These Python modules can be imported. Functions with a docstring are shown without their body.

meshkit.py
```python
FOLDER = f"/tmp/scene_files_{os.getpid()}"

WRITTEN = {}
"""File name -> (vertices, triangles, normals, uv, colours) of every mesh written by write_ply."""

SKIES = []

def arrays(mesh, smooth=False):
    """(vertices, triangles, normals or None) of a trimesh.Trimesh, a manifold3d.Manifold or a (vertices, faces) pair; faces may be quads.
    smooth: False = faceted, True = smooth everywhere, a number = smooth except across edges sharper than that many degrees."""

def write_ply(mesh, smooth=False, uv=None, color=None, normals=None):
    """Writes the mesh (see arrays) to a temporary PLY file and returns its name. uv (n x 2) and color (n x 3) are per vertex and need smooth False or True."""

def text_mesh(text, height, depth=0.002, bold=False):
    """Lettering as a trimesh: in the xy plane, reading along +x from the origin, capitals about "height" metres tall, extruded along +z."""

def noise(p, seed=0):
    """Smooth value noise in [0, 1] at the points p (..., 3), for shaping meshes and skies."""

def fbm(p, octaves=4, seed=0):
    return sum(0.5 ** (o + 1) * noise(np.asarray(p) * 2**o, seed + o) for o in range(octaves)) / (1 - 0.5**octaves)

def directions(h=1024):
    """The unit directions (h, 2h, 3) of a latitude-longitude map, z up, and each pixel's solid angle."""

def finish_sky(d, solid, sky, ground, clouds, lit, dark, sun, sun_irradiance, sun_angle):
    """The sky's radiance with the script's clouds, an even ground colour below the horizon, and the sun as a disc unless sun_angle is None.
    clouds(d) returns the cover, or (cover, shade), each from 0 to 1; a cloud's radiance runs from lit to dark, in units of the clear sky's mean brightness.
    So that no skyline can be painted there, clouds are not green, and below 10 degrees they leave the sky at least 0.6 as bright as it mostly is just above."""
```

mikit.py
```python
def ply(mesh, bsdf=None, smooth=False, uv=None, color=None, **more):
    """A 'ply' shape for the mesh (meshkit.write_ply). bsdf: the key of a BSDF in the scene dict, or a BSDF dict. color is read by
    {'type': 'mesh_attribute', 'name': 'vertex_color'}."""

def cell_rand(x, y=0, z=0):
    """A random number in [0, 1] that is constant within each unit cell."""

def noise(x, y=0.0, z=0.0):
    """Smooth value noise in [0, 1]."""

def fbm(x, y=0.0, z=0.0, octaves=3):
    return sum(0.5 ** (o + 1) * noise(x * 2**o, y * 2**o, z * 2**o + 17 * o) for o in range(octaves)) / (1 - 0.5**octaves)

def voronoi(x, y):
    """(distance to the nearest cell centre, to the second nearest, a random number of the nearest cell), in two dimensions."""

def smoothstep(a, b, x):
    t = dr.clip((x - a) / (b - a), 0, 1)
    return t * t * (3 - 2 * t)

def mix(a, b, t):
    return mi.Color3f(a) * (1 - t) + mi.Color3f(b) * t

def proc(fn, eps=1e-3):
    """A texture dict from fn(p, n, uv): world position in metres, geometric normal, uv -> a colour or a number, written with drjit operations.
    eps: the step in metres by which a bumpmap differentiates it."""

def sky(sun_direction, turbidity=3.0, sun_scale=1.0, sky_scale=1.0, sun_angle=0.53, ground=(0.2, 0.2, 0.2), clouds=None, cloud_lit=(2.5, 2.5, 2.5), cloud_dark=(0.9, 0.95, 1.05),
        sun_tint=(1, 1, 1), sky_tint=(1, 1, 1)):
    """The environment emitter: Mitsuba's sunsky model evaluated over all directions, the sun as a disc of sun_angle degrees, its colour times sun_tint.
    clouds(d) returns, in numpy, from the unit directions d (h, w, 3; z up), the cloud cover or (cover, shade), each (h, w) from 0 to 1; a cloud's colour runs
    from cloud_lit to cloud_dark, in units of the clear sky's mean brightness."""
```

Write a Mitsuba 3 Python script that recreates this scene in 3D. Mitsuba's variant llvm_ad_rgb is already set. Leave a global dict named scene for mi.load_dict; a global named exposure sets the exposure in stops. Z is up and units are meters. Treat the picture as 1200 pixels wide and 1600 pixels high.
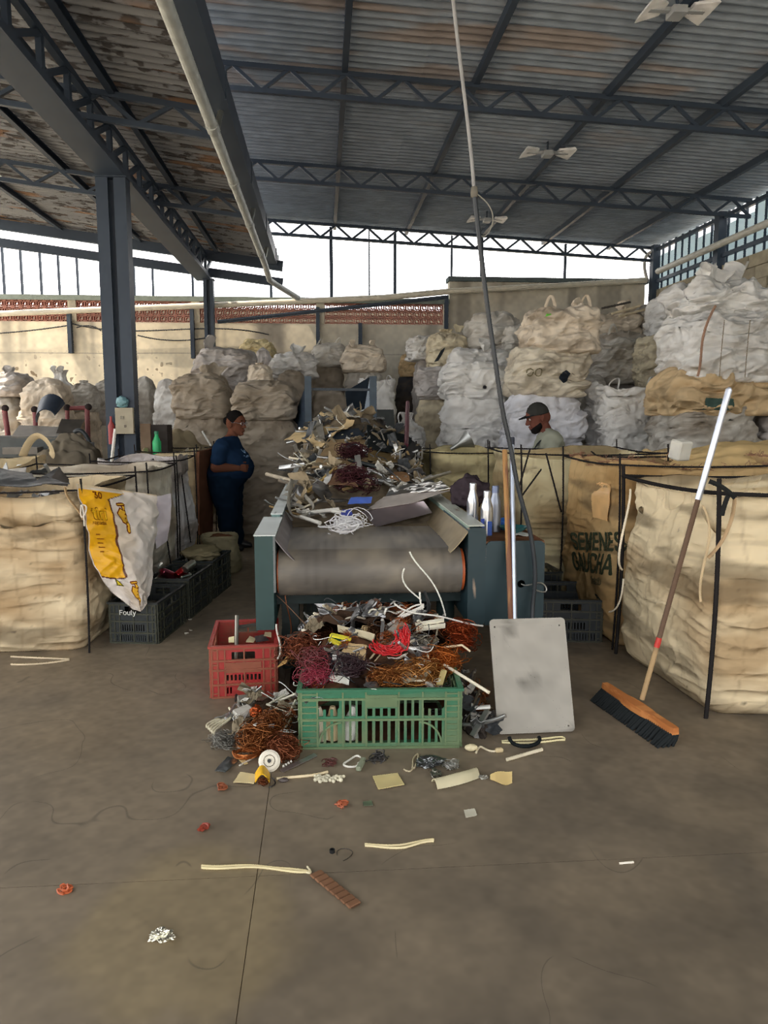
import math, random, numpy as np, trimesh, mitsuba as mi, mikit, meshkit
import drjit as dr
import shapely.geometry as sg, shapely.affinity as sa, shapely.ops as so
from mikit import noise as N_, fbm as F_, smoothstep as SS, mix as MX
T = mi.ScalarTransform4f
scene, labels = {}, {}
RNG = np.random.default_rng(7)
# ------------------------------------------------------------------ camera, sky, exposure
EYE = np.array([0, 0, 1.5]); FPX = 1200.0; VP = (504.0, 645.0)
def _n(v): v = np.asarray(v, float); return v / np.linalg.norm(v)
_y = _n([VP[0] - 600, VP[1] - 800, FPX]); _p = math.atan2(800 - VP[1], FPX); _z = np.array([0, -math.cos(_p), -math.sin(_p)]); _x = np.cross(_y, _z)
W2C = np.stack([_x, _y, _z], 1)                    # camera vector (right, down, forward) = W2C @ world vector
FWD = W2C.T @ np.array([0, 0, 1.0]); UP = W2C.T @ np.array([0, -1.0, 0])
exposure = 3.02
scene['camera'] = {'type': 'perspective', 'fov': 2 * math.degrees(math.atan(600 / FPX)), 'fov_axis': 'x', 'near_clip': 0.05, 'far_clip': 300.0,
                   'to_world': T().look_at(origin=EYE.tolist(), target=(EYE + FWD).tolist(), up=UP.tolist())}
def _clouds(d):
    n = meshkit.fbm(d * np.array([3, 3, 6.0]), 4, 3)
    return np.clip(0.75 + 0.5 * n, 0, 1), np.clip(n * 0.5 - 0.1, 0, 1)
scene['sky'] = mikit.sky((-0.50, -0.10, 0.86), turbidity=4.0, sun_scale=0.7, sky_scale=1.0, clouds=_clouds, cloud_lit=(2.9, 2.85, 2.75), cloud_dark=(2.0, 2.05, 2.1), ground=(0.32, 0.29, 0.25))

def ray(px, py): return W2C.T @ np.array([px - 600, py - 800, FPX])
def G(px, py, z=0.0): r = ray(px, py); return EYE + r * ((z - 1.5) / r[2])
def A(px, py, Y): r = ray(px, py); return EYE + r * (Y / r[1])
def AX(px, py, X): r = ray(px, py); return EYE + r * (X / r[0])
def proj(p): c = W2C @ (np.asarray(p, float) - EYE); return 600 + FPX * c[0] / c[2], 800 + FPX * c[1] / c[2]
def C(r, g, b, k=1.0):
    c = np.array([r, g, b]) / 255.0; c = np.where(c < 0.04045, c / 12.92, ((c + 0.055) / 1.055) ** 2.4); return c * k
# ------------------------------------------------------------------ materials
VC = {'type': 'mesh_attribute', 'name': 'vertex_color'}
def two(b): return {'type': 'twosided', 'bsdf': b}
def diff(color): return {'type': 'diffuse', 'reflectance': color}
def prin(color, rough=0.8, metallic=0.0, **k): return {'type': 'principled', 'base_color': color, 'roughness': rough, 'metallic': metallic, **k}
def _cloth(p, n, uv):
    a = N_(p.x * 3.1, p.y * 3.1, p.z * 3.1); q = p.x + p.y
    f = lambda x, y, z: dr.square(1 - dr.abs(2 * N_(x, y, z) - 1))
    return 0.95 * f(p.x * 4 + a * 1.5, p.y * 4, p.z * 15 + a * 3) + 0.8 * f(q * 7 + p.z * 7, (p.x - p.y) * 3, p.z * 6 - q * 4 + a * 2)
scene['m_cloth'] = two({'type': 'bumpmap', 'bsdf': diff(VC), 'arbitrary': mikit.proc(_cloth, 3e-3), 'scale': 0.018})
def _weave(p, n, uv):
    a = 2 * N_(p.x * 2.4, p.y * 2.4, p.z * 2.4); f = lambda v: dr.square(1 - dr.abs(2 * v - 1))
    return f(N_(p.x * 3 + p.y * 3 + a, p.y * 2 - p.x * 2, p.z * 17 + 2.5 * a)) + 0.5 * f(N_((p.x + p.y) * 8 + p.z * 8 + a, 3.0, p.z * 9 - (p.x + p.y) * 6))
scene['m_weave'] = two({'type': 'bumpmap', 'bsdf': diff(VC), 'arbitrary': mikit.proc(_weave, 2e-3), 'scale': 0.014})
scene['m_matte'] = two(diff(VC))
scene['m_plastic'] = two(prin(VC, 0.42))
scene['m_belt'] = two(prin(VC, 0.55, specular=0.6))
scene['m_translucent'] = {'type': 'principledthin', 'base_color': VC, 'roughness': 0.6, 'diff_trans': 1.1}
scene['m_paint'] = two(prin(VC, 0.5, specular=0.5))
scene['m_metal'] = two(prin(VC, 0.38, 0.85))
scene['m_gloss'] = two(prin(VC, 0.2, 0.95))
def _plain(p, n, uv):
    r = dr.floor(uv.x); return mi.Color3f(r / 255, (uv.x - r - 0.02) / 0.96, uv.y) * (0.80 + 0.40 * F_(p.x * 13, p.y * 13, p.z * 13, 2))
PL_ = mikit.proc(_plain)
scene['c_matte'] = two(diff(PL_)); scene['c_plastic'] = two(prin(PL_, 0.42)); scene['c_paint'] = two(prin(PL_, 0.5)); scene['c_metal'] = two(prin(PL_, 0.38, 0.85)); scene['c_gloss'] = two(prin(PL_, 0.2, 0.95))
scene['m_steel'] = two(prin(mikit.proc(lambda p, n, uv: MX((0.024, 0.038, 0.064), (0.044, 0.066, 0.100), F_(p.x * 2.3, p.y * 1.7, p.z * 2.1, 2))), 0.5, specular=0.4))
def _floor(p, n, uv):
    a = F_(p.x * 0.9, p.y * 0.9, 3.0, 3); b = F_(p.x * 5 + 7, p.y * 5, 1.0, 3); c = F_(p.x * 26, p.y * 26, 2.0, 2)
    col = MX((0.128, 0.106, 0.080), (0.225, 0.182, 0.130), SS(0.25, 0.75, 0.55 * a + 0.45 * b))
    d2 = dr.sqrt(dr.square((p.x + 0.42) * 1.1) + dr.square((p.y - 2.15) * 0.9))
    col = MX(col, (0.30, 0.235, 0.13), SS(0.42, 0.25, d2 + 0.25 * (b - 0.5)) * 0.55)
    col = MX(col, (0.085, 0.075, 0.064), SS(0.6, 0.74, F_(p.x * 2.2 + 40, p.y * 1.1, 5.0, 3)) * 0.5)
    s = SS(0.007, 0.0, dr.abs(F_(p.x * 3.1 + 3, p.y * 2.3, 8.0, 2) - 0.5)) * SS(0.5, 0.62, N_(p.x * 6, p.y * 6, 3.0))
    col = MX(col, (0.05, 0.045, 0.04), s * 0.4)
    return col * (0.86 + 0.28 * c)
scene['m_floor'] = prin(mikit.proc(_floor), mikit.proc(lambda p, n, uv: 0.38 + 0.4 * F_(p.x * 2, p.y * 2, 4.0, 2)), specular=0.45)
def _wall(p, n, uv):
    v = F_(p.x * 3.2, 2.0, p.z * 0.25, 3); a = F_(p.x * 1.1, 1.0, p.z * 1.3, 3); g = F_(p.x * 11, 3.0, p.z * 9, 2)
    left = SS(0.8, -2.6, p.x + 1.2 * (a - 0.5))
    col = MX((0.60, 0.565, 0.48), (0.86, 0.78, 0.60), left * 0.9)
    col = MX(col, (0.20, 0.19, 0.17), SS(0.52, 0.8, v) * 0.6)
    col = MX(col, (0.30, 0.27, 0.22), SS(0.5, 0.7, a) * 0.35)
    col = MX(col, (0.13, 0.09, 0.05), SS(0.70, 0.78, g) * left * SS(2.9, 2.2, p.z) * 0.8)
    col = MX(col, (0.09, 0.09, 0.10), SS(0.45, 0.15, dr.abs(p.x + 1.0)) * SS(2.2, 2.9, p.z + 0.6 * (v - 0.5)) * 0.75)
    col = MX(col, (0.30, 0.27, 0.22), SS(0.02, 0.0, dr.abs(p.z - 2.62 - 0.04 * a)) * 0.6)
    return col * (0.85 + 0.3 * g)
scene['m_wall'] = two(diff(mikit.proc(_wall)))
def _roofR(p, n, uv):
    row = mikit.cell_rand(dr.floor(p.y / 1.06), dr.floor((p.x - 1.1) / 5.0), 3)
    a = F_(p.x * 0.8, p.y * 5.5, 1.0, 3); b = F_(p.x * 7, p.y * 16, 2.0, 2)
    col = MX((0.23, 0.28, 0.35), (0.34, 0.40, 0.475), 0.6 * row + 0.4 * a)
    rust = SS(0.50, 0.66, a + 0.22 * SS(9.6, 6.5, p.y) * SS(3.0, 0.5, p.x) - 0.10) * SS(12.0, 7.5, p.y)
    col = MX(col, (0.36, 0.25, 0.175), rust * 0.55)
    return col * (0.8 + 0.4 * b)
scene['m_roof_right'] = two(diff(mikit.proc(_roofR)))
def _roofL(p, n, uv):
    a = F_(p.x * 1.6, p.y * 7, 1.0, 3); b = F_(p.x * 8 + 5, p.y * 30, 2.0, 4)
    col = MX((0.26, 0.272, 0.285), (0.18, 0.195, 0.225), a)
    col = MX(col, (0.055, 0.05, 0.05), SS(0.53, 0.60, 0.6 * b + 0.4 * a) * 0.85)
    col = MX(col, (0.33, 0.2, 0.12), SS(0.62, 0.8, a) * 0.6)
    return col
scene['m_roof_left'] = two(diff(mikit.proc(_roofL)))
scene['m_block'] = two(diff(mikit.proc(lambda p, n, uv: MX((0.50, 0.24, 0.19), (0.30, 0.15, 0.13), F_(p.x * 3, p.y * 3, p.z * 3, 3)))))
# ------------------------------------------------------------------ naming and adding
def free(base):
    if not any(k == base or k.startswith(base + '__') for k in USED): USED[base] = 1; return base
    k = USED.get('#' + base, 1)
    while f'{base}_{k:03d}' in USED: k += 1
    USED['#' + base] = k + 1; USED[f'{base}_{k:03d}'] = 1
    return f'{base}_{k:03d}'
class _U(dict): pass
USED = {}
def free(base):
    if base not in USED: USED[base] = 0; return base
    USED[base] += 1
    return f'{base}_{USED[base]:03d}'
def tag(key, label=None, cat=None, group=None, kind=None):
    d = labels.setdefault(key, {})
    for a, b in (('label', label), ('category', cat), ('group', group), ('kind', kind)):
        if b: d[a] = b
    return key
def thing(base, label, cat, group=None):
    k = free(base); tag(k, label, cat, group); return k
FLAT = {'m_matte': 'c_matte', 'm_plastic': 'c_plastic', 'm_paint': 'c_paint', 'm_metal': 'c_metal', 'm_gloss': 'c_gloss', 'm_cloth': 'c_matte'}
def shape(mesh, mat, col=None, smooth=False, **more):
    if isinstance(mesh, (tuple, list)): mesh = trimesh.Trimesh(*tri(*mesh), process=False)
    if hasattr(mesh, 'to_mesh'):
        q = mesh.to_mesh(); mesh = trimesh.Trimesh(q.vert_properties[:, :3], q.tri_verts, process=False)
    if col is None: return mikit.ply(mesh, mat, smooth, **more)
    if smooth is not True: mesh = trimesh.graph.smooth_shade(mesh, angle=math.radians(smooth or 25), facet_minarea=None); smooth = True
    base = getattr(col, 'base', None) if callable(col) else np.asarray(col, float)
    if base is not None and base.shape == (3,) and mat in FLAT:  # one plain colour: it travels in the uv, so that alike meshes join
        r, g, b = np.clip(base, 0.004, 0.95); n = len(mesh.vertices)
        return mikit.ply(mesh, FLAT[mat], True, uv=np.broadcast_to([math.floor(r * 255) + 0.02 + 0.96 * g, b], (n, 2)), **more)
    c = col(np.array(mesh.vertices)) if callable(col) else np.asarray(col, float)
    c = np.broadcast_to(c, (len(mesh.vertices), 3))
    return mikit.ply(mesh, mat, smooth, color=c, **more)
def part(parent, base, mesh, mat, col=None, smooth=False, label=None, kind=None):
    k = free(parent + '__' + base); scene[k] = shape(mesh, mat, col, smooth)
    if label or kind: tag(k, label, None, None, kind)
    return k
def solo(base, mesh, mat, col, label, cat, group=None, smooth=False, kind=None):
    k = free(base); scene[k] = shape(mesh, mat, col, smooth); tag(k, label, cat, group, kind); return k
def struct(base, mesh, mat, col=None, smooth=False):
    k = free(base); scene[k] = shape(mesh, mat, col, smooth); tag(k, kind='structure'); return k
# ------------------------------------------------------------------ mesh helpers
def tri(v, f):
    v = np.asarray(v, float); f = np.asarray(f, int)
    if f.shape[1] == 4: f = np.vstack([f[:, [0, 1, 2]], f[:, [0, 2, 3]]])
    return v, f
_BF = np.array([[0, 3, 2, 1], [4, 5, 6, 7], [0, 1, 5, 4], [1, 2, 6, 5], [2, 3, 7, 6], [3, 0, 4, 7]])
def M(v, f): return trimesh.Trimesh(*tri(v, f), process=False)
def box(x0, x1, y0, y1, z0, z1): return M([[x0, y0, z0], [x1, y0, z0], [x1, y1, z0], [x0, y1, z0], [x0, y0, z1], [x1, y0, z1], [x1, y1, z1], [x0, y1, z1]], _BF)
def cbox(cx, cy, cz, sx, sy, sz): return box(cx - sx / 2, cx + sx / 2, cy - sy / 2, cy + sy / 2, cz - sz / 2, cz + sz / 2)
def cham(sx, sy, sz, c=0.004):
    """a box about the origin with chamfered edges"""
    pts = []
    for a in (-1, 1):
        for b in (-1, 1):
            for d in (-1, 1):
                pts += [[a * (sx / 2 - c), b * (sy / 2 - c), d * sz / 2], [a * (sx / 2 - c), b * sy / 2, d * (sz / 2 - c)], [a * sx / 2, b * (sy / 2 - c), d * (sz / 2 - c)]]
    return trimesh.convex.convex_hull(np.array(pts))
def hull(p): return trimesh.convex.convex_hull(np.asarray(p, float))
def cat(*ms): return trimesh.util.concatenate([m for x in ms for m in (x if isinstance(x, (list, tuple)) else [x])])
def frame(a, b, up=(0, 0, 1)):
    d = _n(np.asarray(b, float) - a); s = np.cross(d, up)
    if np.linalg.norm(s) < 1e-6: s = np.cross(d, [1, 0, 0])
    s = _n(s); return d, s, np.cross(s, d)
def bar(a, b, w, h, up=(0, 0, 1)):
    """a rectangular bar from a to b: w across, h along up"""
    a, b = np.asarray(a, float), np.asarray(b, float); d, s, u = frame(a, b, up)
    return M([p + s * x * w / 2 + u * y * h / 2 for p in (a, b) for x, y in ((-1, -1), (1, -1), (1, 1), (-1, 1))], _BF[:, ::-1])
def tube(pts, r, sides=8, cap=True, flat=1.0):
    p = np.asarray(pts, float); r = np.broadcast_to(np.asarray(r, float), (len(p),))
    t = np.gradient(p, axis=0); t /= np.linalg.norm(t, axis=1, keepdims=True) + 1e-12
    ref = np.array([0, 0, 1.0]) if abs(t[0, 2]) < 0.9 else np.array([1.0, 0, 0])
    a = np.zeros_like(p); q = _n(np.cross(t[0], ref))
    for i in range(len(p)):
        q = q - t[i] * (q @ t[i]); q = q / (np.linalg.norm(q) + 1e-12); a[i] = q
    b = np.cross(t, a); ang = np.arange(sides) * 2 * np.pi / sides
    v = p[:, None] + r[:, None, None] * (np.cos(ang)[None, :, None] * a[:, None] + flat * np.sin(ang)[None, :, None] * b[:, None])
    i, j = np.meshgrid(np.arange(len(p) - 1), np.arange(sides), indexing='ij')
    f = np.stack([i * sides + j, i * sides + (j + 1) % sides, (i + 1) * sides + (j + 1) % sides, (i + 1) * sides + j], -1).reshape(-1, 4)
    v = v.reshape(-1, 3); f = np.vstack([f[:, [0, 1, 2]], f[:, [0, 2, 3]]])
    if cap:
        n = len(v); v = np.vstack([v, p[0], p[-1]]); k = np.arange(sides); e = n - sides
        f = np.vstack([f, np.stack([k * 0 + n, (k + 1) % sides, k], 1), np.stack([k * 0 + n + 1, e + k, e + (k + 1) % sides], 1)])
    return trimesh.Trimesh(v, f, process=False)
def spline(pts, n=24):
    from scipy.interpolate import CubicSpline
    p = np.asarray(pts, float)
    if len(p) < 3: return np.linspace(p[0], p[-1], n)
    t = np.r_[0, np.cumsum(np.linalg.norm(np.diff(p, axis=0), axis=1) + 1e-9)]
    return CubicSpline(t, p)(np.linspace(0, t[-1], n))
def lathe(prof, sides=24, cap=True):
    """prof: (r, z) from bottom to top, about the z axis"""
    pr = np.asarray(prof, float); ang = np.arange(sides) * 2 * np.pi / sides
    v = np.stack([pr[:, None, 0] * np.cos(ang), pr[:, None, 0] * np.sin(ang), np.broadcast_to(pr[:, None, 1], (len(pr), sides))], -1).reshape(-1, 3)
    i, j = np.meshgrid(np.arange(len(pr) - 1), np.arange(sides), indexing='ij')
    f = np.stack([i * sides + j, i * sides + (j + 1) % sides, (i + 1) * sides + (j + 1) % sides, (i + 1) * sides + j], -1).reshape(-1, 4)
    return M(v, f)
def grid(P, close=False):
    """P (n, m, 3) -> a sheet of quads"""
    n, m = P.shape[:2]; i, j = np.meshgrid(np.arange(n - 1), np.arange(m if close else m - 1), indexing='ij'); k = (j + 1) % m
    return M(P.reshape(-1, 3), np.stack([i * m + j, i * m + k, (i + 1) * m + k, (i + 1) * m + j], -1).reshape(-1, 4))
def slab(P, t):
    """a sheet P (n, m, 3) given the thickness t"""
    m = grid(P); n = np.array(m.vertex_normals); v = np.array(m.vertices); a, b = P.shape[:2]; k = a * b
    e = np.r_[np.arange(b), np.arange(2, a + 1) * b - 1, (a - 1) * b + np.arange(b - 2, -1, -1), np.arange(a - 2, 0, -1) * b]; e2 = np.roll(e, -1)
    f = np.array(m.faces)
    return trimesh.Trimesh(np.vstack([v + n * t / 2, v - n * t / 2]), np.vstack([f, f[:, ::-1] + k, np.stack([e, e + k, e2], 1), np.stack([e2, e + k, e2 + k], 1)]), process=False)
def extr(poly, t):
    g = [q for q in getattr(poly, 'geoms', [poly]) if q.area > 1e-8]
    return trimesh.util.concatenate([trimesh.creation.extrude_polygon(q, t, engine='earcut') for q in g])
def place(m, R=None, t=(0, 0, 0)):
    m = m.copy(); v = np.array(m.vertices)
    if R is not None: v = v @ np.asarray(R).T
    m.vertices = v + np.asarray(t, float); return m
def rot(axis, deg):
    return trimesh.transformations.rotation_matrix(math.radians(deg), axis)[:3, :3]
def rz(deg): return rot([0, 0, 1], deg)
def xform(m, fn): m = m.copy(); m.vertices = fn(np.array(m.vertices)); return m
fb = meshkit.fbm; ns = meshkit.noise
def ridged(p, seed=0): return 1 - np.abs(2 * ns(p, seed) - 1)
def tint(base, amt=0.25, f=3.0, seed=0, dirt=None, damt=0.5):
    base = np.asarray(base, float)
    def fn(v):
        n = fb(v * f, 4, seed); c = base * (1 + amt * (n - 0.5) * 2)[:, None]
        if dirt is not None:
            m = np.clip((fb(v * f * 0.8 + 31, 4, seed + 5) - 0.5) * 5, 0, 1)[:, None] * damt; c = c * (1 - m) + np.asarray(dirt) * m
        return np.clip(c, 0.004, 0.9)
    if dirt is None or damt < 0.3: fn.base = base
    return fn
# ------------------------------------------------------------------ floor
struct('ground', box(-40, 40, -40, 60, -0.4, -0.2), 'm_matte', C(200, 193, 180))
k = struct('floor', box(-6.9, 7, -3, 15.5, -0.2, -0.004), 'm_matte', C(112, 96, 78))
JX, JY = G(416, 1265)[0], 2.36
xs = [-6.9, JX - 4.4, JX, JX + 4.4, 7]; ys = [-3, JY, JY + 5, JY + 10, 15.5]
for i in range(4):
    for j in range(4):
        g = 0.0013
        part(k, 'slab', box(xs[i] + g, xs[i + 1] - g, ys[j] + g, ys[j + 1] - g, -0.004, 0.0), 'm_floor')
# ------------------------------------------------------------------ roofs
ZR = lambda x: 5.22 - 0.052 * (x + 1)
ZL = lambda x: 4.52 - 0.13 * (x + 2.27)
def corrugated(x0, x1, y0, y1, zf, per=0.132, amp=0.024, nx=2):
    yy = np.arange(0, int((y1 - y0) / per * 8) + 1) / 8 * per + y0; yy = yy[yy <= y1 + 1e-6]
    xx = np.linspace(x0, x1, nx)
    X, Y = np.meshgrid(xx, yy, indexing='ij'); Z = zf(X) + amp * np.clip(1.5 * np.cos((Y - y0) / per * 2 * np.pi), -1, 1)
    P = np.stack([X, Y, Z], -1); Q = P.copy(); Q[..., 2] += 0.004
    return cat(grid(P), grid(Q[::-1]))
def roof(name, mat, cuts, zf, y0, y1):
    k = free(name); tag(k, kind='structure'); y = y0; step = 0.132 * 8
    while y < y1 - 0.1:
        for a, b in zip(cuts[:-1], cuts[1:]):
            lap = 0.0 if a == cuts[0] else -0.12
            part(k, 'sheet', corrugated(a + lap, b, y, min(y + step + 0.06, y1), (lambda x, q=lap, aa=a: zf(x) + (0.006 if q else 0))), mat, smooth=True)
        y += step
    return k
roof('ceiling', 'm_roof_right', [-1.45, 1.1, 6.75], ZR, -2.5, 15.7)
roof('ceiling', 'm_roof_left', [-6.3, -3.6, -0.94], ZL, -2.5, 14.9)
STEEL = None
# purlins along the depth
for i in range(5):
    x = (0.27, 1.67, 3.12, 4.42, 5.76)[i]; z = ZR(x) - 0.068
    y0 = -2.5
    solo('purlin', cat(box(x - 0.03, x + 0.03, y0, 15.6, z - 0.045, z - 0.035), box(x - 0.03, x - 0.022, y0, 15.6, z - 0.04, z + 0.04), box(x - 0.03, x + 0.03, y0, 15.6, z + 0.035, z + 0.042)), 'm_steel', None,
         'thin blue-grey purlin under the high right roof, %s from its left edge' % ['first', 'second', 'third', 'fourth', 'fifth', 'sixth'][i], 'purlin', 'purlins of the right roof')
for i in range(4):
    x = -1.87 - 1.36 * i; z = ZL(x) - 0.072
    solo('purlin', cat(box(x - 0.03, x + 0.03, -2.5, 14.8, z - 0.045, z - 0.035), box(x - 0.03, x - 0.022, -2.5, 14.8, z - 0.04, z + 0.04), box(x - 0.03, x + 0.03, -2.5, 14.8, z + 0.035, z + 0.042)), 'm_steel', None,
         'thin dark purlin under the flaking left roof, %s from the gutter' % ['first', 'second', 'third', 'fourth', 'fifth', 'sixth'][i], 'purlin', 'purlins of the left roof')
# lattice trusses
def truss(p0, p1, depth, pitch, label, group, cw=0.055, ch=0.05, web=0.035):
    k = thing('lattice_truss', label, 'roof truss', group)
    p0, p1 = np.asarray(p0, float), np.asarray(p1, float); L = np.linalg.norm(p1 - p0); dn = np.array([0, 0, -depth])
    part(k, 'top_chord', bar(p0, p1, cw, ch), 'm_steel'); part(k, 'bottom_chord', bar(p0 + dn, p1 + dn, cw, ch), 'm_steel')
    n = max(2, int(round(L / pitch)))
    for i in range(n):
        a = p0 + (p1 - p0) * i / n; b = p0 + (p1 - p0) * (i + 0.5) / n; c = p0 + (p1 - p0) * (i + 1) / n
        part(k, 'web_bar', bar(a + dn, b, web, web), 'm_steel'); part(k, 'web_bar', bar(b, c + dn, web, web), 'm_steel')
    return k
for y, nm in ((15.2, 'farthest, just above the bright back opening'), (11.75, 'second from the back opening'), (8.62, 'nearest one in view'), (4.6, 'overhead, above the frame')):
    if y > 5: truss([-1.2, y, ZR(-1.2) - 0.115], [6.55, y, ZR(6.55) - 0.115], 0.24, 0.62, 'blue-grey lattice truss crossing under the high right roof, ' + nm, 'trusses of the right roof')
for y, nm in ((7.55, 'nearest one in view'), (10.45, 'second one, behind the near column')):
    truss([-6.2, y, ZL(-6.2) - 0.115], [-1.0, y, ZL(-1.0) - 0.115], 0.22, 0.62, 'dark lattice truss crossing under the low left roof, ' + nm, 'trusses of the left roof')
# the girder that runs in depth over the columns: two side lattices with wide flats
def girder():
    k = thing('girder', 'deep blue-grey lattice girder over the near and far columns, running in depth', 'girder')
    X = -2.19; z1, z0 = 4.36, 3.98; y0, y1 = -2.5, 15.15
    for s in (-1, 1):
        part(k, 'top_chord', box(X + s * 0.11 - 0.03, X + s * 0.11 + 0.03, y0, y1, z1 - 0.06, z1), 'm_steel')
        part(k, 'bottom_chord', box(X + s * 0.11 - 0.03, X + s * 0.11 + 0.03, y0, y1, z0, z0 + 0.06), 'm_steel')
        n = int((y1 - y0) / 0.62); d = (y1 - y0) / n
        for i in range(n):
            y = y0 + i * d
            part(k, 'post', box(X + s * 0.11 - 0.022, X + s * 0.11 + 0.022, y - 0.035, y + 0.035, z0 + 0.06, z1 - 0.06), 'm_steel')
            part(k, 'diagonal', bar([X + s * 0.11, y + 0.035, z0 + 0.06], [X + s * 0.11, y + d - 0.035, z1 - 0.06], 0.04, 0.05), 'm_steel')
    part(k, 'soffit_plate', box(X - 0.145, X + 0.145, y0, y1, z0 - 0.012, z0), 'm_steel')
girder()
def column(x, y, w, d, ztop, label):
    k = thing('column', label, 'column')
    for s in (-1, 1): part(k, 'channel', cat(box(x + s * w / 2 - 0.01, x + s * w / 2 + 0.01, y - d / 2, y + d / 2, 0.012, ztop), box(min(x + s * w / 2, x + s * 0.03), max(x + s * w / 2, x + s * 0.03), y - d / 2, y - d / 2 + 0.012, 0.012, ztop), box(min(x + s * w / 2, x + s * 0.03), max(x + s * w / 2, x + s * 0.03), y + d / 2 - 0.012, y + d / 2, 0.012, ztop)), 'm_steel')
    part(k, 'web_plate', box(x - w / 2 + 0.01, x + w / 2 - 0.01, y - 0.01, y + 0.01, 0.012, ztop), 'm_steel')
    part(k, 'cap_plate', box(x - w / 2 - 0.03, x + w / 2 + 0.03, y - d / 2 - 0.03, y + d / 2 + 0.03, ztop, ztop + 0.012), 'm_steel')
    part(k, 'base_plate', box(x - w / 2 - 0.06, x + w / 2 + 0.06, y - d / 2 - 0.06, y + d / 2 + 0.06, 0, 0.012), 'm_steel')
column(-2.20, 8.75, 0.29, 0.20, 3.955, 'thick dark blue steel column standing among the bags on the left')
column(-2.10, 15.0, 0.16, 0.16, 3.955, 'slim far steel column under the end of the girder at the back wall')
# gutter on the edge of the left roof, in lengths
k = thing('gutter', 'dark box gutter along the right edge of the low left roof', 'gutter')
y = -2.5
while y < 14.9:
    e = min(y + 2.4, 14.95)
    part(k, 'gutter_length', cat(box(-0.96, -0.80, y, e, 4.17, 4.18), box(-0.81, -0.80, y, e, 4.17, 4.40), box(-0.96, -0.95, y, e, 4.17, 4.27)), 'm_steel')
    part(k, 'gutter_joint', box(-0.815, -0.79, e - 0.03, e + 0.03, 4.16, 4.41), 'm_steel'); y += 2.4
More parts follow.
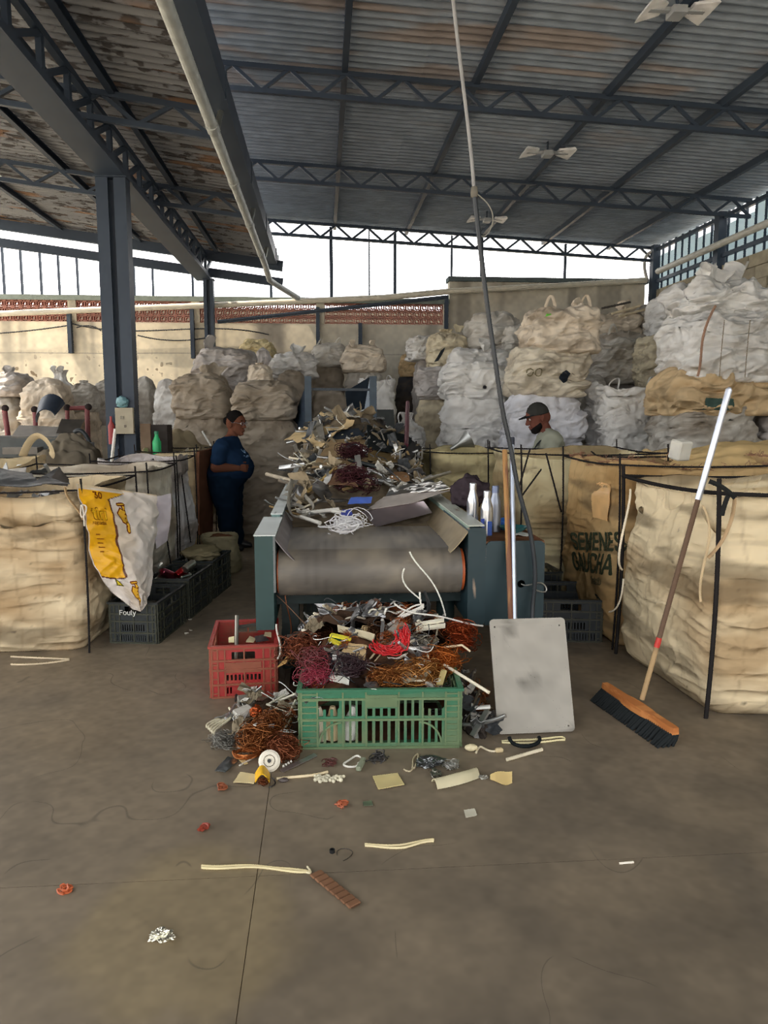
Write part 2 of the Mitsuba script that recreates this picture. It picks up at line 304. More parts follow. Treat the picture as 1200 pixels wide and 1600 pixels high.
# galvanised downpipe hung under the gutter
def zpipe(px, py, Y): return A(px, py, Y)
k = thing('drain_pipe', 'long pale metal drain pipe hanging below the gutter and bending down to the back wall', 'pipe')
pp = [AX(262, -60, -1.02), AX(420, 425, -1.02)]
pp = [np.array([-0.92, 2.0, 3.96]), np.array([-0.92, 13.2, 3.92]), np.array([-0.9, 13.9, 3.8]), A(432, 445, 14.6), A(466, 466, 15.1)]
q = [pp[0]]
part(k, 'pipe_run', tube(np.vstack([np.linspace(pp[0], pp[1], 8), pp[2:]]), 0.05, 12), 'm_paint', C(176, 182, 182), smooth=50)
for y in (3.6, 7.0, 8.6, 10.4, 12.2): part(k, 'pipe_socket', tube([[-0.92, y, 3.96 - 0.0036 * (y - 2)], [-0.92, y + 0.16, 3.96 - 0.0036 * (y - 2)]], 0.058, 12), 'm_paint', C(160, 166, 166), smooth=50)
for y in (7.3, 10.6, 13.0): part(k, 'hanger', tube([[-0.92, y, 3.96], [-0.88, y + 0.05, 4.17]], 0.028, 8), 'm_metal', C(140, 143, 140), smooth=50)
# two dark beams at the far end of the left roof
solo('eaves_beam', bar([-6.4, 14.6, ZL(-6.4) - 0.16], [-0.70, 14.6, ZL(-0.70) - 0.16], 0.10, 0.17), 'm_steel', None, 'dark upper eaves beam across the far end of the left roof', 'beam')
solo('eaves_beam', bar([-6.4, 14.95, ZL(-6.4) - 0.42], [-0.72, 14.95, ZL(-0.72) - 0.40], 0.08, 0.15), 'm_steel', None, 'paler lower eaves beam just above the bright opening at left', 'beam')
# ------------------------------------------------------------------ back wall
YB = 15.4
def zb(py, Y=YB): return A(504, py, Y)[2]
def xb(px, py=480, Y=YB): return A(px, py, Y)[0]
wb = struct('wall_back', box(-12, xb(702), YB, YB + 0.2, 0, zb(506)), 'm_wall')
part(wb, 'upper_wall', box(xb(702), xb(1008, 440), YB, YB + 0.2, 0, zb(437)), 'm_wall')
cap = [[xb(702), zb(437)], [xb(1012, 440), zb(437)], [xb(1012, 440), zb(428)], [xb(850), zb(431)], [xb(702), zb(433)]]
part(wb, 'coping', box(xb(702) - 0.03, xb(1012, 440), YB - 0.06, YB + 0.26, zb(437), zb(430)), 'm_matte', tint(C(95, 105, 108), 0.3, 4))
part(wb, 'ledge', box(-12, xb(702), YB - 0.05, YB + 0.25, zb(473.5), zb(466)), 'm_matte', tint(C(128, 138, 132), 0.25, 3))
for px in (112, 305, 500, 698): part(wb, 'pier', box(xb(px - 6), xb(px + 7), YB - 0.02, YB + 0.2, zb(506), zb(473.5)), 'm_wall')
zl0, zl1 = zb(506), zb(473.5); rows = 3; ch_ = (zl1 - zl0) / rows
def lattice_block(w, h):
    fr = sg.box(0, 0, w, h).difference(sg.box(0.011, 0.011, w - 0.011, h - 0.011)); c = sg.Point(w / 2, h / 2)
    ring = c.buffer(0.33 * h, 3).difference(c.buffer(0.22 * h, 3))
    x = so.unary_union([sg.LineString([(0.01, 0.01), (w - 0.01, h - 0.01)]).buffer(0.008, cap_style=2), sg.LineString([(0.01, h - 0.01), (w - 0.01, 0.01)]).buffer(0.008, cap_style=2)]).difference(c.buffer(0.25 * h, 3))
    m = extr(so.unary_union([fr, ring, x]), 0.09); return place(m, rot([1, 0, 0], 90), (0, 0.1, 0))
bw = 0.145; blk = None
for a, b in ((-120, 106), (119, 299), (312, 494), (507, 692)):
    x0, x1 = xb(a), xb(b); n = int((x1 - x0) / bw)
    w = (x1 - x0) / n
    d = shape(lattice_block(w, ch_), 'm_block')
    for i in range(n):
        for j in range(rows):
            kk = free('wall_back__lattice_block'); scene[kk] = {**d, 'to_world': T().translate([x0 + i * w, YB, zl0 + j * ch_])}
# uprights in the bright opening
for i, (px, w, y0, y1) in enumerate([(8, 0.03, 395, 468), (36, .03, 395, 468), (66, .03, 395, 468), (94, .03, 395, 468), (123, .03, 395, 468), (211, .03, 405, 468), (240, .03, 405, 468), (302, .035, 420, 468), (424, .045, 405, 466), (518, .06, 385, 466), (577, .02, 385, 462), (617, .05, 385, 462), (705, .03, 395, 455), (752, .05, 390, 432), (882, .04, 395, 437)]):
    p0, p1 = A(px, y1, YB + 0.05), A(px, y0, YB + 0.05)
    top = min(ZR(p0[0]) - 0.1 if p0[0] > -0.9 else ZL(p0[0]) - 0.3, 5.1)
    solo('mullion', box(p0[0] - w / 2, p0[0] + w / 2, YB + 0.02, YB + 0.08, p0[2], top), 'm_steel', None, 'thin dark upright standing in the bright strip opening above the back wall', 'upright', 'uprights of the back opening')
# pipes and bars on the back wall
pl = [A(px, py, YB - 0.22) for px, py in ((-150, 495), (0, 490), (170, 483), (330, 477), (600, 465), (705, 455), (860, 447), (1010, 438))]
solo('wall_pipe', tube(pl, 0.055, 12), 'm_paint', tint(C(205, 200, 185), 0.15, 2), 'long pale drain pipe running along the top of the back wall', 'pipe', smooth=50)
solo('steel_angle', cat(bar(A(340, 503, YB - 0.1), A(700, 464, YB - 0.1), 0.02, 0.07), bar(A(340, 503, YB - 0.12), A(700, 464, YB - 0.12), 0.08, 0.015)), 'm_steel', None, 'slanting blue-grey steel angle fixed across the red lattice blocks', 'steel bar')
for px, y0, y1, lab in ((111, 490, 552, 'left of the near column'), (302, 480, 560, 'beside the far column'), (497, 480, 540, 'above the middle bags'), (563, 505, 545, 'short one, middle'), (697, 462, 520, 'dark, ending the red lattice')):
    a = A(px, y1, YB - 0.06); b = A(px, y0, YB - 0.06)
    solo('wall_post', box(a[0] - 0.035, a[0] + 0.035, YB - 0.11, YB - 0.001, a[2], b[2]), 'm_steel', None, 'narrow grey steel post on the back wall, ' + lab, 'post')
for i, pts in enumerate([[(-20, 522), (60, 515), (110, 508)], [(110, 505), (200, 517), (300, 514), (420, 523)], [(215, 524), (270, 532), (330, 526)], [(120, 512), (150, 512), (158, 517)]]):
    solo('wall_cable', tube(spline([A(a, b, YB - 0.05) for a, b in pts], 20), 0.012, 5), 'm_matte', C(70, 70, 72), ['thin cable sagging on the left end of the back wall', 'long thin cable strung below the red lattice', 'cable sagging right of the near column on the wall', 'short cable by a wall lamp bracket'][i], 'cable')
# neighbouring wall outside, seen through the lattice
struct('wall_outer', box(-14, 3.5, 18.2, 18.4, 0, 3.84), 'm_matte', C(120, 112, 100))
# ------------------------------------------------------------------ right wall
XR = 6.55
wr = struct('wall_right', box(XR, XR + 0.2, 2.0, 15.4, 0, 3.1), 'm_wall')
hb, lb = 0.24, 0.60; cols = [C(176, 168, 148), C(160, 152, 134), C(186, 176, 152)]
for i in range(9):
    for j in range(4):
        y0 = 11.0 + i * 0.52 + (0.2 if j % 2 else 0); z0 = 3.1 + j * 0.2; ztop = 4.25 - 0.10 * (y0 - 11)
        if z0 + 0.2 < ztop + 0.1 and y0 < 15.3: part(wr, 'block', box(XR, XR + 0.18, y0 + 0.006, min(y0 + 0.514, 15.4), z0 + 0.006, z0 + 0.194), 'm_matte', cols[(i * 7 + j * 3) % 3])
part(wr, 'mortar_core', box(XR + 0.01, XR + 0.17, 9.0, 15.4, 3.1, 3.7), 'm_matte', C(150, 142, 125))
zt = ZR(XR) - 0.08
part(wr, 'upper_cladding', box(XR + .05, XR + .08, -2.5, 9.0, 3.1, zt), 'm_paint', C(150, 165, 172)); part(wr, 'lower_wall', box(XR, XR + .2, -2.5, 2.0, 0, 3.1), 'm_wall')
y = 9.0
while y < 15.3:
    part(wr, 'siding_sheet', box(XR + 0.06, XR + 0.068, y, y + 0.235, 3.45, 4.55 if int(y * 10) % 3 else zt), 'm_translucent', C(206, 220, 226))
    part(wr, 'siding_rib', box(XR + 0.03, XR + 0.07, y + 0.22, y + 0.24, 3.5, zt), 'm_steel'); y += 0.27
for yy in (15.1, 12.6, 10.1): part(wr, 'post', box(XR - 0.09, XR + 0.05, yy - 0.08, yy + 0.08, 3.0, zt), 'm_steel')
for zz in (4.05, 4.66): part(wr, 'rail', box(XR - 0.03, XR + 0.03, 9.0, 15.3, zz - 0.03, zz + 0.03), 'm_steel')
struct('wall_outer', box(8.4, 8.6, 2, 18, 0, 2.6), 'm_matte', C(190, 195, 195))
a = AX(1028, 424, XR - 0.22); b = AX(1260, 322, XR - 0.22)
solo('wall_pipe', tube(np.linspace(a, b, 6), 0.055, 12), 'm_paint', tint(C(200, 200, 192), 0.12, 2), 'pale drain pipe sloping along the blue siding of the right wall', 'pipe', smooth=50)
solo('wall_pipe', tube(spline([A(1012, 440, YB - 0.2), A(1008, 425, YB - 0.2), A(1010, 400, YB - 0.2), A(1024, 392, YB - 0.3)], 14), 0.03, 8), 'm_paint', C(190, 190, 186), 'thin bent pale pipe in the far right corner by the white gap', 'pipe', smooth=50)
# ------------------------------------------------------------------ ceiling lamps (off)
def lamp(x, y, zf, s, label):
    k = thing('ceiling_lamp', label, 'lamp', 'ceiling lamps under the roofs'); z = zf(x) - 0.16
    part(k, 'hanger', tube([[x, y, z + 0.03], [x, y, zf(x) - 0.02]], 0.012, 6), 'm_steel')
    part(k, 'crossbar', cat(cbox(x, y, z, 0.5 * s, 0.05, 0.03), cbox(x, y, z - 0.02, 0.12, 0.16, 0.06)), 'm_paint', C(165, 170, 175))
    for q in (-1, 1):
        h = hull([[x + q * a, y + b, z + c] for a, b, c in ((.12 * s, -.10, .0), (.12 * s, .10, .0), (.30 * s, -.20, -.02), (.30 * s, .20, -.02), (.12 * s, -.08, .03), (.12 * s, .08, .03), (.28 * s, -.18, .02), (.28 * s, .18, .02))])
        part(k, 'lamp_panel', h, 'm_paint', C(238, 240, 242))
lamp(3.0, 6.72, ZR, 0.95, 'white double-panel ceiling lamp at the upper right, nearest the camera')
lamp(2.95, 10.3, ZR, 1.1, 'white double-panel ceiling lamp between the first two right trusses')
lamp(2.9, 13.8, ZR, 1.1, 'small white double-panel ceiling lamp near the back opening, behind the hanging cable')
lamp(-4.55, 11.2, ZL, 1.0, 'white double-panel ceiling lamp under the left roof at the left edge')
# ------------------------------------------------------------------ bulk bags
PROF = {'flat': [(0, 0), (.55, 0), (.86, .0), (.99, .07), (1.05, .3), (1.06, .5), (1.03, .72), (.93, .89), (.76, .975), (.5, 1.0), (0, 1.0)],
        'tied': [(0, 0), (.55, 0), (.86, .0), (.99, .06), (1.05, .28), (1.04, .5), (.98, .68), (.8, .83), (.5, .90), (.30, .925), (.24, .95), (.36, 1.0), (.30, 1.0), (.12, .955), (0, .95)],
        'full': [(0, 0), (.55, 0), (.86, .0), (.98, .05), (1.05, .25), (1.06, .5), (1.02, .7), (.92, .84), (.72, .93), (.42, .98), (0, 1.0)],
        'open': [(0, 0), (.55, 0), (.9, .0), (1.0, .05), (1.04, .3), (1.0, .6), (.97, .85), (1.0, 1.0), (.985, 1.0), (.94, .86), (.9, .8), (.5, .86), (0, .9)]}
def bag_mesh(w, d, h, seed=0, style='full', nu=72, nv=46, wrinkle=1.0, lumps=1.0, power=4.0):
    pr = np.array(PROF[style]); t = np.r_[0, np.cumsum(np.hypot(*np.diff(pr * [w / 2 / h, 1], axis=0).T))]; t /= t[-1]
    from scipy.interpolate import PchipInterpolator
    s = np.linspace(0, 1, nv); rho, zz = PchipInterpolator(t, pr[:, 0])(s), PchipInterpolator(t, pr[:, 1])(s)
    th = np.arange(nu) / nu * 2 * np.pi; c, sn = np.cos(th), np.sin(th); sup = (np.abs(c) ** power + np.abs(sn) ** power) ** (-1 / power)
    pw = 2 + (power - 2) * np.clip(rho, 0, 1)
    R = rho[:, None] * sup[None, :]
    if style == 'tied':
        k = 9; ph = seed * 1.3; g = np.clip((zz - .68) / .25, 0, 1); R = R * (1 + 0.16 * g[:, None] * np.sin(k * th + ph + 0.7 * np.sin(3 * th))[None])
    P = np.stack([R * c * w / 2, R * sn * d / 2, np.broadcast_to(zz[:, None] * h, R.shape)], -1)
    m = grid(P, True); v = np.array(m.vertices); n = np.array(m.vertex_normals); q = v + seed * 7.31
    amp = np.clip(rho * 1.3, 0.15, 1).repeat(nu) * np.clip(zz * 9, 0.1, 1).repeat(nu)
    L = min(w, d)
    big = (fb(q * 2.3 / L * 0.9, 3, seed) - 0.5) * 0.20 * L * lumps
    warp = (fb(q * 3 / L, 2, seed + 3) - 0.5)[:, None] * np.array([.5, .5, .9]) * L * 0.5
    e = (q + warp) / L
    h1 = np.clip(ridged(e * [1.3, 1.3, 6.5], seed + 1) - .55, 0, 1) ** 1.2 * 0.10 - np.clip(ridged(e * [1.1, 1.1, 3.6], seed + 11) - .72, 0, 1) * .20
    ax = rot([0.3, 1, 0], 38 + 20 * math.sin(seed)); h2 = np.clip(ridged((e @ ax.T) * [1.8, 1.8, 7], seed + 2) - .6, 0, 1) ** 1.2 * 0.085
    h3 = (ridged(e * [6, 6, 15], seed + 4) ** 2 - .4) * 0.028
    v = v + n * ((big + (h1 + h2 + h3) * L * wrinkle) * amp)[:, None]
    v[:, :2] += (v[:, 2:3] / h) * (np.array([math.sin(seed * 2.1), math.cos(seed * 3.7)]) * 0.04 * w)
    v[:, 2] = np.maximum(v[:, 2], 0.0)
    return trimesh.Trimesh(v, m.faces, process=False)
def strap(a, b, rise, w=0.022, lean=(0, 0, 0)):
    a, b = np.asarray(a, float), np.asarray(b, float); mid = (a + b) / 2 + np.array([0, 0, rise]) + lean
    return tube(spline([a, a + (mid - a) * .5 + [0, 0, rise * .35], mid, b + (mid - b) * .5 + [0, 0, rise * .35], b], 14), w, 6, flat=0.3)
def flap(p, s, seed, t=0.006):
    """a crumpled loose end of cloth standing on a bag"""
    u, v = np.meshgrid(np.linspace(-1, 1, 16), np.linspace(0, 1, 9), indexing='ij')
    r = np.random.default_rng(seed); a = r.uniform(0, 6.28)
    x = u * s * (0.35 + .5 * v); y = 0.25 * s * np.sin(u * 4 + a) * (0.3 + v); z = v * s * 0.8 * (1 - 0.4 * u * u) + 0.1 * s * np.sin(u * 7 + a) * v
    P = np.stack([x * math.cos(a * .3) - y * math.sin(a * .3), x * math.sin(a * .3) + y * math.cos(a * .3), z], -1)
    P += (ns(P * 9 / s + seed, seed)[..., None] - 0.5) * 0.25 * s * v[..., None]
    return place(slab(P, t), None, p)
COL = {'W': C(232, 232, 230), 'G': C(200, 197, 190), 'P': C(226, 214, 196), 'T': C(214, 186, 142), 'B': C(168, 158, 144), 'Y': C(222, 207, 164), 'O': C(216, 190, 150), 'K': C(70, 72, 78), 'C': C(222, 212, 186), 'L': C(196, 192, 190)}
DIRT = C(122, 106, 86)
def stained(base, seed, amt):
    base = np.asarray(base, float)
    def fn(v):
        c = base * (1 + .14 * (fb(v * 2.5, 4, seed) - .5) * 2)[:, None]
        def over(m, col): return c * (1 - m[:, None]) + np.asarray(col) * m[:, None]
        c = over(np.clip((fb(v * np.array([2, 2, 3.]) + 31, 4, seed + 5) - .47) * 5, 0, 1) * amt, DIRT)
        c = over(np.clip((fb(v * np.array([5, 5, 11.]) + 7, 4, seed + 8) - .52) * 7, 0, 1) * (.15 + .5 * amt), DIRT * .8)
        c = over(np.clip((.035 - np.abs(fb(v * np.array([3, 3, 7.]) + 3, 3, seed + 9) - .5)) * 40, 0, 1) * (.12 + .35 * amt), DIRT * .6)
        return over((ns(v * 24 + seed, seed) > .955).astype(float) * .5, C(70, 62, 54))
    return fn
BAGS = {}
def bag(base_label, px, Yc, d, col, style='full', seed=0, floor=False, z0=None, loops=0, flaps=0, dirt=0.35, wr=1.0, lu=1.0, hi=False, group='stacked bulk bags', power=4.8, dx=0.0):
    x0, y0, x1, y1 = px; Yf = Yc - d * 0.36
    a, b = A(x0, (y0 + y1) / 2, Yf), A(x1, (y0 + y1) / 2, Yf); w = b[0] - a[0]; cx = (a[0] + b[0]) / 2 + dx
    zt = A((x0 + x1) / 2, y0, Yf)[2]; zb_ = 0.0 if floor else (A((x0 + x1) / 2, y1, Yf)[2] if z0 is None else z0)
    h = zt - zb_; hs = h * (0.93 if loops or flaps else 1.0)
    key = thing('bulk_bag', base_label, 'bag', group)
    m = bag_mesh(w / 1.06, d / 1.06, hs, seed, style, 150 if hi else 96, 98 if hi else 62, wr, lu, power)
    m = place(m, None, (cx, Yc, zb_))
    part(key, 'cloth', m, 'm_cloth', stained(COL[col] if isinstance(col, str) else col, seed, dirt), True)
    V = np.array(m.vertices); r = np.random.default_rng(seed + 99)
    def top_at(x, y):
        q = np.hypot(V[:, 0] - x, V[:, 1] - y) < 0.16 * w
        return V[q][:, 2].max() - 0.02 if q.any() else zb_ + hs * 0.9
    lc = (COL[col] if isinstance(col, str) else col) * 0.95
    for i in range(loops):
        sx = (-1, 1, -1, 1)[i]; sy = (-1, -1, 1, 1)[i]; x = cx + sx * w * .33; y = Yc + sy * d * .33
        ax, ay = x - sx * 0.13 * w, y; zz = top_at(x, y); z2 = top_at(ax, ay)
        part(key, 'lifting_loop', strap([x, y, zz - 0.03], [ax, ay, z2 - 0.03], 0.17 * w * r.uniform(.8, 1.3), 0.024 * min(1, w), (r.uniform(-.05, .05), -.03, 0)), 'm_cloth', lc, 40)
    for i in range(flaps):
        x = cx + r.uniform(-.25, .25) * w; y = Yc - d * r.uniform(.1, .35)
        part(key, 'loose_flap', flap([x, y, top_at(x, y) - 0.03], 0.26 * w * r.uniform(.8, 1.2), seed + i), 'm_cloth', tint(lc, 0.15, 8, seed), True)
    BAGS[key] = (cx, Yc, w, d, zb_, h); return key
g1, g2, g3 = 'bulk bags stacked at the back left', 'bulk bags stacked behind the conveyor', 'bulk bags stacked at the back right'
# left stacks
bag('grey bulk bag at the left edge, upper of two', (-34, 578, 33, 620), 12.0, .8, 'L', 'full', 1, flaps=1, group=g1, dx=0)
bag('pale bulk bag at the left edge, under the grey one', (-34, 618, 31, 700), 12.0, .8, 'G', 'flat', 2, True, group=g1)
bag('tall cream bulk bag with horizontal creases left of the near column', (29, 589, 103, 700), 11.6, .75, 'P', 'full', 3, True, wr=1.5, group=g1)
bag('white bag with a gathered foil-like top behind the tall cream bag', (56, 560, 116, 660), 12.6, .7, 'W', 'tied', 4, True, flaps=2, group=g1)
bag('grey crumpled bulk bag between the white bag and the near column', (107, 594, 146, 644), 12.3, .55, 'G', 'tied', 5, group=g1, dirt=.5, z0=A(125, 644, 12.1)[2])
bag('pinkish grey bag under the grey crumpled one near the column', (110, 642, 150, 700), 12.3, .6, 'P', 'flat', 6, True, group=g1, dirt=.5)
bag('round dull bag touching the near column, topmost there', (146, 594, 180, 642), 12.9, .55, 'G', 'full', 7, group=g1, z0=A(160, 640, 12.7)[2])
bag('dull grey bag low beside the near column', (144, 638, 182, 700), 12.9, .6, 'L', 'flat', 8, True, group=g1)
bag('small pale bag peeking out right of the near column', (206, 586, 241, 700), 13.4, .6, 'G', 'full', 9, True, group=g1)
bag('narrow white bag standing between the column and the big grey bags', (236, 590, 280, 700), 12.6, .6, 'W', 'full', 10, True, group=g1)
bag('big dark grey bag with a torn dark top, leftmost of the big grey ones', (266, 577, 357, 655), 10.9, .8, 'B', 'full', 11, wr=0.9, lu=0.75, flaps=1, group=g1, hi=True)
bag('brownish sagging bag under the torn big grey bag', (262, 650, 366, 740), 10.9, .85, 'B', 'flat', 12, True, wr=0.9, lu=0.75, group=g1)
bag('big grey bag with a tuft on top, highest of the left stacks', (302, 536, 392, 612), 11.9, .8, 'L', 'full', 13, flaps=2, group=g1, hi=True)
bag('grey bulk bag hidden low behind the big grey bags', (300, 610, 388, 700), 11.95, .75, 'L', 'flat', 14, True, group=g1)
bag('small yellowish bag on top of the far stack by the wall', (376, 529, 426, 566), 14.4, .5, 'Y', 'full', 15, group=g2, wr=1.4)
bag('grey bag under the small yellowish one by the wall', (378, 564, 430, 640), 14.4, .55, 'L', 'flat', 16, True, group=g2)
bag('plain grey bag between the yellowish bag and the white bag', (395, 541, 428, 640), 13.5, .5, 'L', 'full', 17, True, group=g2)
bag('broad brown-grey bag above the woman, upper of two', (360, 594, 462, 657), 9.9, .85, 'B', 'full', 18, wr=0.9, lu=0.75, group=g2, hi=True)
bag('broad brown-grey bag behind the woman, lower of two', (350, 653, 466, 760), 9.9, .9, 'B', 'flat', 19, True, wr=0.8, lu=0.75, group=g2, hi=True)
bag('small bag with a pinkish standing loop on the broad grey bags', (387, 566, 424, 605), 10.9, .5, 'P', 'tied', 20, group=g2, z0=A(400, 605, 10.7)[2])
bag('hidden grey bag carrying the pinkish looped one', (380, 600, 428, 700), 10.95, .5, 'B', 'flat', 21, True, group=g2)
bag('bright white crumpled bag in the middle behind the grey ones', (424, 546, 492, 592), 12.9, .7, 'W', 'full', 22, wr=1.7, flaps=1, group=g2, hi=True)
bag('grey bag under the bright white crumpled one', (424, 590, 490, 700), 12.9, .7, 'G', 'flat', 23, True, group=g2)
bag('brownish folded bag left of the dark machine frame', (424, 576, 484, 660), 11.7, .6, 'B', 'full', 24, True, wr=0.9, lu=0.75, group=g2)
bag('pale grey bag with thin white loops behind the machine frame', (488, 532, 541, 574), 13.6, .6, 'G', 'full', 25, loops=2, group=g2)
bag('plain grey-brown bag under the looped pale one', (486, 570, 541, 660), 13.6, .6, 'B', 'flat', 26, True, group=g2)
bag('pinkish grey bag with a rolled ear at its left corner', (535, 535, 600, 582), 13.0, .7, 'P', 'full', 27, flaps=2, group=g2, dirt=.45, hi=True)
bag('pale grey bag under the one with the rolled ear', (538, 578, 598, 680), 13.0, .7, 'G', 'flat', 28, True, group=g2)
bag('white bag with standing straps beside the dark frame, tall', (563, 578, 621, 690), 11.9, .6, 'W', 'open', 29, True, loops=3, group=g2, dirt=.2)
bag('brown patched bag low behind the machine frame', (482, 606, 548, 700), 11.9, .6, 'B', 'full', 30, True, wr=1.0, group=g2)
# right stacks
bag('small orange bag with a pointed top in the right far stack', (626, 549, 656, 590), 13.6, .45, 'O', 'tied', 31, group=g3, z0=A(640, 589, 13.45)[2])
bag('dark grey bag in the gap under the small orange one', (622, 586, 662, 690), 13.6, .5, 'K', 'flat', 32, True, group=g3)
bag('white folded bag with a bluish print, upper left of the right stacks', (641, 524, 693, 563), 12.6, .6, 'W', 'full', 33, wr=1.4, group=g3)
bag('dull grey bag under the folded white one', (648, 560, 690, 700), 12.6, .6, 'L', 'flat', 34, True, group=g3)
bag('cream bag with a knotted top and a dark tear in its side', (674, 508, 731, 578), 11.9, .65, 'C', 'tied', 35, flaps=1, group=g3, hi=True)
bag('grey bulk bag under the cream one with the dark tear', (654, 574, 706, 625), 11.5, .6, 'L', 'flat', 36, wr=1.4, group=g3)
bag('cream bag low in the stack left of the white tower', (652, 621, 702, 720), 11.5, .65, 'C', 'flat', 37, True, group=g3, dirt=.5)
bag('pale bag with a white loop low beside the machine frame', (612, 632, 668, 720), 11.0, .55, 'W', 'tied', 38, True, loops=1, group=g3, dirt=.45)
bag('white bag on top of the white tower', (711, 541, 801, 592), 11.0, .75, 'W', 'full', 39, flaps=1, group=g3, dirt=.15, hi=True)
bag('hidden white bag behind the middle of the white tower', (716, 590, 800, 720), 11.0, .7, 'W', 'flat', 40, True, group=g3, dirt=.15)
bag('clean white bag in the middle of the white tower, with a small dark hole', (699, 566, 800, 625), 10.1, .8, 'W', 'full', 41, wr=1.3, group=g3, dirt=.1, hi=True)
bag('clean white bag at the foot of the white tower', (694, 617, 797, 740), 10.1, .85, 'W', 'flat', 42, True, wr=1.3, group=g3, dirt=.12, hi=True)
bag('pale bag lying on its side on top behind the white tower', (737, 488, 812, 546), 11.9, .75, 'G', 'full', 43, wr=1.5, group=g3, dirt=.25)
bag('hidden pale bag under the one lying behind the white tower', (742, 543, 812, 700), 11.9, .7, 'G', 'flat', 44, True, group=g3)
bag('grey creased bag wedged between the white and the cream towers', (794, 506, 846, 566), 11.3, .55, 'G', 'full', 45, wr=1.7, group=g3, dirt=.3)
bag('shaded bag low between the white and the cream towers', (788, 562, 846, 720), 11.3, .6, 'L', 'flat', 46, True, group=g3)
bag('cream bag with a white corner and a green print, top of its tower', (836, 474, 940, 553), 9.3, .85, 'P', 'full', 47, loops=2, flaps=1, wr=1.5, group=g3, dirt=.55, hi=True)
bag('yellowed bag with a torn hole showing black scrap, above the man', (808, 541, 922, 621), 9.25, .9, C(220, 212, 194), 'flat', 48, wr=1.3, group=g3, dirt=.4, hi=True)
bag('bluish white bag directly behind the man', (796, 614, 912, 740), 9.25, .9, C(222, 224, 232), 'flat', 49, True, wr=1.4, group=g3, dirt=.15, hi=True)
bag('pale bag in shade right of the cream tower, second row', (903, 586, 950, 668), 10.3, .55, 'G', 'flat', 50, group=g3, z0=A(920, 672, 10.1)[2])
bag('greenish grey bag low at the foot right of the man', (880, 672, 940, 760), 10.0, .7, 'G', 'flat', 51, True, group=g3, dirt=.5)
bag('beige-grey bag with a vertical seam, right of the cream tower', (938, 511, 1021, 600), 10.7, .8, 'G', 'full', 52, loops=1, wr=1.2, group=g3, dirt=.6, hi=True)
bag('hidden grey bag carrying the seamed beige-grey one', (945, 596, 1018, 740), 10.8, .75, 'L', 'flat', 53, True, group=g3)
bag('cream bag with sticks and strips on top, by the right end of the back wall', (924, 484, 1006, 535), 11.9, .7, 'P', 'full', 54, flaps=2, wr=1.5, group=g3, dirt=.3)
bag('hidden bag under the one with sticks on top', (930, 532, 1004, 720), 11.9, .7, 'L', 'flat', 55, True, group=g3)
bag('beige bag left of the tall right tower', (1014, 520, 1068, 607), 10.0, .7, 'C', 'full', 56, wr=1.1, group=g3, dirt=.5, hi=True)
bag('grey creased bag under the beige one', (1022, 602, 1072, 640), 10.0, .65, 'L', 'flat', 57, wr=1.5, group=g3)
bag('shaded bag at the foot beside the tall right tower', (1026, 636, 1074, 740), 10.0, .65, 'L', 'flat', 58, True, group=g3)
bag('pale pleated bag at the back right below the coping', (1006, 472, 1046, 545), 11.8, .6, 'G', 'full', 59, wr=1.7, group=g3)
bag('bright white spotted bag behind the tall right tower', (1030, 456, 1092, 535), 11.2, .7, 'W', 'full', 60, group=g3, dirt=.12, hi=True)
bag('hidden bag low behind the beige one at the right', (1010, 533, 1092, 720), 11.4, .6, 'L', 'flat', 61, True, group=g3)
bag('white open bag with corner loops standing before the right stacks', (936, 588, 1040, 745), 9.2, .75, 'W', 'open', 62, True, loops=2, flaps=1, wr=1.4, group=g3, dirt=.12, hi=True)
bag('white slumped bag with loose folds crowning the tall right tower', (1080, 428, 1212, 500), 8.4, .9, 'W', 'full', 63, flaps=3, wr=2.0, lu=1.3, group=g3, dirt=.2, hi=True)
bag('big white bag with a hanging rope in the tall right tower', (1064, 490, 1236, 598), 8.2, .95, 'W', 'flat', 64, wr=1.3, group=g3, dirt=.2, hi=True, power=5)
bag('flattened orange-tan bag with a dark green patch in the tall right tower', (1056, 588, 1216, 650), 8.2, .95, 'O', 'flat', 65, wr=1.6, group=g3, dirt=.25, hi=True)
bag('dirty beige-grey bag at the foot of the tall right tower', (1048, 630, 1188, 760), 8.2, .95, 'G', 'flat', 66, True, wr=1.2, group=g3, dirt=.55, hi=True)
bag('grey creased bag at the right edge low beside the tower', (1190, 640, 1270, 760), 8.2, .7, 'L', 'flat', 67, True, wr=1.5, group=g3)
bag('white bag at the right edge, top, beside the slumped one', (1218, 440, 1290, 520), 8.5, .8, 'W', 'full', 68, group=g3, z0=2.3)
bag('hidden white bag under the one at the top right edge', (1240, 515, 1290, 640), 8.6, .7, 'W', 'flat', 69, group=g3, z0=1.5)
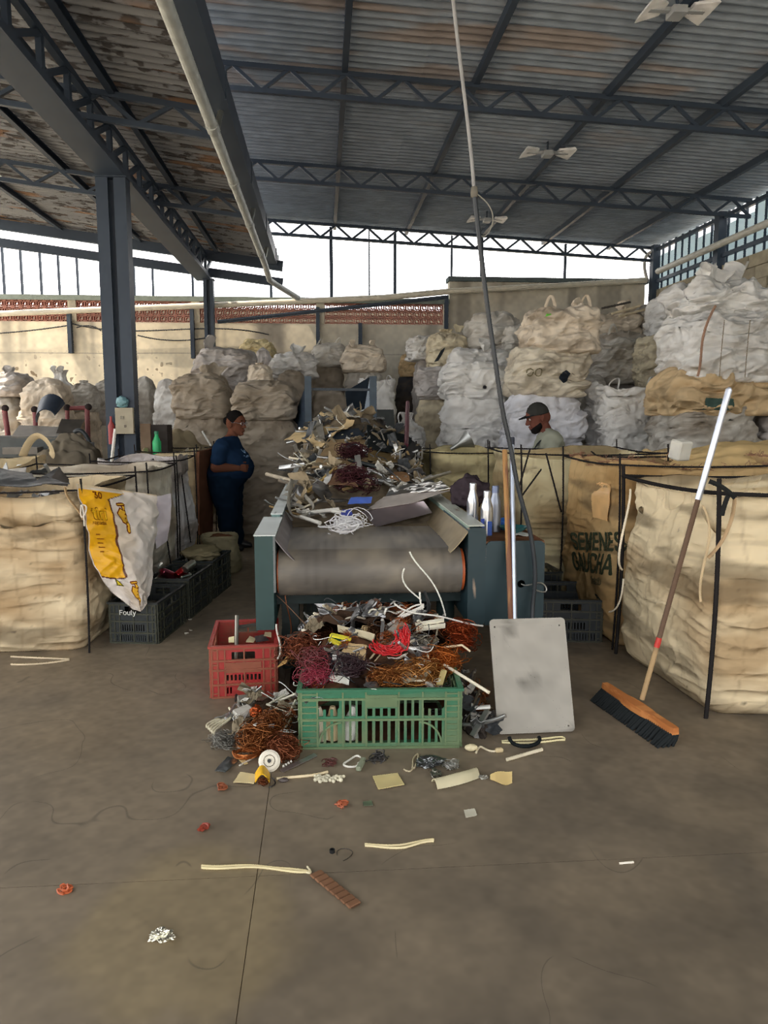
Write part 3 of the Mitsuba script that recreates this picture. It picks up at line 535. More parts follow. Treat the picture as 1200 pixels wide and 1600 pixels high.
# ------------------------------------------------------------------ open bags held up by rod frames
def ring(poly, n, r=0.09):
    p = sg.Polygon(poly).buffer(-r).buffer(r, 6).exterior; L = p.length
    q = np.array([p.interpolate(L * i / n).coords[0] for i in range(n)])
    if sg.LinearRing(q).is_ccw is False: q = q[::-1]
    k = np.argmin(np.hypot(*(q - np.asarray(poly[0])).T)); return np.roll(q, -k, 0)
def open_bag(poly, h, seed, color, label, rim=0.03, fill=0.18, bulge=0.05, nu=220, nv=60, dirt=.4, wr=1.0, fillcol=None, fray=0):
    q = ring(poly, nu); c = q.mean(0); key = thing('open_bulk_bag', label, 'bag', 'open bulk bags in rod frames')
    s = np.linspace(0, 1, nv); u = np.arange(nu)
    zr = h + (fb(np.c_[q * 2.2, q[:, 0] * 0 + seed], 3, seed) - .55) * rim * 4
    rings = []
    rings.append(np.c_[c + (q - c) * 0.02, np.zeros(nu)]); rings.append(np.c_[c + (q - c) * 0.9, np.zeros(nu)])
    for t in s:
        off = 1 + bulge * math.sin(math.pi * min(1, t * 1.15)) - 0.05 * (1 - min(1, t * 8)) ** 2
        rings.append(np.c_[c + (q - c) * off, zr * t])
    k0 = len(rings); inner = np.c_[c + (q - c) * 0.985, zr - 0.003]; rings.append(inner)
    for t in (0.05, .1, fill): rings.append(np.c_[c + (q - c) * 0.975, zr - t])
    for t in (.7, .4, .02): rings.append(np.c_[c + (q - c) * t, zr - fill * (1.05 - 0.1 * t)])
    P = np.array(rings); m = grid(P, True); v = np.array(m.vertices); n = np.array(m.vertex_normals); row = np.repeat(np.arange(len(P)), nu); z01 = np.clip(v[:, 2] / h, 0, 1)
    e = v * 1.0 + seed * 5.1; w = (fb(e * 3, 3, seed) - .5)[:, None] * np.array([.35, .35, .35])
    big = (fb(e * 1.7, 3, seed + 1) - .5) * .16
    hz = np.clip(ridged((e + w) * [1.6, 1.6, 8.5], seed + 2) - .5, 0, 1) ** 1.3 * .035 * np.clip(1.25 - z01, .3, 1)
    dg = np.clip(ridged(((e + w) @ rot([1, .3, 0.2], 48).T) * [1.5, 1.5, 5.5], seed + 3) - .6, 0, 1) ** 1.3 * .05
    fine = (ridged(e * [9, 9, 20], seed + 4) - .5) * .010 + (ridged((e + w) * [18, 18, 30], seed + 6) - .5) * .004
    wall = ((row >= 2) & (row < k0 + 4)).astype(float) * np.clip(z01 * 14 + .15, 0, 1) * np.clip((1.06 - z01) * 7, .35, 1)
    v += n * ((big + (hz + dg + fine) * wr) * wall)[:, None]
    mess = (row >= k0 + 3).astype(float); v[:, 2] += mess * (fb(v * 6 + seed, 3, seed) - .4) * .12
    v[:, 2] = np.maximum(v[:, 2], 0.0)
    part(key, 'cloth', trimesh.Trimesh(v, m.faces, process=False), 'm_weave', lambda vv: bagcol(vv, color, seed, dirt), True)
    return key, q, zr
def bagcol(v, color, seed, dirt):
    base = np.asarray(color); n = fb(v * 3 + seed, 4, seed); c = base * (1 + .16 * (n - .5) * 2)[:, None]
    d = np.clip((fb(v * np.array([1.5, 1.5, 3.2]) + 11 + seed, 4, seed + 2) - .45) * 4.5, 0, 1) * dirt
    c = c * (1 - d[:, None]) + C(150, 112, 66) * d[:, None]
    g = np.clip((fb(v * np.array([1.6, 1.6, 8]) + 51 + seed, 4, seed + 7) - .52) * 8, 0, 1) * dirt
    c = c * (1 - g[:, None]) + C(98, 84, 66) * g[:, None]
    sp = np.clip((ns(v * 28 + seed, seed) - .90) * 12, 0, 1)[:, None] * .7; c = c * (1 - sp) + C(60, 50, 40) * sp
    thr = np.clip((np.abs(np.sin(v[:, 0] * 23 + v[:, 1] * 23)) - .985) * 60, 0, 1)[:, None] * .25; return c * (1 - thr) + C(120, 95, 60) * thr
def rods(label, q4, zs, h0=0.0, r=0.009, top=True, col=C(48, 44, 44), extra=(), skip=()):
    """four corner rods and the top rails of one frame"""
    key = thing('rod_frame', label, 'frame', 'rod frames of the open bags')
    n = len(q4)
    for i, (p, z) in enumerate(zip(q4, zs)):
        if i not in skip: part(key, 'upright', tube(spline([[p[0], p[1], h0], [p[0] + .012, p[1] - .01, z * .5], [p[0], p[1], z + .06]], 12), r, 6), 'm_matte', col, 40)
    if top:
        for i in range(n):
            a, b = q4[i], q4[(i + 1) % n]; za, zb2 = zs[i] - .01, zs[(i + 1) % n] - .01
            part(key, 'rail', tube(spline([[a[0], a[1], za], [(a[0] + b[0]) / 2, (a[1] + b[1]) / 2, (za + zb2) / 2 - .015], [b[0], b[1], zb2]], 10), r, 6), 'm_matte', col, 40)
    for a, b in extra: part(key, 'brace', tube([a, b], r, 6), 'm_matte', col, 40)
    return key
def outs(poly, e=0.03):
    c = np.mean(poly, 0); return [np.asarray(p) + _n(np.asarray(p) - c) * e for p in poly]
BGA, BGL, BGW = C(232, 215, 180), C(226, 200, 154), C(225, 215, 190)
PA = [(1.92, 3.54), (2.98, 3.40), (3.05, 4.46), (1.86, 4.50)]
kA, qA, zA = open_bag(PA, 1.11, 3, BGA, 'big open beige bag at the right, behind the leaning broom', dirt=.6, nu=300, nv=90)
PB_ = [(1.87, 4.66), (2.93, 4.62), (2.95, 5.64), (1.85, 5.66)]
kB, qB, zB = open_bag(PB_, 1.17, 5, C(200, 170, 124), 'rusty tan open bag with green lettering on its side', rim=.05, dirt=.6, nu=260, nv=70)
PC_ = [(1.55, 5.82), (2.62, 5.80), (2.62, 6.78), (1.52, 6.80)]
kC, qC, zC = open_bag(PC_, 1.18, 7, C(222, 212, 174), 'pale yellowish open bag in front of the man', rim=.03, dirt=.6)
PD_ = [(1.02, 7.1), (1.72, 7.08), (1.70, 7.9), (1.0, 7.9)]
open_bag(PD_, 1.13, 9, C(216, 204, 160), 'pale open bag behind the steel bottles, right of the scrap heap', rim=.05, dirt=.7, nu=160, nv=44)
PE_ = [(2.75, 5.85), (3.8, 5.85), (3.8, 6.9), (2.75, 6.9)]
open_bag(PE_, 1.16, 11, C(222, 196, 146), 'open tan bag at the right behind the lettered one', rim=.04, dirt=.4, nu=160, nv=44)
PL1 = [(-1.52, 4.86), (-1.46, 5.9), (-2.62, 5.92), (-2.60, 4.86)]
kL1, qL1, zL1 = open_bag(PL1, 1.02, 13, C(228, 210, 176), 'big open beige bag at the left front corner', dirt=.65, nu=300, nv=90)
PL2 = [(-1.40, 6.08), (-1.36, 7.0), (-2.5, 7.02), (-2.5, 6.08)]
open_bag(PL2, 1.04, 15, C(230, 224, 208), 'open pale bag behind the yellow printed sack', rim=.04, nu=200)
PL3 = [(-1.38, 7.12), (-1.34, 7.9), (-2.02, 7.9), (-2.05, 7.12)]
open_bag(PL3, 1.06, 17, C(234, 233, 236), 'open whitish bag, third in the left row', rim=.04, nu=200)
PL4 = [(-1.36, 8.3), (-1.32, 9.2), (-1.94, 9.2), (-1.94, 8.3)]
open_bag(PL4, 1.09, 19, C(216, 200, 164), 'open tan bag at the end of the left row, behind the woman', rim=.05, nu=200)
PL5 = [(-2.75, 6.9), (-2.72, 7.9), (-3.8, 7.9), (-3.8, 6.9)]
open_bag(PL5, 1.06, 21, C(224, 208, 172), 'open beige bag with a large strap loop at the left edge', rim=.03, nu=160, nv=40)
for P, h, nm, ex, sk in ((PA, 1.13, 'black ribbed rod frame around the big right bag', (), ()), (PB_, 1.19, 'thin dark rod frame around the lettered tan bag', (), ()),
        (PC_, 1.20, 'thin dark rod frame with slanting braces in front of the man', ((A(828, 702, 5.74), A(810, 765, 5.74)), (A(846, 733, 5.74), A(813, 778, 5.74)), (A(853, 708, 5.74), A(877, 800, 5.74)), ([2.1, 5.9, 1.2], [2.3, 5.9, 1.05])), ()),
        (PD_, 1.15, 'dark rod frame behind the steel bottles', (), ()), (PL1, 1.04, 'dark rod frame around the left front bag', (), ()), (PL2, 1.06, 'dark rod frame around the second left bag', (([-1.40, 6.6, 1.05], [-1.25, 6.3, .25]),), ()),
        (PL3, 1.08, 'dark rod frame around the third left bag', (([-1.37, 7.5, 1.05], [-1.24, 7.2, .3]),), ()), (PL4, 1.11, 'dark rod frame around the last left bag', (), ())):
    o = outs(P, 0.055); rods(nm, o, [h] * 4, extra=ex, r=0.011 if P is PA else 0.0065)
# ------------------------------------------------------------------ conveyor
GRN = C(45, 72, 72); DGR = C(26, 42, 43)
def chipped(base, seed=0, chip=C(170, 150, 130), rust=C(110, 62, 36)):
    def fn(v):
        n = fb(v * 3.5 + seed, 4, seed); c = base * (1 + .25 * (n - .5) * 2)[:, None]
        k = (ns(v * 42 + seed, seed + 2) > .86).astype(float)[:, None] * (fb(v * 5 + seed, 3, seed + 1) > .52)[:, None]; c = c * (1 - k) + chip * k
        r = np.clip((fb(v * 7 + 9, 4, seed + 4) - .79) * 16, 0, 1)[:, None]; return c * (1 - r) + rust * r
    return fn
def dense(m, e=0.02): return m.subdivide_to_size(e * 4) if e else m
def fine(m, e):
    v, f = trimesh.remesh.subdivide_to_size(m.vertices, m.faces, e, max_iter=12); return trimesh.Trimesh(v, f, process=False)
cv = thing('conveyor', 'green steel conveyor with a worn grey belt in the middle of the hall', 'conveyor')
XL, XI, XJ, XK, XO, YF, YE = -0.377, -0.265, 0.80, 0.90, 1.236, 4.16, 9.0
part(cv, 'side_panel', fine(cat(box(XL, XI - .012, YF, 4.89, .31, .835)), .07), 'm_paint', chipped(GRN, 1), label='green end panel with paint chips on the left of the belt')
part(cv, 'side_rail', fine(cat(box(XL + .045, XI - .012, 4.89, YE, .60, .855)), .08), 'm_paint', chipped(C(96, 124, 122), 2))
part(cv, 'rail_flange', fine(cat(box(XL - .004, XI + .002, YF - .004, 4.9, .835, .842), box(XL + .04, XI + .002, 4.9, YE, .855, .862)), .14), 'm_paint', chipped(C(198, 206, 206), 3, C(110, 120, 120)), label='pale worn top flange')
part(cv, 'inner_wall', box(XI - .012, XI, YF, YE, .52, .835), 'm_paint', C(110, 116, 118))
part(cv, 'side_panel', fine(cat(extr(sg.box(XJ, .31, XK, .866).buffer(-.025).buffer(.025), .9).apply_transform(np.array([[1, 0, 0, 0], [0, 0, 1, YF], [0, 1, 0, 0], [0, 0, 0, 1.0]]))), .09), 'm_paint', chipped(C(36, 58, 65), 4), label='dark green right panel with a rounded top corner')
part(cv, 'side_rail', fine(box(XJ + .005, XK - .03, YF + .05, YE, .60, .872), .16), 'm_paint', chipped(C(128, 150, 140), 5))
part(cv, 'rail_flange', fine(box(XJ + .002, XK - .005, YF + .02, YE, .872, .880), .14), 'm_paint', chipped(C(172, 176, 166), 6, C(120, 110, 95)))
hp = sg.box(XK, .33, XO, .79).buffer(-.035).buffer(.035).union(sg.box(XK, .31, 1.12, .79).buffer(-.01)).union(sg.Polygon([(XK, .31), (1.08, .31), (XO, .40), (XO, .5), (XK, .5)])).difference(sg.Point(1.105, .545).buffer(.022))
tr_ = np.array([[1, 0, 0, 0], [0, 0, 1, YF], [0, 1, 0, 0], [0, 0, 0, 1.0]])
part(cv, 'motor_housing', fine(extr(hp, .012).apply_transform(tr_), .06), 'm_paint', chipped(C(34, 56, 63), 7), label='dark green box housing at the right front corner')
part(cv, 'housing_top', fine(box(XK, XO, YF + .012, 4.95, .775, .787), .03), 'm_matte', tint(C(128, 92, 70), .35, 8, 3, C(70, 50, 40), .6), label='rusty brown top of the housing')
part(cv, 'housing_side', cat(box(XO - .012, XO, YF + .012, 4.95, .40, .775), box(XK, XO, 4.94, 4.95, .33, .775)), 'm_paint', C(34, 56, 60))
for s, nm in ((0, 'guard'),):
    g = sg.Polygon([(1.02, .24), (1.20, .22), (1.235, .40), (1.08, .31)])
    for i in range(5): g = g.difference(sg.box(1.0, .245 + i * .03, 1.23, .252 + i * .03).intersection(g.buffer(-.012)))
    part(cv, 'louvred_guard', extr(g, .006).apply_transform(np.array([[1, 0, 0, 0], [0, 0, 1, YF + .014], [0, 1, 0, 0], [0, 0, 0, 1.0]])), 'm_paint', C(165, 160, 150))
# belt round the front drum
RD, YD, ZD = .128, 4.30, .607
ang = np.linspace(-math.pi / 2, math.pi / 2, 26); prof = [(8.8, ZD - RD)] + [(YD - RD * math.cos(a), ZD + RD * math.sin(a)) for a in ang] + [(y, ZD + RD + .003 * math.sin(y * 3)) for y in np.linspace(4.5, 8.8, 30)]
xs_ = np.linspace(XI + .012, XJ - .028, 40)
Pb = np.array([[[x, y, z] for x in xs_] for y, z in prof])
def beltcol(v):
    n = fb(v * np.array([2, 5, 5]), 4, 3); c = C(98, 93, 87) * (0.75 + .5 * n)[:, None]
    d = np.clip((fb(v * np.array([5, 2, 5]) + 5, 4, 9) - .45) * 4, 0, 1)[:, None] * .6; c = c * (1 - d) + C(158, 148, 130) * d
    s = (np.abs(np.sin(v[:, 0] * 57 + 2 * n)) > .97)[:, None] * .3; return c * (1 - s) + C(70, 66, 62) * s
part(cv, 'belt', slab(Pb, .010), 'm_belt', beltcol, 40, label='worn dusty grey rubber belt')
part(cv, 'drum', tube([[XI + .005, YD, ZD], [XJ - .01, YD, ZD]], RD - .008, 32), 'm_paint', C(196, 98, 52), 40, label='drum with an orange end')
for x0, x1, sx in ((XI - .001, XI + .10, 1), (XJ + .002, XJ - .10, -1)):
    zt = .815 if sx > 0 else .845
    P = np.array([[[x0 + (x1 - x0) * t, y, zt - .118 * t - .008 * math.sin(3.1 * t)] for t in np.linspace(0, 1, 7)] for y in np.linspace(YF + .01, 8.0, 24)])
    part(cv, 'skirt_plate', slab(P[:, ::sx], .004), 'm_metal', tint(C(140, 134, 138) if sx > 0 else C(176, 160, 130), .25, 5, 4), 30, label='tilted sheet metal skirt beside the belt')
for i, (y, zz) in enumerate(((4.4, .84), (4.75, .84), (5.15, .84), (5.6, .84))): part(cv, 'bolt', place(lathe([(0, 0), (.008, 0), (.008, .004), (.004, .008), (0, .008)], 8), rot([0, 1, 0], -90), (XJ + .004, y, .80)), 'm_metal', C(110, 105, 95))
part(cv, 'cross_beam', box(XI - .01, XJ + .01, 4.38, 4.46, .40, .475), 'm_paint', DGR)
part(cv, 'leg', box(-.25, -.15, 4.42, 4.54, 0, .60), 'm_paint', C(36, 46, 46)); part(cv, 'leg', tube([[.73, 4.5, 0], [.73, 4.5, .6]], .055, 16), 'm_paint', DGR, 40)
for y in (6.4, 8.6):
    for x in (-.24, .78): part(cv, 'leg', cbox(x, y, .3, .08, .08, .6), 'm_paint', DGR)
    part(cv, 'cross_beam', cbox(.27, y, .45, 1.05, .06, .07), 'm_paint', DGR)
part(cv, 'foot_rail', box(XI, XI + .05, 4.5, 8.8, .12, .17), 'm_paint', DGR)
part(cv, 'wire_hook', tube(spline([[1.105, YF, .545], [1.14, YF - .03, .545], [1.22, YF - .02, .55], [1.24, YF - .02, .53], [1.16, YF - .03, .525]], 24), .004, 6), 'm_metal', C(190, 190, 185))
# dark hopper frame at the far end
hf = thing('hopper_frame', 'dark blue machine frame with two uprights rising behind the scrap heap', 'machine'); DK = C(44, 54, 66)
for px in (482, 583):
    a = A(px, 660, 9.3); part(hf, 'upright', box(a[0] - .04, a[0] + .04, 9.24, 9.36, .0, A(px, 588, 9.3)[2]), 'm_paint', tint(C(58, 74, 90), .2, 4))
a, b = A(487, 608, 9.3), A(580, 609, 9.3); part(hf, 'top_rail', bar(a, b, .03, .03), 'm_paint', DK)
a, b = A(500, 644, 9.28), A(584, 672, 9.28); part(hf, 'front_plate', cat(box(a[0], b[0], 9.26, 9.29, b[2], a[2]), box(a[0], b[0], 9.22, 9.29, a[2] - .01, a[2])), 'm_paint', tint(C(62, 70, 78), .2, 4))
part(hf, 'knob', trimesh.creation.icosphere(2, .018).apply_translation(A(579, 652, 9.2)), 'm_paint', C(220, 214, 190), True)
def poly3(pts, t):
    p = np.array(pts, float); n = _n(np.cross(p[1] - p[0], p[2] - p[0])); return hull(np.vstack([p + n * t / 2, p - n * t / 2]))
part(hf, 'side_chute', poly3([A(479, 602, 9.4), A(478, 668, 9.3), A(462, 672, 9.9), A(459, 655, 10.1)], .02), 'm_paint', C(48, 60, 76))
part(hf, 'side_chute', poly3([A(588, 640, 9.3), A(614, 640, 9.8), A(616, 680, 9.8), A(600, 694, 9.5), A(588, 694, 9.3)], .02), 'm_paint', C(56, 64, 66))
part(hf, 'black_panel', poly3([A(540, 612, 9.9), A(577, 590, 9.8), A(570, 640, 9.7), A(543, 642, 9.8)], .02), 'm_matte', C(40, 46, 54), label='black slanting panel inside the frame')
part(hf, 'pale_panel', poly3([A(577, 598, 9.65), A(583, 600, 9.6), A(582, 640, 9.6), A(569, 644, 9.65)], .015), 'm_paint', C(150, 164, 178))
part(hf, 'base_tray', box(a[0] - .1, b[0] + .1, 9.3, 10.2, .0, .12), 'm_paint', DK)
# ------------------------------------------------------------------ crates
def crate_panel(L, h, kind):
    p = sg.box(0, 0, L, h); holes = []; U = lambda a, b, c, d: sg.box(a * L, c * h, b * L, d * h)
    if kind == 'green':
        for a, b in ((.10, .245), (.765, .905)): holes.append(U(a + .02, b - .02, .70, .80).buffer(.012))
        for a, b, n in ((.275, .395, 3), (.615, .755, 3)): holes += [U(a + (b - a) * (i + .08) / n, a + (b - a) * (i + .72) / n, .54, .81) for i in range(n)]
        holes += [U(.415 + .192 * (i + .1) / 4, .415 + .192 * (i + .72) / 4, .54, .67) for i in range(4)]
        for a, b, n in ((.11, .245, 3), (.77, .90, 3)): holes += [U(a + (b - a) * (i + .1) / n, a + (b - a) * (i + .7) / n, .54, .66) for i in range(n)]
        for a, b, n in ((.11, .245, 3), (.275, .395, 3), (.415, .607, 4), (.615, .755, 3), (.77, .90, 3)): holes += [U(a + (b - a) * (i + .1) / n, a + (b - a) * (i + .7) / n, .09, .47) for i in range(n)]
    elif kind == 'greenside':
        n = 9; holes += [U(.08 + .84 * (i + .1) / n, .08 + .84 * (i + .65) / n, .54, .72) for i in range(n) if i not in (3, 4, 5)] + [U(.36, .64, .72, .86)] + [U(.08 + .84 * (i + .1) / n, .08 + .84 * (i + .65) / n, .1, .46) for i in range(n)]
    elif kind == 'red':
        holes.append(U(.33, .67, .72, .86).buffer(.004)); n = 9
        holes += [U(.22 + .56 * (i + .2) / n, .22 + .56 * (i + .75) / n, .33, .44) for i in range(n)]
        holes += [U(.22 + .1 * (i + .25) / 2, .22 + .1 * (i + .75) / 2, .08, .2) for i in range(2)] + [U(.68 + .1 * (i + .25) / 2, .68 + .1 * (i + .75) / 2, .08, .2) for i in range(2)]
    else:
        holes.append(U(.34, .66, .76, .88).buffer(.004)); n = 10
        holes += [U(.25 + .5 * (i + .25) / n, .25 + .5 * (i + .7) / n, .3, .46) for i in range(n)] + [U(.08 + .84 * (i + .3) / 18, .08 + .84 * (i + .6) / 18, .06, .2) for i in range(18)]
    return p.difference(so.unary_union(holes))
def crate(key, w, d, h, R, t, col, kinds, mat='m_plastic', dusty=0.35):
    """walls, ribs, rim and floor of one plastic crate; w along x, d along y"""
    cf = tint(col, .18, 6, len(key), C(150, 130, 96), dusty)
    def put(m, nm): part(key, nm, place(m, R, t), mat, cf)
    fr = {'front': ((1, 0), (0, 0), w, kinds[0]), 'back': ((1, 0), (0, d), w, kinds[0]), 'left': ((0, 1), (0, 0), d, kinds[1]), 'right': ((0, 1), (w, 0), d, kinds[1])}
    for nm, (dx, o, L, kd) in fr.items():
        m = extr(crate_panel(L, h, kd), .006); v = np.array(m.vertices); sgn = -1 if nm in ('front', 'left') else 1
        def W(v):
            out = v[:, 2] * sgn
            return np.c_[o[0] + dx[0] * v[:, 0] + (out if dx[1] else 0), o[1] + dx[1] * v[:, 0] + (0 if dx[1] else out), v[:, 1]]
        ms = [xform(m, W)]
        def rib(x0, x1, z0, z1, out=.012):
            b = box(x0, x1, z0, z1, 0, out); ms.append(xform(b, W))
        g = kd.startswith('green')
        for z in ((.0, .47, .815, .955) if g else (.0, .24, .52, .70, .93)): rib(0, L, z * h, z * h + .010, .014)
        for a in ((0, .10, .26, .405, .61, .76, .905, .985) if kd == 'green' else (0, .09, .20, .5, .80, .91, .98)): rib(a * L, a * L + .008, 0, h, .011)
        for z in np.linspace(.08, .9, 9 if g else 4): rib(0, .10 * L, z * h, z * h + .006, .010); rib(.905 * L, L, z * h, z * h + .006, .010)
        if kd == 'green':
            rib(.415 * L, .607 * L, .70 * h, .90 * h, .012)
            for s in (0, 1):
                an = np.linspace(.1, 1.5, 8); xs2 = .26 - .145 * np.cos(an) * 1.0; zs2 = .06 + .38 * np.sin(an)
                q = [((1 - x) if s else x, z) for x, z in zip(xs2, zs2)]
                for (xa, za), (xb2, zb3) in zip(q[:-1], q[1:]): ms.append(xform(extr(sg.LineString([(xa * L, za * h), (xb2 * L, zb3 * h)]).buffer(.004), .010), W))
        if kd == 'red': rib(.22 * L, .78 * L, .48 * h, .68 * h, .010)
        put(ms[0], 'wall')
        part(key, 'ribs', place(cat(ms[1:]), R, t), mat, tint(np.asarray(col) * .55 + C(150, 146, 104) * (.12 if dusty < .3 else .42 if kinds[0] == 'green' else .26), .2, 8, len(key)), label='raised dusty ribs' if dusty > .3 else None)
    put(cat(box(-.014, w + .014, -.016, .006, h - .012, h), box(-.014, w + .014, d - .006, d + .016, h - .012, h), box(-.016, .006, -.014, d + .014, h - .012, h), box(w - .006, w + .016, -.014, d + .014, h - .012, h)), 'rim')
    put(box(0, w, 0, d, .004, .012), 'base')
I3 = np.eye(3)
ck = thing('crate', 'big green slatted plastic crate heaped with wire scrap in front of the conveyor', 'crate'); crate(ck, .715, .50, .278, rz(-3), (-.112, 3.315, 0), C(56, 118, 90), ('green', 'greenside'), dusty=.45)
ck = thing('crate', 'red plastic crate beside the left end of the conveyor', 'crate'); crate(ck, .335, .50, .285, rz(3), (-.598, 3.97, 0), C(166, 44, 46), ('red', 'red'), dusty=.45)
BK = C(44, 48, 50)
ck = thing('crate', 'black plastic crate with white hand lettering under the yellow printed sack', 'crate'); crate(ck, .31, .54, .275, rz(-9), (-1.40, 5.03, 0), BK, ('black', 'black'), dusty=.25)
LT = meshkit.text_mesh('Fouly', .032, .002, True); LT = place(LT, rot([1, 0, 0], 90)); part(ck, 'lettering', place(LT, rz(-9), (-1.335, 5.03 - .032, .195)), 'm_matte', C(205, 205, 200), label='white hand lettering')
ck = thing('crate', 'black crate full of drink cans behind the lettered crate', 'crate'); crate(ck, .31, .54, .30, rz(-9), (-1.30, 5.63, 0), BK, ('black', 'black'), dusty=.25)
ck = thing('crate', 'black crate covered with folded dull cloth, farthest on the left', 'crate'); crate(ck, .31, .5, .31, rz(-9), (-1.21, 6.24, 0), C(40, 48, 52), ('black', 'black'), dusty=.2)
ck = thing('crate', 'black slatted crate by the lettered tan bag, right of the conveyor', 'crate'); crate(ck, .40, .55, .285, rz(-8), (1.415, 4.84, 0), C(30, 36, 42), ('black', 'black'), dusty=.15)
ck = thing('crate', 'black crate tucked behind the other one, right of the conveyor', 'crate'); crate(ck, .38, .5, .34, rz(4), (1.36, 5.42, 0), C(30, 36, 42), ('black', 'black'), dusty=.15)
ck = thing('crate', 'dark slatted crate in shadow under the conveyor drum, left', 'crate'); crate(ck, .36, .3, .36, I3, (-.12, 4.72, 0), C(56, 66, 66), ('black', 'black'), dusty=.2)
ck = thing('crate', 'dark slatted crate in shadow under the conveyor drum, right', 'crate'); crate(ck, .36, .3, .36, I3, (.30, 4.74, 0), C(46, 56, 58), ('black', 'black'), dusty=.2)
# ------------------------------------------------------------------ poles, cable, board, broom
def APL(px, py, Y0, z0, k):
    """where the pixel's ray meets the leaning plane Y = Y0 + (z - z0) k"""
    r = ray(px, py); t = (Y0 + (EYE[2] - z0) * k - EYE[1]) / (r[1] - r[2] * k); return EYE + r * t
def leanpole(p0, p1): a, b = np.asarray(p0), np.asarray(p1); d = (b - a) / (b - a)[2]; return a - d * (a[2] - .0), b
t1, b1 = APL(788.5, 703, 4.12, .79, .32), APL(798, 967, 4.12, .79, .32)
a, b = leanpole(b1, t1)
solo('wooden_pole', tube(np.linspace(a, b, 24), .0145, 10), 'm_matte', lambda v: np.where((fb(v * np.array([30, 30, 3]), 3, 2) > .5)[:, None], C(176, 136, 92), C(140, 102, 84)), 'brown wooden pole leaning on the green housing, left of the silver pole', 'pole', smooth=50)
t1, b1 = APL(799.5, 692, 4.12, .79, .32), APL(804, 967, 4.12, .79, .32); a, b = leanpole(b1, t1)
kp = thing('metal_pole', 'silver blue metal pole with a dark cap, leaning on the green housing', 'pole')
part(kp, 'shaft', tube(np.linspace(a, b, 8), .0135, 14), 'm_metal', C(196, 206, 226), 50); part(kp, 'cap', tube([b - .012 * (b - a) / np.linalg.norm(b - a), b + .03 * (b - a) / np.linalg.norm(b - a)], .017, 12), 'm_plastic', C(40, 44, 60), 50)
cpx = [(664, -520), (690, -200), (708, 0), (722, 120), (735, 230), (741, 300)]; cp2 = [(741, 300), (752, 400), (763, 490), (776, 580), (789, 660), (799, 705), (806, 745), (817, 790), (828, 830), (834, 868), (836, 905), (833, 940), (830, 968)]
kc = thing('hanging_cable', 'long cable hanging from the roof down past the poles to the floor', 'cable')
P1 = [A(x, y, 4.10) for x, y in cpx]; P1[0][2] = ZR(P1[0][0]) - .02
part(kc, 'upper_cord', tube(spline(P1, 60), .0095, 8), 'm_plastic', C(150, 150, 150), 50, label='grey upper length')
P2 = [A(x, y, 4.10) for x, y in cp2]; P2 = P2[:-1] + [P2[-1] + np.array([0, -.02, 0]), np.array([P2[-1][0] + .0, 4.05, .02])]
part(kc, 'hose', tube(spline(P2, 90), .0125, 8), 'm_plastic', C(46, 48, 54), 50, label='black lower hose')
part(kc, 'knot', place(lathe([(0, -.03), (.018, -.025), (.02, 0), (.016, .025), (0, .03)], 10), None, P2[0]), 'm_matte', C(120, 116, 108), True)
part(kc, 'loose_wire', tube(spline([P2[0], P2[0] + [.06, -.01, -.05], P2[0] + [.10, 0, -.14], P2[0] + [.05, 0, -.22], P2[0] + [.02, 0, -.2]], 24), .003, 5), 'm_matte', C(150, 148, 140))
# grey board
bd = thing('board', 'grey stained sheet of board leaning in front of the poles', 'board')
TL, TR, BR, BL = G(765, 968, .505), G(880, 965, .505), G(896, 1141, 0.002), G(778, 1149, 0.002)
ex, ez = _n(TR - TL), _n((TL + TR - BL - BR)); en = np.cross(ex, ez); Wd, Hd = np.linalg.norm(BR - BL), np.linalg.norm((TL + TR - BL - BR) / 2)
pol = sg.box(-Wd / 2, 0, Wd / 2, Hd).buffer(-.02).buffer(.02)
for x, z in ((-.45, .04), (.42, .05), (-.44, .93), (.42, .93)): pol = pol.difference(sg.Point(x * Wd, z * Hd).buffer(.004))
m = fine(extr(pol, .012), .045); ce = (BL + BR) / 2; m = place(m, np.stack([ex, ez, -en * -1], 1), ce)
part(bd, 'sheet', m, 'm_matte', lambda v: (lambda n, s: C(172, 168, 160) * (.82 + .36 * n)[:, None] * (1 - .45 * s)[:, None])(fb(v * 14, 4, 2), np.clip((fb(v * np.array([9, 9, 9]) + 4, 4, 8) - .6) * 8, 0, 1)))
part(bd, 'rope_handle', tube(spline([G(796, 1152, .02), G(800, 1160, .008), G(818, 1166, .008), G(836, 1163, .008), G(842, 1152, .01)], 30), .0085, 8), 'm_matte', C(40, 42, 44), 50, label='black strap loop at the foot')
# broom
bm = thing('broom', 'push broom with an orange wooden block and dark bristles leaning on the right bag', 'broom')
e0, e1 = G(945, 1071, .075), G(1056, 1143, .075); d_ = _n(e1 - e0); s_ = np.array([d_[1], -d_[0], 0]); s_ = -s_ if s_[1] > 0 else s_
L_ = np.linalg.norm(e1 - e0)
def blk(prof):  # plan profile of the block: half width along its length
    v = []; 
    for t, hw in prof:
        c = e0 + d_ * L_ * t
        for a, z in ((-1, -.016), (1, -.016), (.8, .016), (-.8, .016)): v.append(c + s_ * hw * a + [0, 0, z])
    n = len(prof); f = []
    for i in range(n - 1):
        for k in range(4): f.append([i * 4 + k, i * 4 + (k + 1) % 4, i * 4 + 4 + (k + 1) % 4, i * 4 + 4 + k])
    f += [[0, 3, 2, 1], [n * 4 - 4, n * 4 - 3, n * 4 - 2, n * 4 - 1]]; return M(v, np.array(f)[:, ::-1])
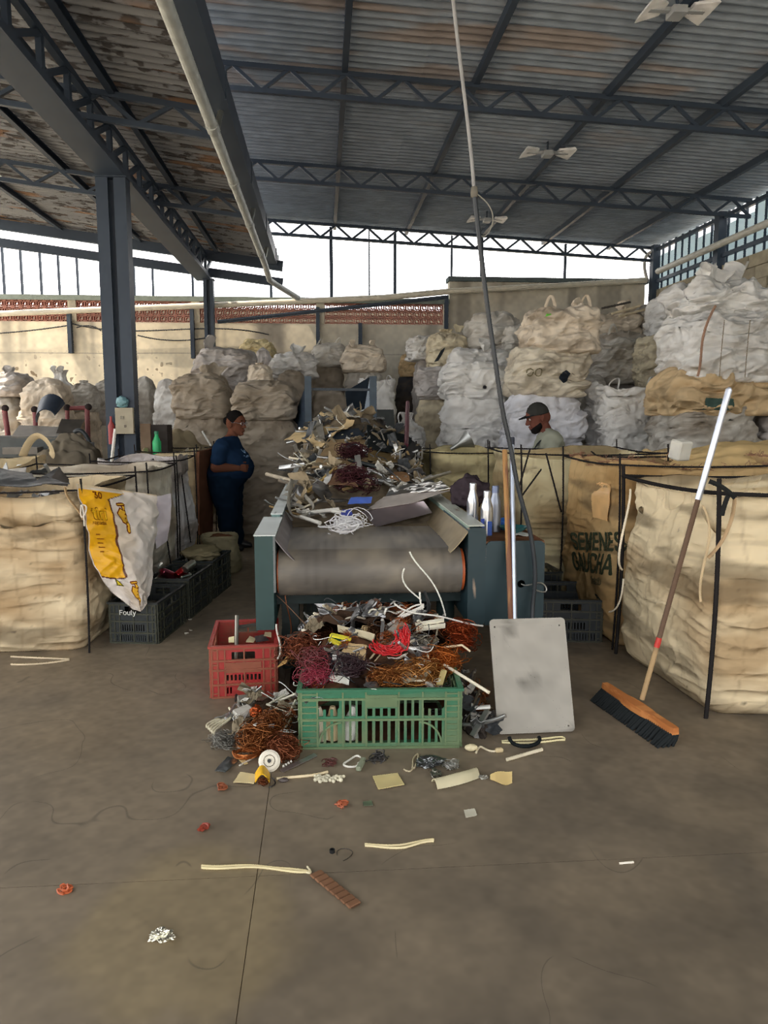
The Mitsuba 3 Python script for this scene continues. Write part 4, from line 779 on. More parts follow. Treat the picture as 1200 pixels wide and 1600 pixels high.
part(bm, 'block', fine(blk([(0, .019), (.03, .022), (.3, .024), (.38, .034), (.5, .038), (.62, .034), (.7, .024), (.97, .022), (1, .018)]), .03), 'm_paint', lambda v: np.where((fb(v * np.array([12, 12, 60]), 3, 5) > .5)[:, None], C(206, 136, 78), C(188, 116, 62)), 25, label='orange wooden block')
r = np.random.default_rng(5); br = []
for i in range(40):
    for j in range(4):
        c = e0 + d_ * L_ * (i + .5) / 40 + s_ * (-.016 + .011 * j) + [0, 0, -.014]; o = s_ * (.012 + .010 * (j - .5)) * 1.5 + d_ * r.normal(0, .006) + s_ * .012
        end = c + o; end[2] = .002; br.append(tube([c, (c + end) / 2 + s_ * -.002, end], [.007, .0085, .006], 5))
part(bm, 'bristles', cat(br), 'm_matte', C(48, 50, 52), kind='stuff', label='dark grey bristle tufts')
hb_ = G(1003, 1093, .085); kY = 3.50
ht = A(1139, 609, 3.56); ht2 = hb_ + (ht - hb_)
part(bm, 'handle', tube(np.linspace(hb_, hb_ + (ht2 - hb_) * .66, 14), .0125, 12), 'm_matte', lambda v: np.where((v[:, 2] < .35)[:, None], C(186, 158, 120), C(112, 92, 78)), 50, label='worn wooden lower handle')
part(bm, 'handle_tube', tube(np.vstack([np.linspace(hb_ + (ht2 - hb_) * .655, ht2, 8), ht2 + _n(ht2 - hb_) * .012]), [.0155] * 8 + [.006], 14), 'm_metal', C(214, 220, 236), 50, label='silver metal upper handle')
tp = hb_ + (ht2 - hb_) * .175; part(bm, 'tape', tube([tp, tp + _n(ht2 - hb_) * .05], .0138, 12), 'm_plastic', C(206, 60, 52), 50, label='red and white tape')
# steel bottles and things on the housing
def bottle(px, base, top, Y, r0, col, mat, label, cap=None, band=None):
    a = A(px, base, Y); z0 = .788; zt = A(px, top, Y)[2]; h = zt - z0; k = thing('bottle', label, 'bottle', 'bottles on the conveyor housing')
    pr = [(0, 0), (r0 * .92, 0), (r0, .02 * h), (r0, .58 * h), (r0 * .93, .66 * h), (r0 * .66, .78 * h), (r0 * .55, .84 * h), (r0 * .55, .86 * h)]
    part(k, 'body', place(lathe(pr + [(0, .86 * h)], 28), None, (a[0], Y, z0)), mat, col, 40)
    part(k, 'cap', place(lathe([(0, .85 * h), (r0 * .62, .85 * h), (r0 * .62, .985 * h), (r0 * .56, h), (0, h)], 24), None, (a[0], Y, z0)), mat, col if cap is None else cap, 40)
    if band is not None: part(k, 'label_band', place(lathe([(r0 * 1.01, .1 * h), (r0 * 1.015, .1 * h), (r0 * 1.015, .38 * h), (r0 * 1.01, .38 * h)], 28), None, (a[0], Y, z0)), 'm_plastic', band, 40)
ST = C(204, 210, 222)
bottle(738, 822, 755, 4.62, .036, ST, 'm_gloss', 'plain steel bottle, leftmost on the green housing')
bottle(760, 838, 767, 4.36, .036, ST, 'm_gloss', 'steel bottle with blue marks, in front on the green housing', band=None)
k = 'bottle_001'; a = A(760, 838, 4.36)
part(k, 'blue_mark', place(extr(sg.box(-.010, .05, .012, .10).buffer(.004), .003), rot([1, 0, 0], 90), (a[0] - .026, 4.36 - .027, .79)), 'm_plastic', C(30, 60, 150)); part(k, 'blue_mark', place(extr(sg.box(-.01, .0, .008, .075).buffer(.004), .003), rot([1, 0, 0], 90), (a[0] + .012, 4.36 - .034, .80)), 'm_plastic', C(40, 80, 170))
bottle(773, 832, 759, 4.52, .035, C(150, 156, 170), 'm_metal', 'dull bluish bottle behind the steel bottle with blue marks', cap=C(120, 130, 160))
def blob(c, s, seed, amp=.35, f=3.0, sub=3):
    m = trimesh.creation.icosphere(sub); v = np.array(m.vertices); v = v * (1 + amp * (fb(v * f * .5 + seed, 3, seed) - .5) * 2 - .14 * np.clip(ridged(v * f + seed, seed + 1) - .5, 0, 1))[:, None]
    m.vertices = v * np.asarray(s) + np.asarray(c); return m
a = A(722, 800, 5.1); solo('cloth_bundle', blob((a[0] + .06, 5.15, .87 + .09), (.13, .16, .11), 3, .5, 5), 'm_matte', tint(C(70, 60, 66), .3, 9), 'dark crumpled cloth bundle behind the steel bottles', 'cloth', smooth=True)
a = A(721, 775, 5.2); solo('cloth_lump', blob((a[0] + .02, 5.2, a[2]), (.05, .06, .06), 4, .3, 4, 2), 'm_matte', tint(C(96, 46, 60), .3, 9), 'dark red cloth lump on the cloth bundle', 'cloth', smooth=True)
a = A(790, 828, 4.6); solo('plastic_dish', place(lathe([(0, 0), (.05, 0), (.055, .03), (.05, .055), (.02, .07), (0, .07)], 20), None, (a[0], 4.62, .788)), 'm_plastic', C(40, 92, 170), 'blue plastic lid behind the silver pole', 'lid', smooth=40)
a = A(804, 836, 4.42); solo('green_bowl', place(lathe([(0, 0), (.03, 0), (.075, .03), (.085, .042), (.08, .042), (.028, .006), (0, .006)], 24), None, (a[0], 4.45, .788)), 'm_plastic', C(36, 92, 96), 'flat teal bowl on the green housing beside the poles', 'bowl', smooth=40)
solo('paper_scrap', slab(np.array([[[1.10 + .10 * i / 4, 4.32 + .12 * j / 4, .795 + .006 * math.sin(i * 1.7 + j)] for j in range(5)] for i in range(5)]), .002), 'm_matte', C(214, 216, 210), 'white paper scrap on the right end of the green housing', 'paper')
# ------------------------------------------------------------------ people
import manifold3d as m3
def sph(p, r, s=None):
    m = m3.Manifold.sphere(r, 20)
    if s is not None: m = m.scale(s)
    return m.translate([float(x) for x in p])
def limb(*pr): return m3.Manifold.batch_boolean([m3.Manifold.batch_hull([sph(*a), sph(*b)]) for a, b in zip(pr[:-1], pr[1:])], m3.OpType.Add)
def hullof(*s): return m3.Manifold.batch_hull(list(s))
def uni(*ms): return m3.Manifold.batch_boolean(list(ms), m3.OpType.Add)
def skin_mesh(m, e, it=10):
    q = m.refine_to_length(e).to_mesh(); t = trimesh.Trimesh(q.vert_properties[:, :3], q.tri_verts, process=True); trimesh.smoothing.filter_taubin(t, iterations=it); return t
def hand(w, fwd, side, up, sc=1.0, curl=0.6):
    """palm, four fingers and a thumb from the wrist w; fwd along the fingers, side towards the thumb, up = back of the hand"""
    w, fwd, side, up = np.asarray(w, float), _n(fwd), _n(side), _n(up); P = lambda a, b, c: w + sc * (fwd * a + side * b + up * c)
    ms = [hullof(sph(P(0, 0, 0), .024 * sc), sph(P(.075, .03, 0), .014 * sc), sph(P(.078, -.032, 0), .013 * sc), sph(P(.02, .028, 0), .016 * sc))]
    for k, (b, l) in enumerate(((.030, .072), (.010, .080), (-.011, .074), (-.031, .058))):
        a0 = P(.075, b, 0); c1 = curl * (1 + .1 * k); a1 = a0 + sc * l * .45 * (fwd * math.cos(c1 * .6) - up * math.sin(c1 * .6)); a2 = a1 + sc * l * .33 * (fwd * math.cos(c1 * 1.5) - up * math.sin(c1 * 1.5)); a3 = a2 + sc * l * .25 * (fwd * math.cos(c1 * 2.2) - up * math.sin(c1 * 2.2))
        ms.append(limb((a0, .010 * sc), (a1, .0095 * sc), (a2, .0085 * sc), (a3, .0075 * sc)))
    t0 = P(.022, .026, 0); t1 = P(.052, .058, -.012); t2 = P(.082, .062, -.024); ms.append(limb((t0, .013 * sc), (t1, .0105 * sc), (t2, .0085 * sc)))
    return uni(*ms)
def head(c, yaw, pitch, sc=1.0):
    """facing +x before turning: skull, jaw, nose, brow, lips, ears"""
    S = lambda x, y, z, r, s=None: sph((x, y, z), r, s)
    m = uni(hullof(S(-.02, 0, .035, .088), S(.03, 0, .04, .075), S(-.045, 0, .0, .07)), hullof(S(.03, 0, .02, .068), S(.052, 0, -.085, .033), S(.02, .038, -.055, .03), S(.02, -.038, -.055, .03), S(-.01, 0, -.02, .06)),
            hullof(S(.098, 0, .022, .009), S(.118, 0, -.018, .012), S(.098, .015, -.024, .009), S(.098, -.015, -.024, .009), S(.085, 0, -.02, .015)), hullof(S(.088, .03, .035, .012), S(.088, -.03, .035, .012)),
            hullof(S(.093, .018, -.052, .008), S(.099, 0, -.050, .0095), S(.093, -.018, -.052, .008)), hullof(S(.090, .016, -.066, .008), S(.096, 0, -.067, .010), S(.090, -.016, -.066, .008)), S(.078, 0, -.092, .018),
            *[hullof(S(-.005, s * .083, .015, .015), S(-.02, s * .088, .02, .016), S(-.008, s * .08, -.02, .011)) for s in (-1, 1)])
    R = rz(math.degrees(yaw)) @ rot([0, 1, 0], math.degrees(pitch)); M4 = np.c_[R * sc, c]
    return m, M4
def put(m, M4): return m.transform([[float(x) for x in r] for r in M4])
def at4(M4, p): return M4[:, :3] @ np.asarray(p, float) + M4[:, 3]
def worker(label, org, yaw, J, skin, shirt, trousers, shoe, sleeve, hem, hw=1.0, headyaw=0, headpitch=0, long_sleeve=False, belly=True):
    key = thing('person', label, 'person'); R = rz(math.degrees(yaw)); org = np.asarray(org, float)
    def Wm(t): return place(t, R, org)
    hm, H4 = head(J['head'], headyaw, headpitch, J.get('hs', 1.0))
    parts_, sh, tr, fe = [put(hm, H4)], [], [], []
    nk = J['neck']; parts_.append(limb((at4(H4, (-.025, 0, -.05)), .056), (nk, .062)))
    tors = hullof(sph(J['chest'], J['rc'], (1, 1.12, 1)), sph(J['sh'][0], .07), sph(J['sh'][1], .07), sph(nk, .06)); low = hullof(sph(J['chest'], J['rc'] * .97, (1, 1.1, 1)), sph(J['belly'], J['rb'], (1.0, 1.05, 1))); hip = hullof(sph(J['belly'], J['rb'] * .96), sph(J['hip'], J['rh'], (1, 1.15, 1)))
    parts_ += [tors, low, hip]
    for i, s in enumerate((-1, 1)):
        a, e, w = J['sh'][i], J['el'][i], J['wr'][i]; parts_.append(limb((a, .062 * hw), (e, .048 * hw), (w, .031 * hw)))
        f = _n(np.asarray(w) - e); parts_.append(hand(w, f, (0, 0, 1), np.cross((0, 0, 1), f) * s, 1.0, .9))
        parts_.append(limb((J['th'][i], .11 * hw), (J['kn'][i], .068 * hw), (J['an'][i], .042)))
    body = skin_mesh(uni(*parts_), .014, 6); part(key, 'body', Wm(body), 'm_matte', tint(skin, .12, 20, 2), True)
    up = np.array([0, 0, .012]); infl = .016
    shirt_m = uni(hullof(sph(J['chest'], J['rc'] + infl, (1, 1.12, 1)), sph(J['sh'][0], .082), sph(J['sh'][1], .082), sph(nk + np.array([0, 0, -.03]), .075)), hullof(sph(J['chest'], (J['rc'] + infl), (1, 1.1, 1)), sph(J['belly'], J['rb'] + infl, (1.0, 1.06, 1))), hullof(sph(J['belly'], J['rb'] + infl * .9), sph(J['hip'] + np.array([0, 0, .02]), J['rh'] + infl, (1, 1.13, 1))))
    sl = []
    for i in range(2):
        a, e, w = (np.asarray(J[k][i], float) for k in ('sh', 'el', 'wr')); end = a + (e - a) * sleeve
        sl.append(limb((a, .078 * hw), (end, .070 * hw)) if not long_sleeve else limb((a, .076 * hw), (e, .062 * hw), (e + (w - e) * .9, .044)))
    shirt_m = uni(shirt_m.trim_by_plane([0, 0, 1.0], hem), *sl)
    st = skin_mesh(shirt_m, .02, 8); v = np.array(st.vertices); n = np.array(st.vertex_normals); st.vertices = v + n * ((ridged(v * np.array([9, 9, 16.]), 3) - .5) * .014 + (fb(v * 6, 3, 4) - .5) * .02)[:, None]
    part(key, 'shirt', Wm(st), 'm_matte', tint(shirt, .12, 12, 5), True)
    pm = [hullof(sph(J['hip'], J['rh'] + .012, (1, 1.15, 1)), sph(J['belly'] - np.array([0.02, 0, .05]), J['rb'] * .97)).trim_by_plane([0, 0, -1.0], -(hem + .05))]
    for i in range(2): pm.append(limb((J['th'][i], .135 * hw), (J['kn'][i], .095 * hw), (np.asarray(J['an'][i]) + [0, 0, -.01], .075 * hw)))
    for i in range(2): pm.append(hullof(sph(J['hip'] + np.array([0, (-1, 1)[i] * .03, 0]), J['rh']), sph(J['th'][i], .13 * hw)).trim_by_plane([0, 0, -1.0], -(hem + .04)))
    pt = skin_mesh(uni(*pm).trim_by_plane([0, 0, 1.0], .045), .022, 8); v = np.array(pt.vertices); n = np.array(pt.vertex_normals); pt.vertices = v + n * ((ridged(v * np.array([8, 8, 13.]), 7) - .5) * .016)[:, None]
    part(key, 'trousers', Wm(pt), 'm_matte', tint(trousers, .12, 12, 6), True)
    for i in range(2):
        an = np.asarray(J['an'][i]); f = np.array([math.cos(J.get('fy', (0, 0))[i]), math.sin(J.get('fy', (0, 0))[i]), 0]); fl = lambda p: [float(x) for x in p]
        s = hullof(sph(an * [1, 1, 0] + f * -.035 + [0, 0, .042], .038), sph(an * [1, 1, 0] + f * .09 + [0, 0, .038], .040), sph(an * [1, 1, 0] + f * .155 + [0, 0, .03], .030), sph(an * [1, 1, 0] + [0, 0, .075], .046)).trim_by_plane([0, 0, 1.0], .004)
        part(key, 'shoe', Wm(skin_mesh(s, .02, 4)), 'm_plastic', shoe, True)
    for s in (-1, 1):
        part(key, 'eye', Wm(place(trimesh.creation.icosphere(2, .0125), None, at4(H4, (.087, s * .031, .018)))), 'm_plastic', lambda v, c=R @ at4(H4, (.0985, s * .031, .018)) + org: np.where((np.linalg.norm(v - c, axis=1) < .0068)[:, None], C(24, 18, 16), C(214, 206, 198)), True)
        part(key, 'eyebrow', Wm(place(tube([(.0, -.014, 0), (.004, 0, .004), (0, .014, 0)], .0035, 6), H4[:, :3], at4(H4, (.096, s * .031, .044)))), 'm_matte', C(20, 16, 14), True)
    return key, H4, (lambda t: Wm(t)), R, org
V3 = lambda *a: np.array(a, float)
# the woman, seen from her right side, looking to the right of the picture
J = dict(head=V3(.095, 0, 1.372), hs=1.02, neck=V3(.045, 0, 1.235), chest=V3(.0, 0, 1.06), rc=.155, belly=V3(.075, 0, .92), rb=.180, hip=V3(-.045, 0, .80), rh=.185,
         sh=(V3(-.015, -.175, 1.135), V3(-.015, .175, 1.135)), el=(V3(-.07, -.235, .925), V3(-.07, .235, .925)), wr=(V3(.155, -.17, .915), V3(.165, .12, .915)),
         th=(V3(-.03, -.095, .70), V3(-.03, .095, .70)), kn=(V3(.005, -.09, .42), V3(.0, .095, .42)), an=(V3(.0, -.09, .09), V3(.03, .10, .09)), fy=(-.15, .1))
SK1 = C(104, 68, 54)
kW, H4, Wm, RW, OW = worker('woman in a navy t-shirt and dark trousers with glasses, standing left of the conveyor', (-1.03, 8.5, 0), -.18, J, SK1, C(31, 46, 70), C(28, 37, 54), C(22, 24, 28), .62, .80, 1.18, headyaw=-.35, headpitch=.05)
hc = uni(sph((-.028, 0, .05), .098), sph((-.012, 0, .062), .094)).trim_by_plane([.82, 0, 1.0], .022); hc = uni(hc, hullof(sph((-.115, 0, .035), .046), sph((-.10, 0, .06), .03)))
part(kW, 'hair', Wm(place(skin_mesh(hc, .014, 5), H4[:, :3], H4[:, 3])), 'm_matte', tint(C(30, 26, 26), .3, 40), True)
fr_ = [tube(np.c_[np.full(17, .108), s * .032 + .023 * np.cos(np.linspace(0, 6.283, 17)), .016 + .017 * np.sin(np.linspace(0, 6.283, 17))], .0022, 6) for s in (-1, 1)] + [tube([(.110, -.01, .02), (.113, 0, .022), (.110, .01, .02)], .002, 6)] + [tube([(.106, s * .055, .02), (.05, s * .085, .024), (-.005, s * .09, .022)], .002, 6) for s in (-1, 1)]
part(kW, 'glasses', Wm(place(cat(fr_), H4[:, :3], H4[:, 3])), 'm_metal', C(170, 176, 190), label='thin framed glasses')
# the man with the cap, facing left, looking down
J = dict(head=V3(.10, 0, 1.445), hs=1.06, neck=V3(.02, 0, 1.315), chest=V3(-.01, 0, 1.12), rc=.150, belly=V3(.02, 0, .98), rb=.145, hip=V3(-.02, 0, .84), rh=.150,
         sh=(V3(-.02, -.19, 1.24), V3(-.02, .19, 1.24)), el=(V3(.02, -.25, .97), V3(.03, .25, .97)), wr=(V3(.24, -.16, .93), V3(.25, .15, .93)),
         th=(V3(-.01, -.09, .74), V3(-.01, .09, .74)), kn=(V3(.02, -.09, .45), V3(.02, .09, .45)), an=(V3(-.02, -.09, .09), V3(.0, .10, .09)))
SK2 = C(112, 72, 62)
kM, H4, Wm, RM, OM = worker('man in a black cap and grey-green shirt behind the open bags, looking down', (2.17, 7.3, 0), math.pi - .12, J, SK2, C(150, 152, 138), C(50, 54, 62), C(30, 30, 32), .7, .86, 1.0, headyaw=.18, headpitch=.30, long_sleeve=True)
cp = sph((-.006, 0, .046), .104).trim_by_plane([-.10, 0, 1.0], .036); brim = extr(sg.Point(0, 0).buffer(.085, 12).intersection(sg.box(-.0, -.1, .1, .1)), .006)
v = np.array(brim.vertices); br = trimesh.Trimesh(np.c_[.065 + v[:, 0] * 1.3, v[:, 1], .060 - .22 * v[:, 0] + v[:, 2] - 1.6 * v[:, 1] ** 2], brim.faces, process=False)
part(kM, 'cap_crown', Wm(place(skin_mesh(cp, .014, 4), H4[:, :3], H4[:, 3])), 'm_matte', C(58, 56, 54), True, label='faded black cap'); part(kM, 'cap_brim', Wm(place(br, H4[:, :3], H4[:, 3])), 'm_matte', C(46, 45, 46))
bd_ = hullof(sph((.055, 0, -.086), .043), sph((.028, .042, -.052), .034), sph((.028, -.042, -.052), .034), sph((.02, 0, -.07), .05)).trim_by_plane([-.5, 0, -1.0], .022)
part(kM, 'beard', Wm(place(skin_mesh(bd_, .012, 4), H4[:, :3], H4[:, 3])), 'm_matte', tint(C(30, 26, 26), .3, 60), True)
part(kM, 'strap', Wm(tube(spline([V3(-.08, .10, 1.30), V3(.07, .13, 1.26), V3(.165, .10, 1.10), V3(.16, .06, .95)], 16), .018, 6, flat=.3)), 'm_matte', C(48, 50, 52), 40, label='dark bag strap over the shoulder')
# ------------------------------------------------------------------ scrap: templates of loose pieces, scattered over the heaps
def bent_strip(L, w, t, bend, seed, twist=0.3):
    r = np.random.default_rng(seed); n = 14; s = np.linspace(-1, 1, n); a = bend * s + r.uniform(-.3, .3) * s * s
    x = np.cumsum(np.cos(a)) * L / n; z = np.cumsum(np.sin(a)) * L / n; x -= x.mean(); z -= z.mean()
    P = np.array([[[x[i], y * w / 2 * math.cos(twist * s[i]), z[i] + y * w / 2 * math.sin(twist * s[i])] for y in (-1, 0, 1)] for i in range(n)])
    P[:, 1, 2] -= .10 * w * r.uniform(-1, 1.5); return slab(P, t)
def rumpled(w, h, amp, seed, n=9, t=.003, fold=0.0, cut=0.25):
    r = np.random.default_rng(seed); u, v = np.meshgrid(np.linspace(-.5, .5, n), np.linspace(-.5, .5, n), indexing='ij')
    sk = r.uniform(-cut, cut, 4); X = u * w * (1 + sk[0] * v * 2) ; Y = v * h * (1 + sk[1] * u * 2)
    Z = amp * (fb(np.stack([u * 4 + seed, v * 4, u * 0], -1), 3, seed) - .5) * 2 + fold * np.abs(u + sk[2]) * w
    return slab(np.stack([X, Y, Z], -1), t)
def pipe_piece(L, r, bend, seed): s = np.linspace(-.5, .5, 10); return tube(np.c_[s * L, s * 0, bend * L * (s * s)], r, 8)
def wiggle(L, r, seed, amp=.25, n=26, sides=5):
    g = np.random.default_rng(seed); p = np.cumsum(g.normal(0, 1, (7, 3)) * [1, 1, .35] + [.8, 0, 0], axis=0); p -= p.mean(0); p *= L / (np.ptp(p[:, 0]) + 1e-6); p[:, 1:] *= amp * 2
    return tube(spline(p, n), r, sides)
def block(a, b, c, seed):
    m = cham(a, b, c, min(a, b, c) * .15); return m
def wire_nest(s, n, r, seed, pts=22, loops=1.6, sides=4, flatten=.6, thick=0.0):
    g = np.random.default_rng(seed); out = []
    for i in range(n):
        c = g.normal(0, .28, 3) * s; R = s * g.uniform(.35, .95); ax = np.linalg.qr(g.normal(0, 1, (3, 3)))[0]; t = np.linspace(0, loops * 2 * np.pi * g.uniform(.4, 1), pts) + g.uniform(0, 6)
        q = np.c_[np.cos(t), np.sin(t) * g.uniform(.4, 1), .25 * np.sin(t * 1.7 + i)] @ ax.T * R + c + np.cumsum(g.normal(0, .05, (pts, 3)), 0) * s
        out.append(tube(q * [1, 1, flatten], r * g.uniform(.8, 1.2), sides, False))
    return cat(out)
GREY, WHT, CRM, BRN, KRF, BLK, STL, CPR, BLU = C(158, 155, 148), C(228, 228, 222), C(218, 210, 184), C(140, 128, 108), C(166, 150, 124), C(66, 67, 70), C(205, 206, 206), C(168, 92, 48), C(70, 110, 190)
TEMPL = {}
def templ(kind, col, mat, mk, n=3, amt=.25):
    TEMPL[kind] = [shape(mk(i), mat, tint(col, amt, 14, i + len(TEMPL)), 40) for i in range(n)]
templ('metal_strip', STL, 'm_metal', lambda i: bent_strip(.20 + .08 * i, .028 + .008 * i, .003, .35 * (i - 1), i), 4)
templ('plastic_strip', CRM, 'm_plastic', lambda i: bent_strip(.16 + .07 * i, .022, .004, .4 * (i - 1.2), i + 9), 3)
templ('grey_strip', GREY, 'm_matte', lambda i: bent_strip(.22 + .07 * i, .035, .003, .5 * (i - 1), i + 19), 3)
templ('wood_sliver', C(150, 126, 90), 'm_matte', lambda i: block(.24 + .05 * i, .022, .012, i), 2)
templ('cardboard_flap', KRF, 'm_matte', lambda i: rumpled(.18 + .05 * i, .13, .02, i + 3, fold=.25), 3)
templ('tin_sheet', C(150, 150, 152), 'm_metal', lambda i: rumpled(.16 + .05 * i, .11, .03, i + 13, fold=-.2), 4)
templ('plastic_shard', C(206, 204, 196), 'm_plastic', lambda i: rumpled(.11 + .03 * i, .08, .02, i + 23, fold=.3), 3)
templ('dark_shard', BLK, 'm_plastic', lambda i: rumpled(.16 + .06 * i, .12, .02, i + 33, fold=.35), 3)
templ('metal_tube', C(186, 188, 188), 'm_metal', lambda i: pipe_piece(.22 + .08 * i, .009 + .003 * i, .1 * i, i), 3)
templ('black_cable', BLK, 'm_plastic', lambda i: wiggle(.24 + .08 * i, .0045, i + 4), 4)
templ('white_cable', WHT, 'm_plastic', lambda i: wiggle(.20 + .08 * i, .0042, i + 14, .18), 3)
templ('copper_wire', CPR, 'm_metal', lambda i: wire_nest(.07, 14, .0016, i + 50), 3)
templ('brown_shard', BRN, 'm_matte', lambda i: rumpled(.15 + .04 * i, .10, .03, i + 43, fold=.3), 3)
templ('connector', C(214, 208, 190), 'm_plastic', lambda i: block(.045 + .01 * i, .028, .02, i), 3)
LAB = {'metal_strip': 'bent shiny metal strip', 'plastic_strip': 'curved cream plastic strip', 'grey_strip': 'bent dull grey strip', 'wood_sliver': 'thin wooden sliver', 'cardboard_flap': 'folded brown cardboard flap', 'tin_sheet': 'crumpled piece of grey tin', 'plastic_shard': 'pale broken plastic shard', 'dark_shard': 'dark broken plastic shard', 'metal_tube': 'short pale metal tube', 'black_cable': 'loose black cable end', 'white_cable': 'loose white cable end', 'copper_wire': 'small tuft of copper wire', 'brown_shard': 'dull brown shard', 'connector': 'small pale plastic connector'}
CAT = {'metal_strip': 'strip', 'plastic_strip': 'strip', 'grey_strip': 'strip', 'wood_sliver': 'wood', 'cardboard_flap': 'cardboard', 'tin_sheet': 'sheet metal', 'plastic_shard': 'shard', 'dark_shard': 'shard', 'metal_tube': 'tube', 'black_cable': 'cable', 'white_cable': 'cable', 'copper_wire': 'wire', 'brown_shard': 'shard', 'connector': 'connector'}
def scatter(n, kinds, where, pos, seed, sc=1.0, tilt=28, lift=.015):
    g = np.random.default_rng(seed)
    for i in range(n):
        kd = kinds[int(g.integers(len(kinds)))]; x, y, z = pos(g); k = free(kd); d = TEMPL[kd][int(g.integers(len(TEMPL[kd])))]
        scene[k] = {**d, 'to_world': T().translate([x, y, z + lift]).rotate([0, 0, 1], float(g.uniform(0, 360))).rotate([1, 0, 0], float(g.normal(0, tilt))).rotate([0, 1, 0], float(g.normal(0, tilt))).scale(float(sc * g.uniform(.75, 1.25)))}
        tag(k, f'{LAB[kd]} {where}', CAT[kd], f'{LAB[kd]}s {where}'.replace('ends ', 'ends '))
# heap on the belt
def HZ(x, y):
    x = np.asarray(x, float); y = np.asarray(y, float)
    a = np.clip((y - 5.15) / 2.7, 0, 1) ** .8; b = np.clip((9.1 - y) / .9, 0, 1); c = np.clip(1 - ((x - .29) / .78) ** 2, 0, 1) ** .6
    return .735 + .70 * a * b * c * (.82 + .36 * fb(np.stack([x * 3, y * 3, x * 0], -1), 3, 5))
X_, Y_ = np.meshgrid(np.linspace(-.24, .77, 40), np.linspace(5.1, 8.78, 95), indexing='ij'); Z_ = HZ(X_, Y_) - .03 + .05 * (ns(np.stack([X_ * 14, Y_ * 14, X_ * 0], -1), 3) - .5)
Z_ = np.where(np.abs(X_ - .265) > .47, np.minimum(Z_, .95), Z_); Zb = np.maximum(Z_, .742)
mm = grid(np.stack([X_, Y_, Zb], -1)); bt = grid(np.stack([X_, Y_, X_ * 0 + .739], -1)[::-1])
solo('scrap_heap', cat(mm, bt), 'm_matte', tint(C(124, 112, 94), .45, 9, 2, C(66, 62, 58), .7), 'long dusty mound of small mixed scrap riding on the conveyor belt', 'scrap heap', None, False, 'stuff')
def pos_heap(g):
    while True:
        x, y = g.uniform(-.28, .86), 5.2 + 2.3 * g.uniform(0, 1) ** .95
        if x > .12 and y < 5.75 or abs(x - .24) < .16 and y < 5.45: continue
        z = float(HZ(x, y))
        if z > .76 or (abs(x - .27) < .45 and y < 6): return x, y, z
W1 = 'in the heap on the conveyor belt'
scatter(225, ['metal_strip', 'metal_strip', 'plastic_strip', 'grey_strip', 'grey_strip', 'metal_strip', 'wood_sliver', 'cardboard_flap', 'tin_sheet', 'tin_sheet', 'plastic_shard', 'plastic_shard', 'dark_shard', 'metal_tube', 'metal_tube', 'black_cable', 'white_cable', 'brown_shard', 'brown_shard', 'connector'], W1, pos_heap, 11, .82)
scatter(55, ['metal_strip', 'grey_strip', 'tin_sheet', 'plastic_shard', 'brown_shard', 'metal_tube', 'cardboard_flap', 'dark_shard'], 'at the back of the heap on the conveyor', lambda g: (lambda x, y: (x, y, float(HZ(x, y))))(g.uniform(-.25, .85), g.uniform(7.5, 8.6)), 13, .8)
def on(px, py, Y, dz=0):
    if Y > 5.3:  # lies on the heap: the nearest point of the heap's surface on this line
        for y in np.arange(4.9, Y + .6, .03):
            p = A(px, py, y)
            if -.4 < p[0] < .95 and p[2] <= float(HZ(p[0], y)) + .035: return p + [0, 0, dz + .02]
    p = A(px, py, Y); return p + [0, 0, dz]
def quadsheet(pts, n=14, amp=.02, t=.004, seed=1, f=5):
    """a rumpled sheet over four corner points"""
    a, b, c, d = [np.asarray(p, float) for p in pts]; u, v = np.meshgrid(np.linspace(0, 1, n), np.linspace(0, 1, n), indexing='ij'); u, v = u[..., None], v[..., None]
    P = a * (1 - u) * (1 - v) + b * u * (1 - v) + c * u * v + d * (1 - u) * v; nn = _n(np.cross(b - a, d - a)); P = P + nn * ((fb(P * f + seed, 3, seed) - .5) * 2 * amp)[..., None] + (fb(P * 9 + 3, 2, seed)[..., None] - .5) * amp * .6
    return slab(P, t)
def sheet(name, px, mat, col, label, cat_, amp=.02, t=.004, seed=1, f=5): return solo(name, quadsheet([on(*p) for p in px], 18, amp, t, seed, f), mat, tint(col, .25, 9, seed), label, cat_, smooth=40)
sheet('metal_sheet', [(565, 800, 5.28), (588, 824, 5.07), (675, 801, 5.28), (662, 782, 5.29)], 'm_metal', C(172, 160, 164), 'flat grey mauve metal sheet lying on the front of the scrap heap', 'sheet metal', .012, .003, 3)
sheet('metal_sheet', [(572, 798, 5.29), (600, 780, 5.7), (706, 766, 5.29), (645, 786, 5.25)], 'm_matte', C(170, 162, 156), 'pale stiff sheet above the mauve one, reaching over the right rail', 'sheet metal', .015, .004, 4)
sheet('foil_sheet', [(602, 780, 5.6), (612, 764, 5.9), (690, 752, 5.9), (704, 764, 5.29)], 'm_gloss', C(200, 196, 190), 'crinkled silvery foil sheet near the right rail', 'foil', .03, .003, 5, 14)
sheet('cardboard_sheet', [(487, 735, 7.0), (573, 726, 7.0), (571, 688, 7.25), (516, 690, 7.25)], 'm_matte', C(164, 140, 108), 'upright brown cardboard sheet in the middle of the scrap heap', 'cardboard', .02, .006, 6)
sheet('kraft_sack', [(448, 688, 8.0), (500, 700, 7.9), (553, 662, 8.3), (505, 645, 8.5)], 'm_matte', C(206, 182, 140), 'crumpled tan paper sack at the back left of the scrap heap', 'sack', .07, .006, 7, 6)
sheet('black_sheet', [(575, 708, 7.8), (652, 716, 7.6), (640, 682, 8.0), (573, 668, 8.2)], 'm_matte', C(50, 54, 56), 'large black bent panel at the back right of the scrap heap', 'panel', .03, .006, 8)
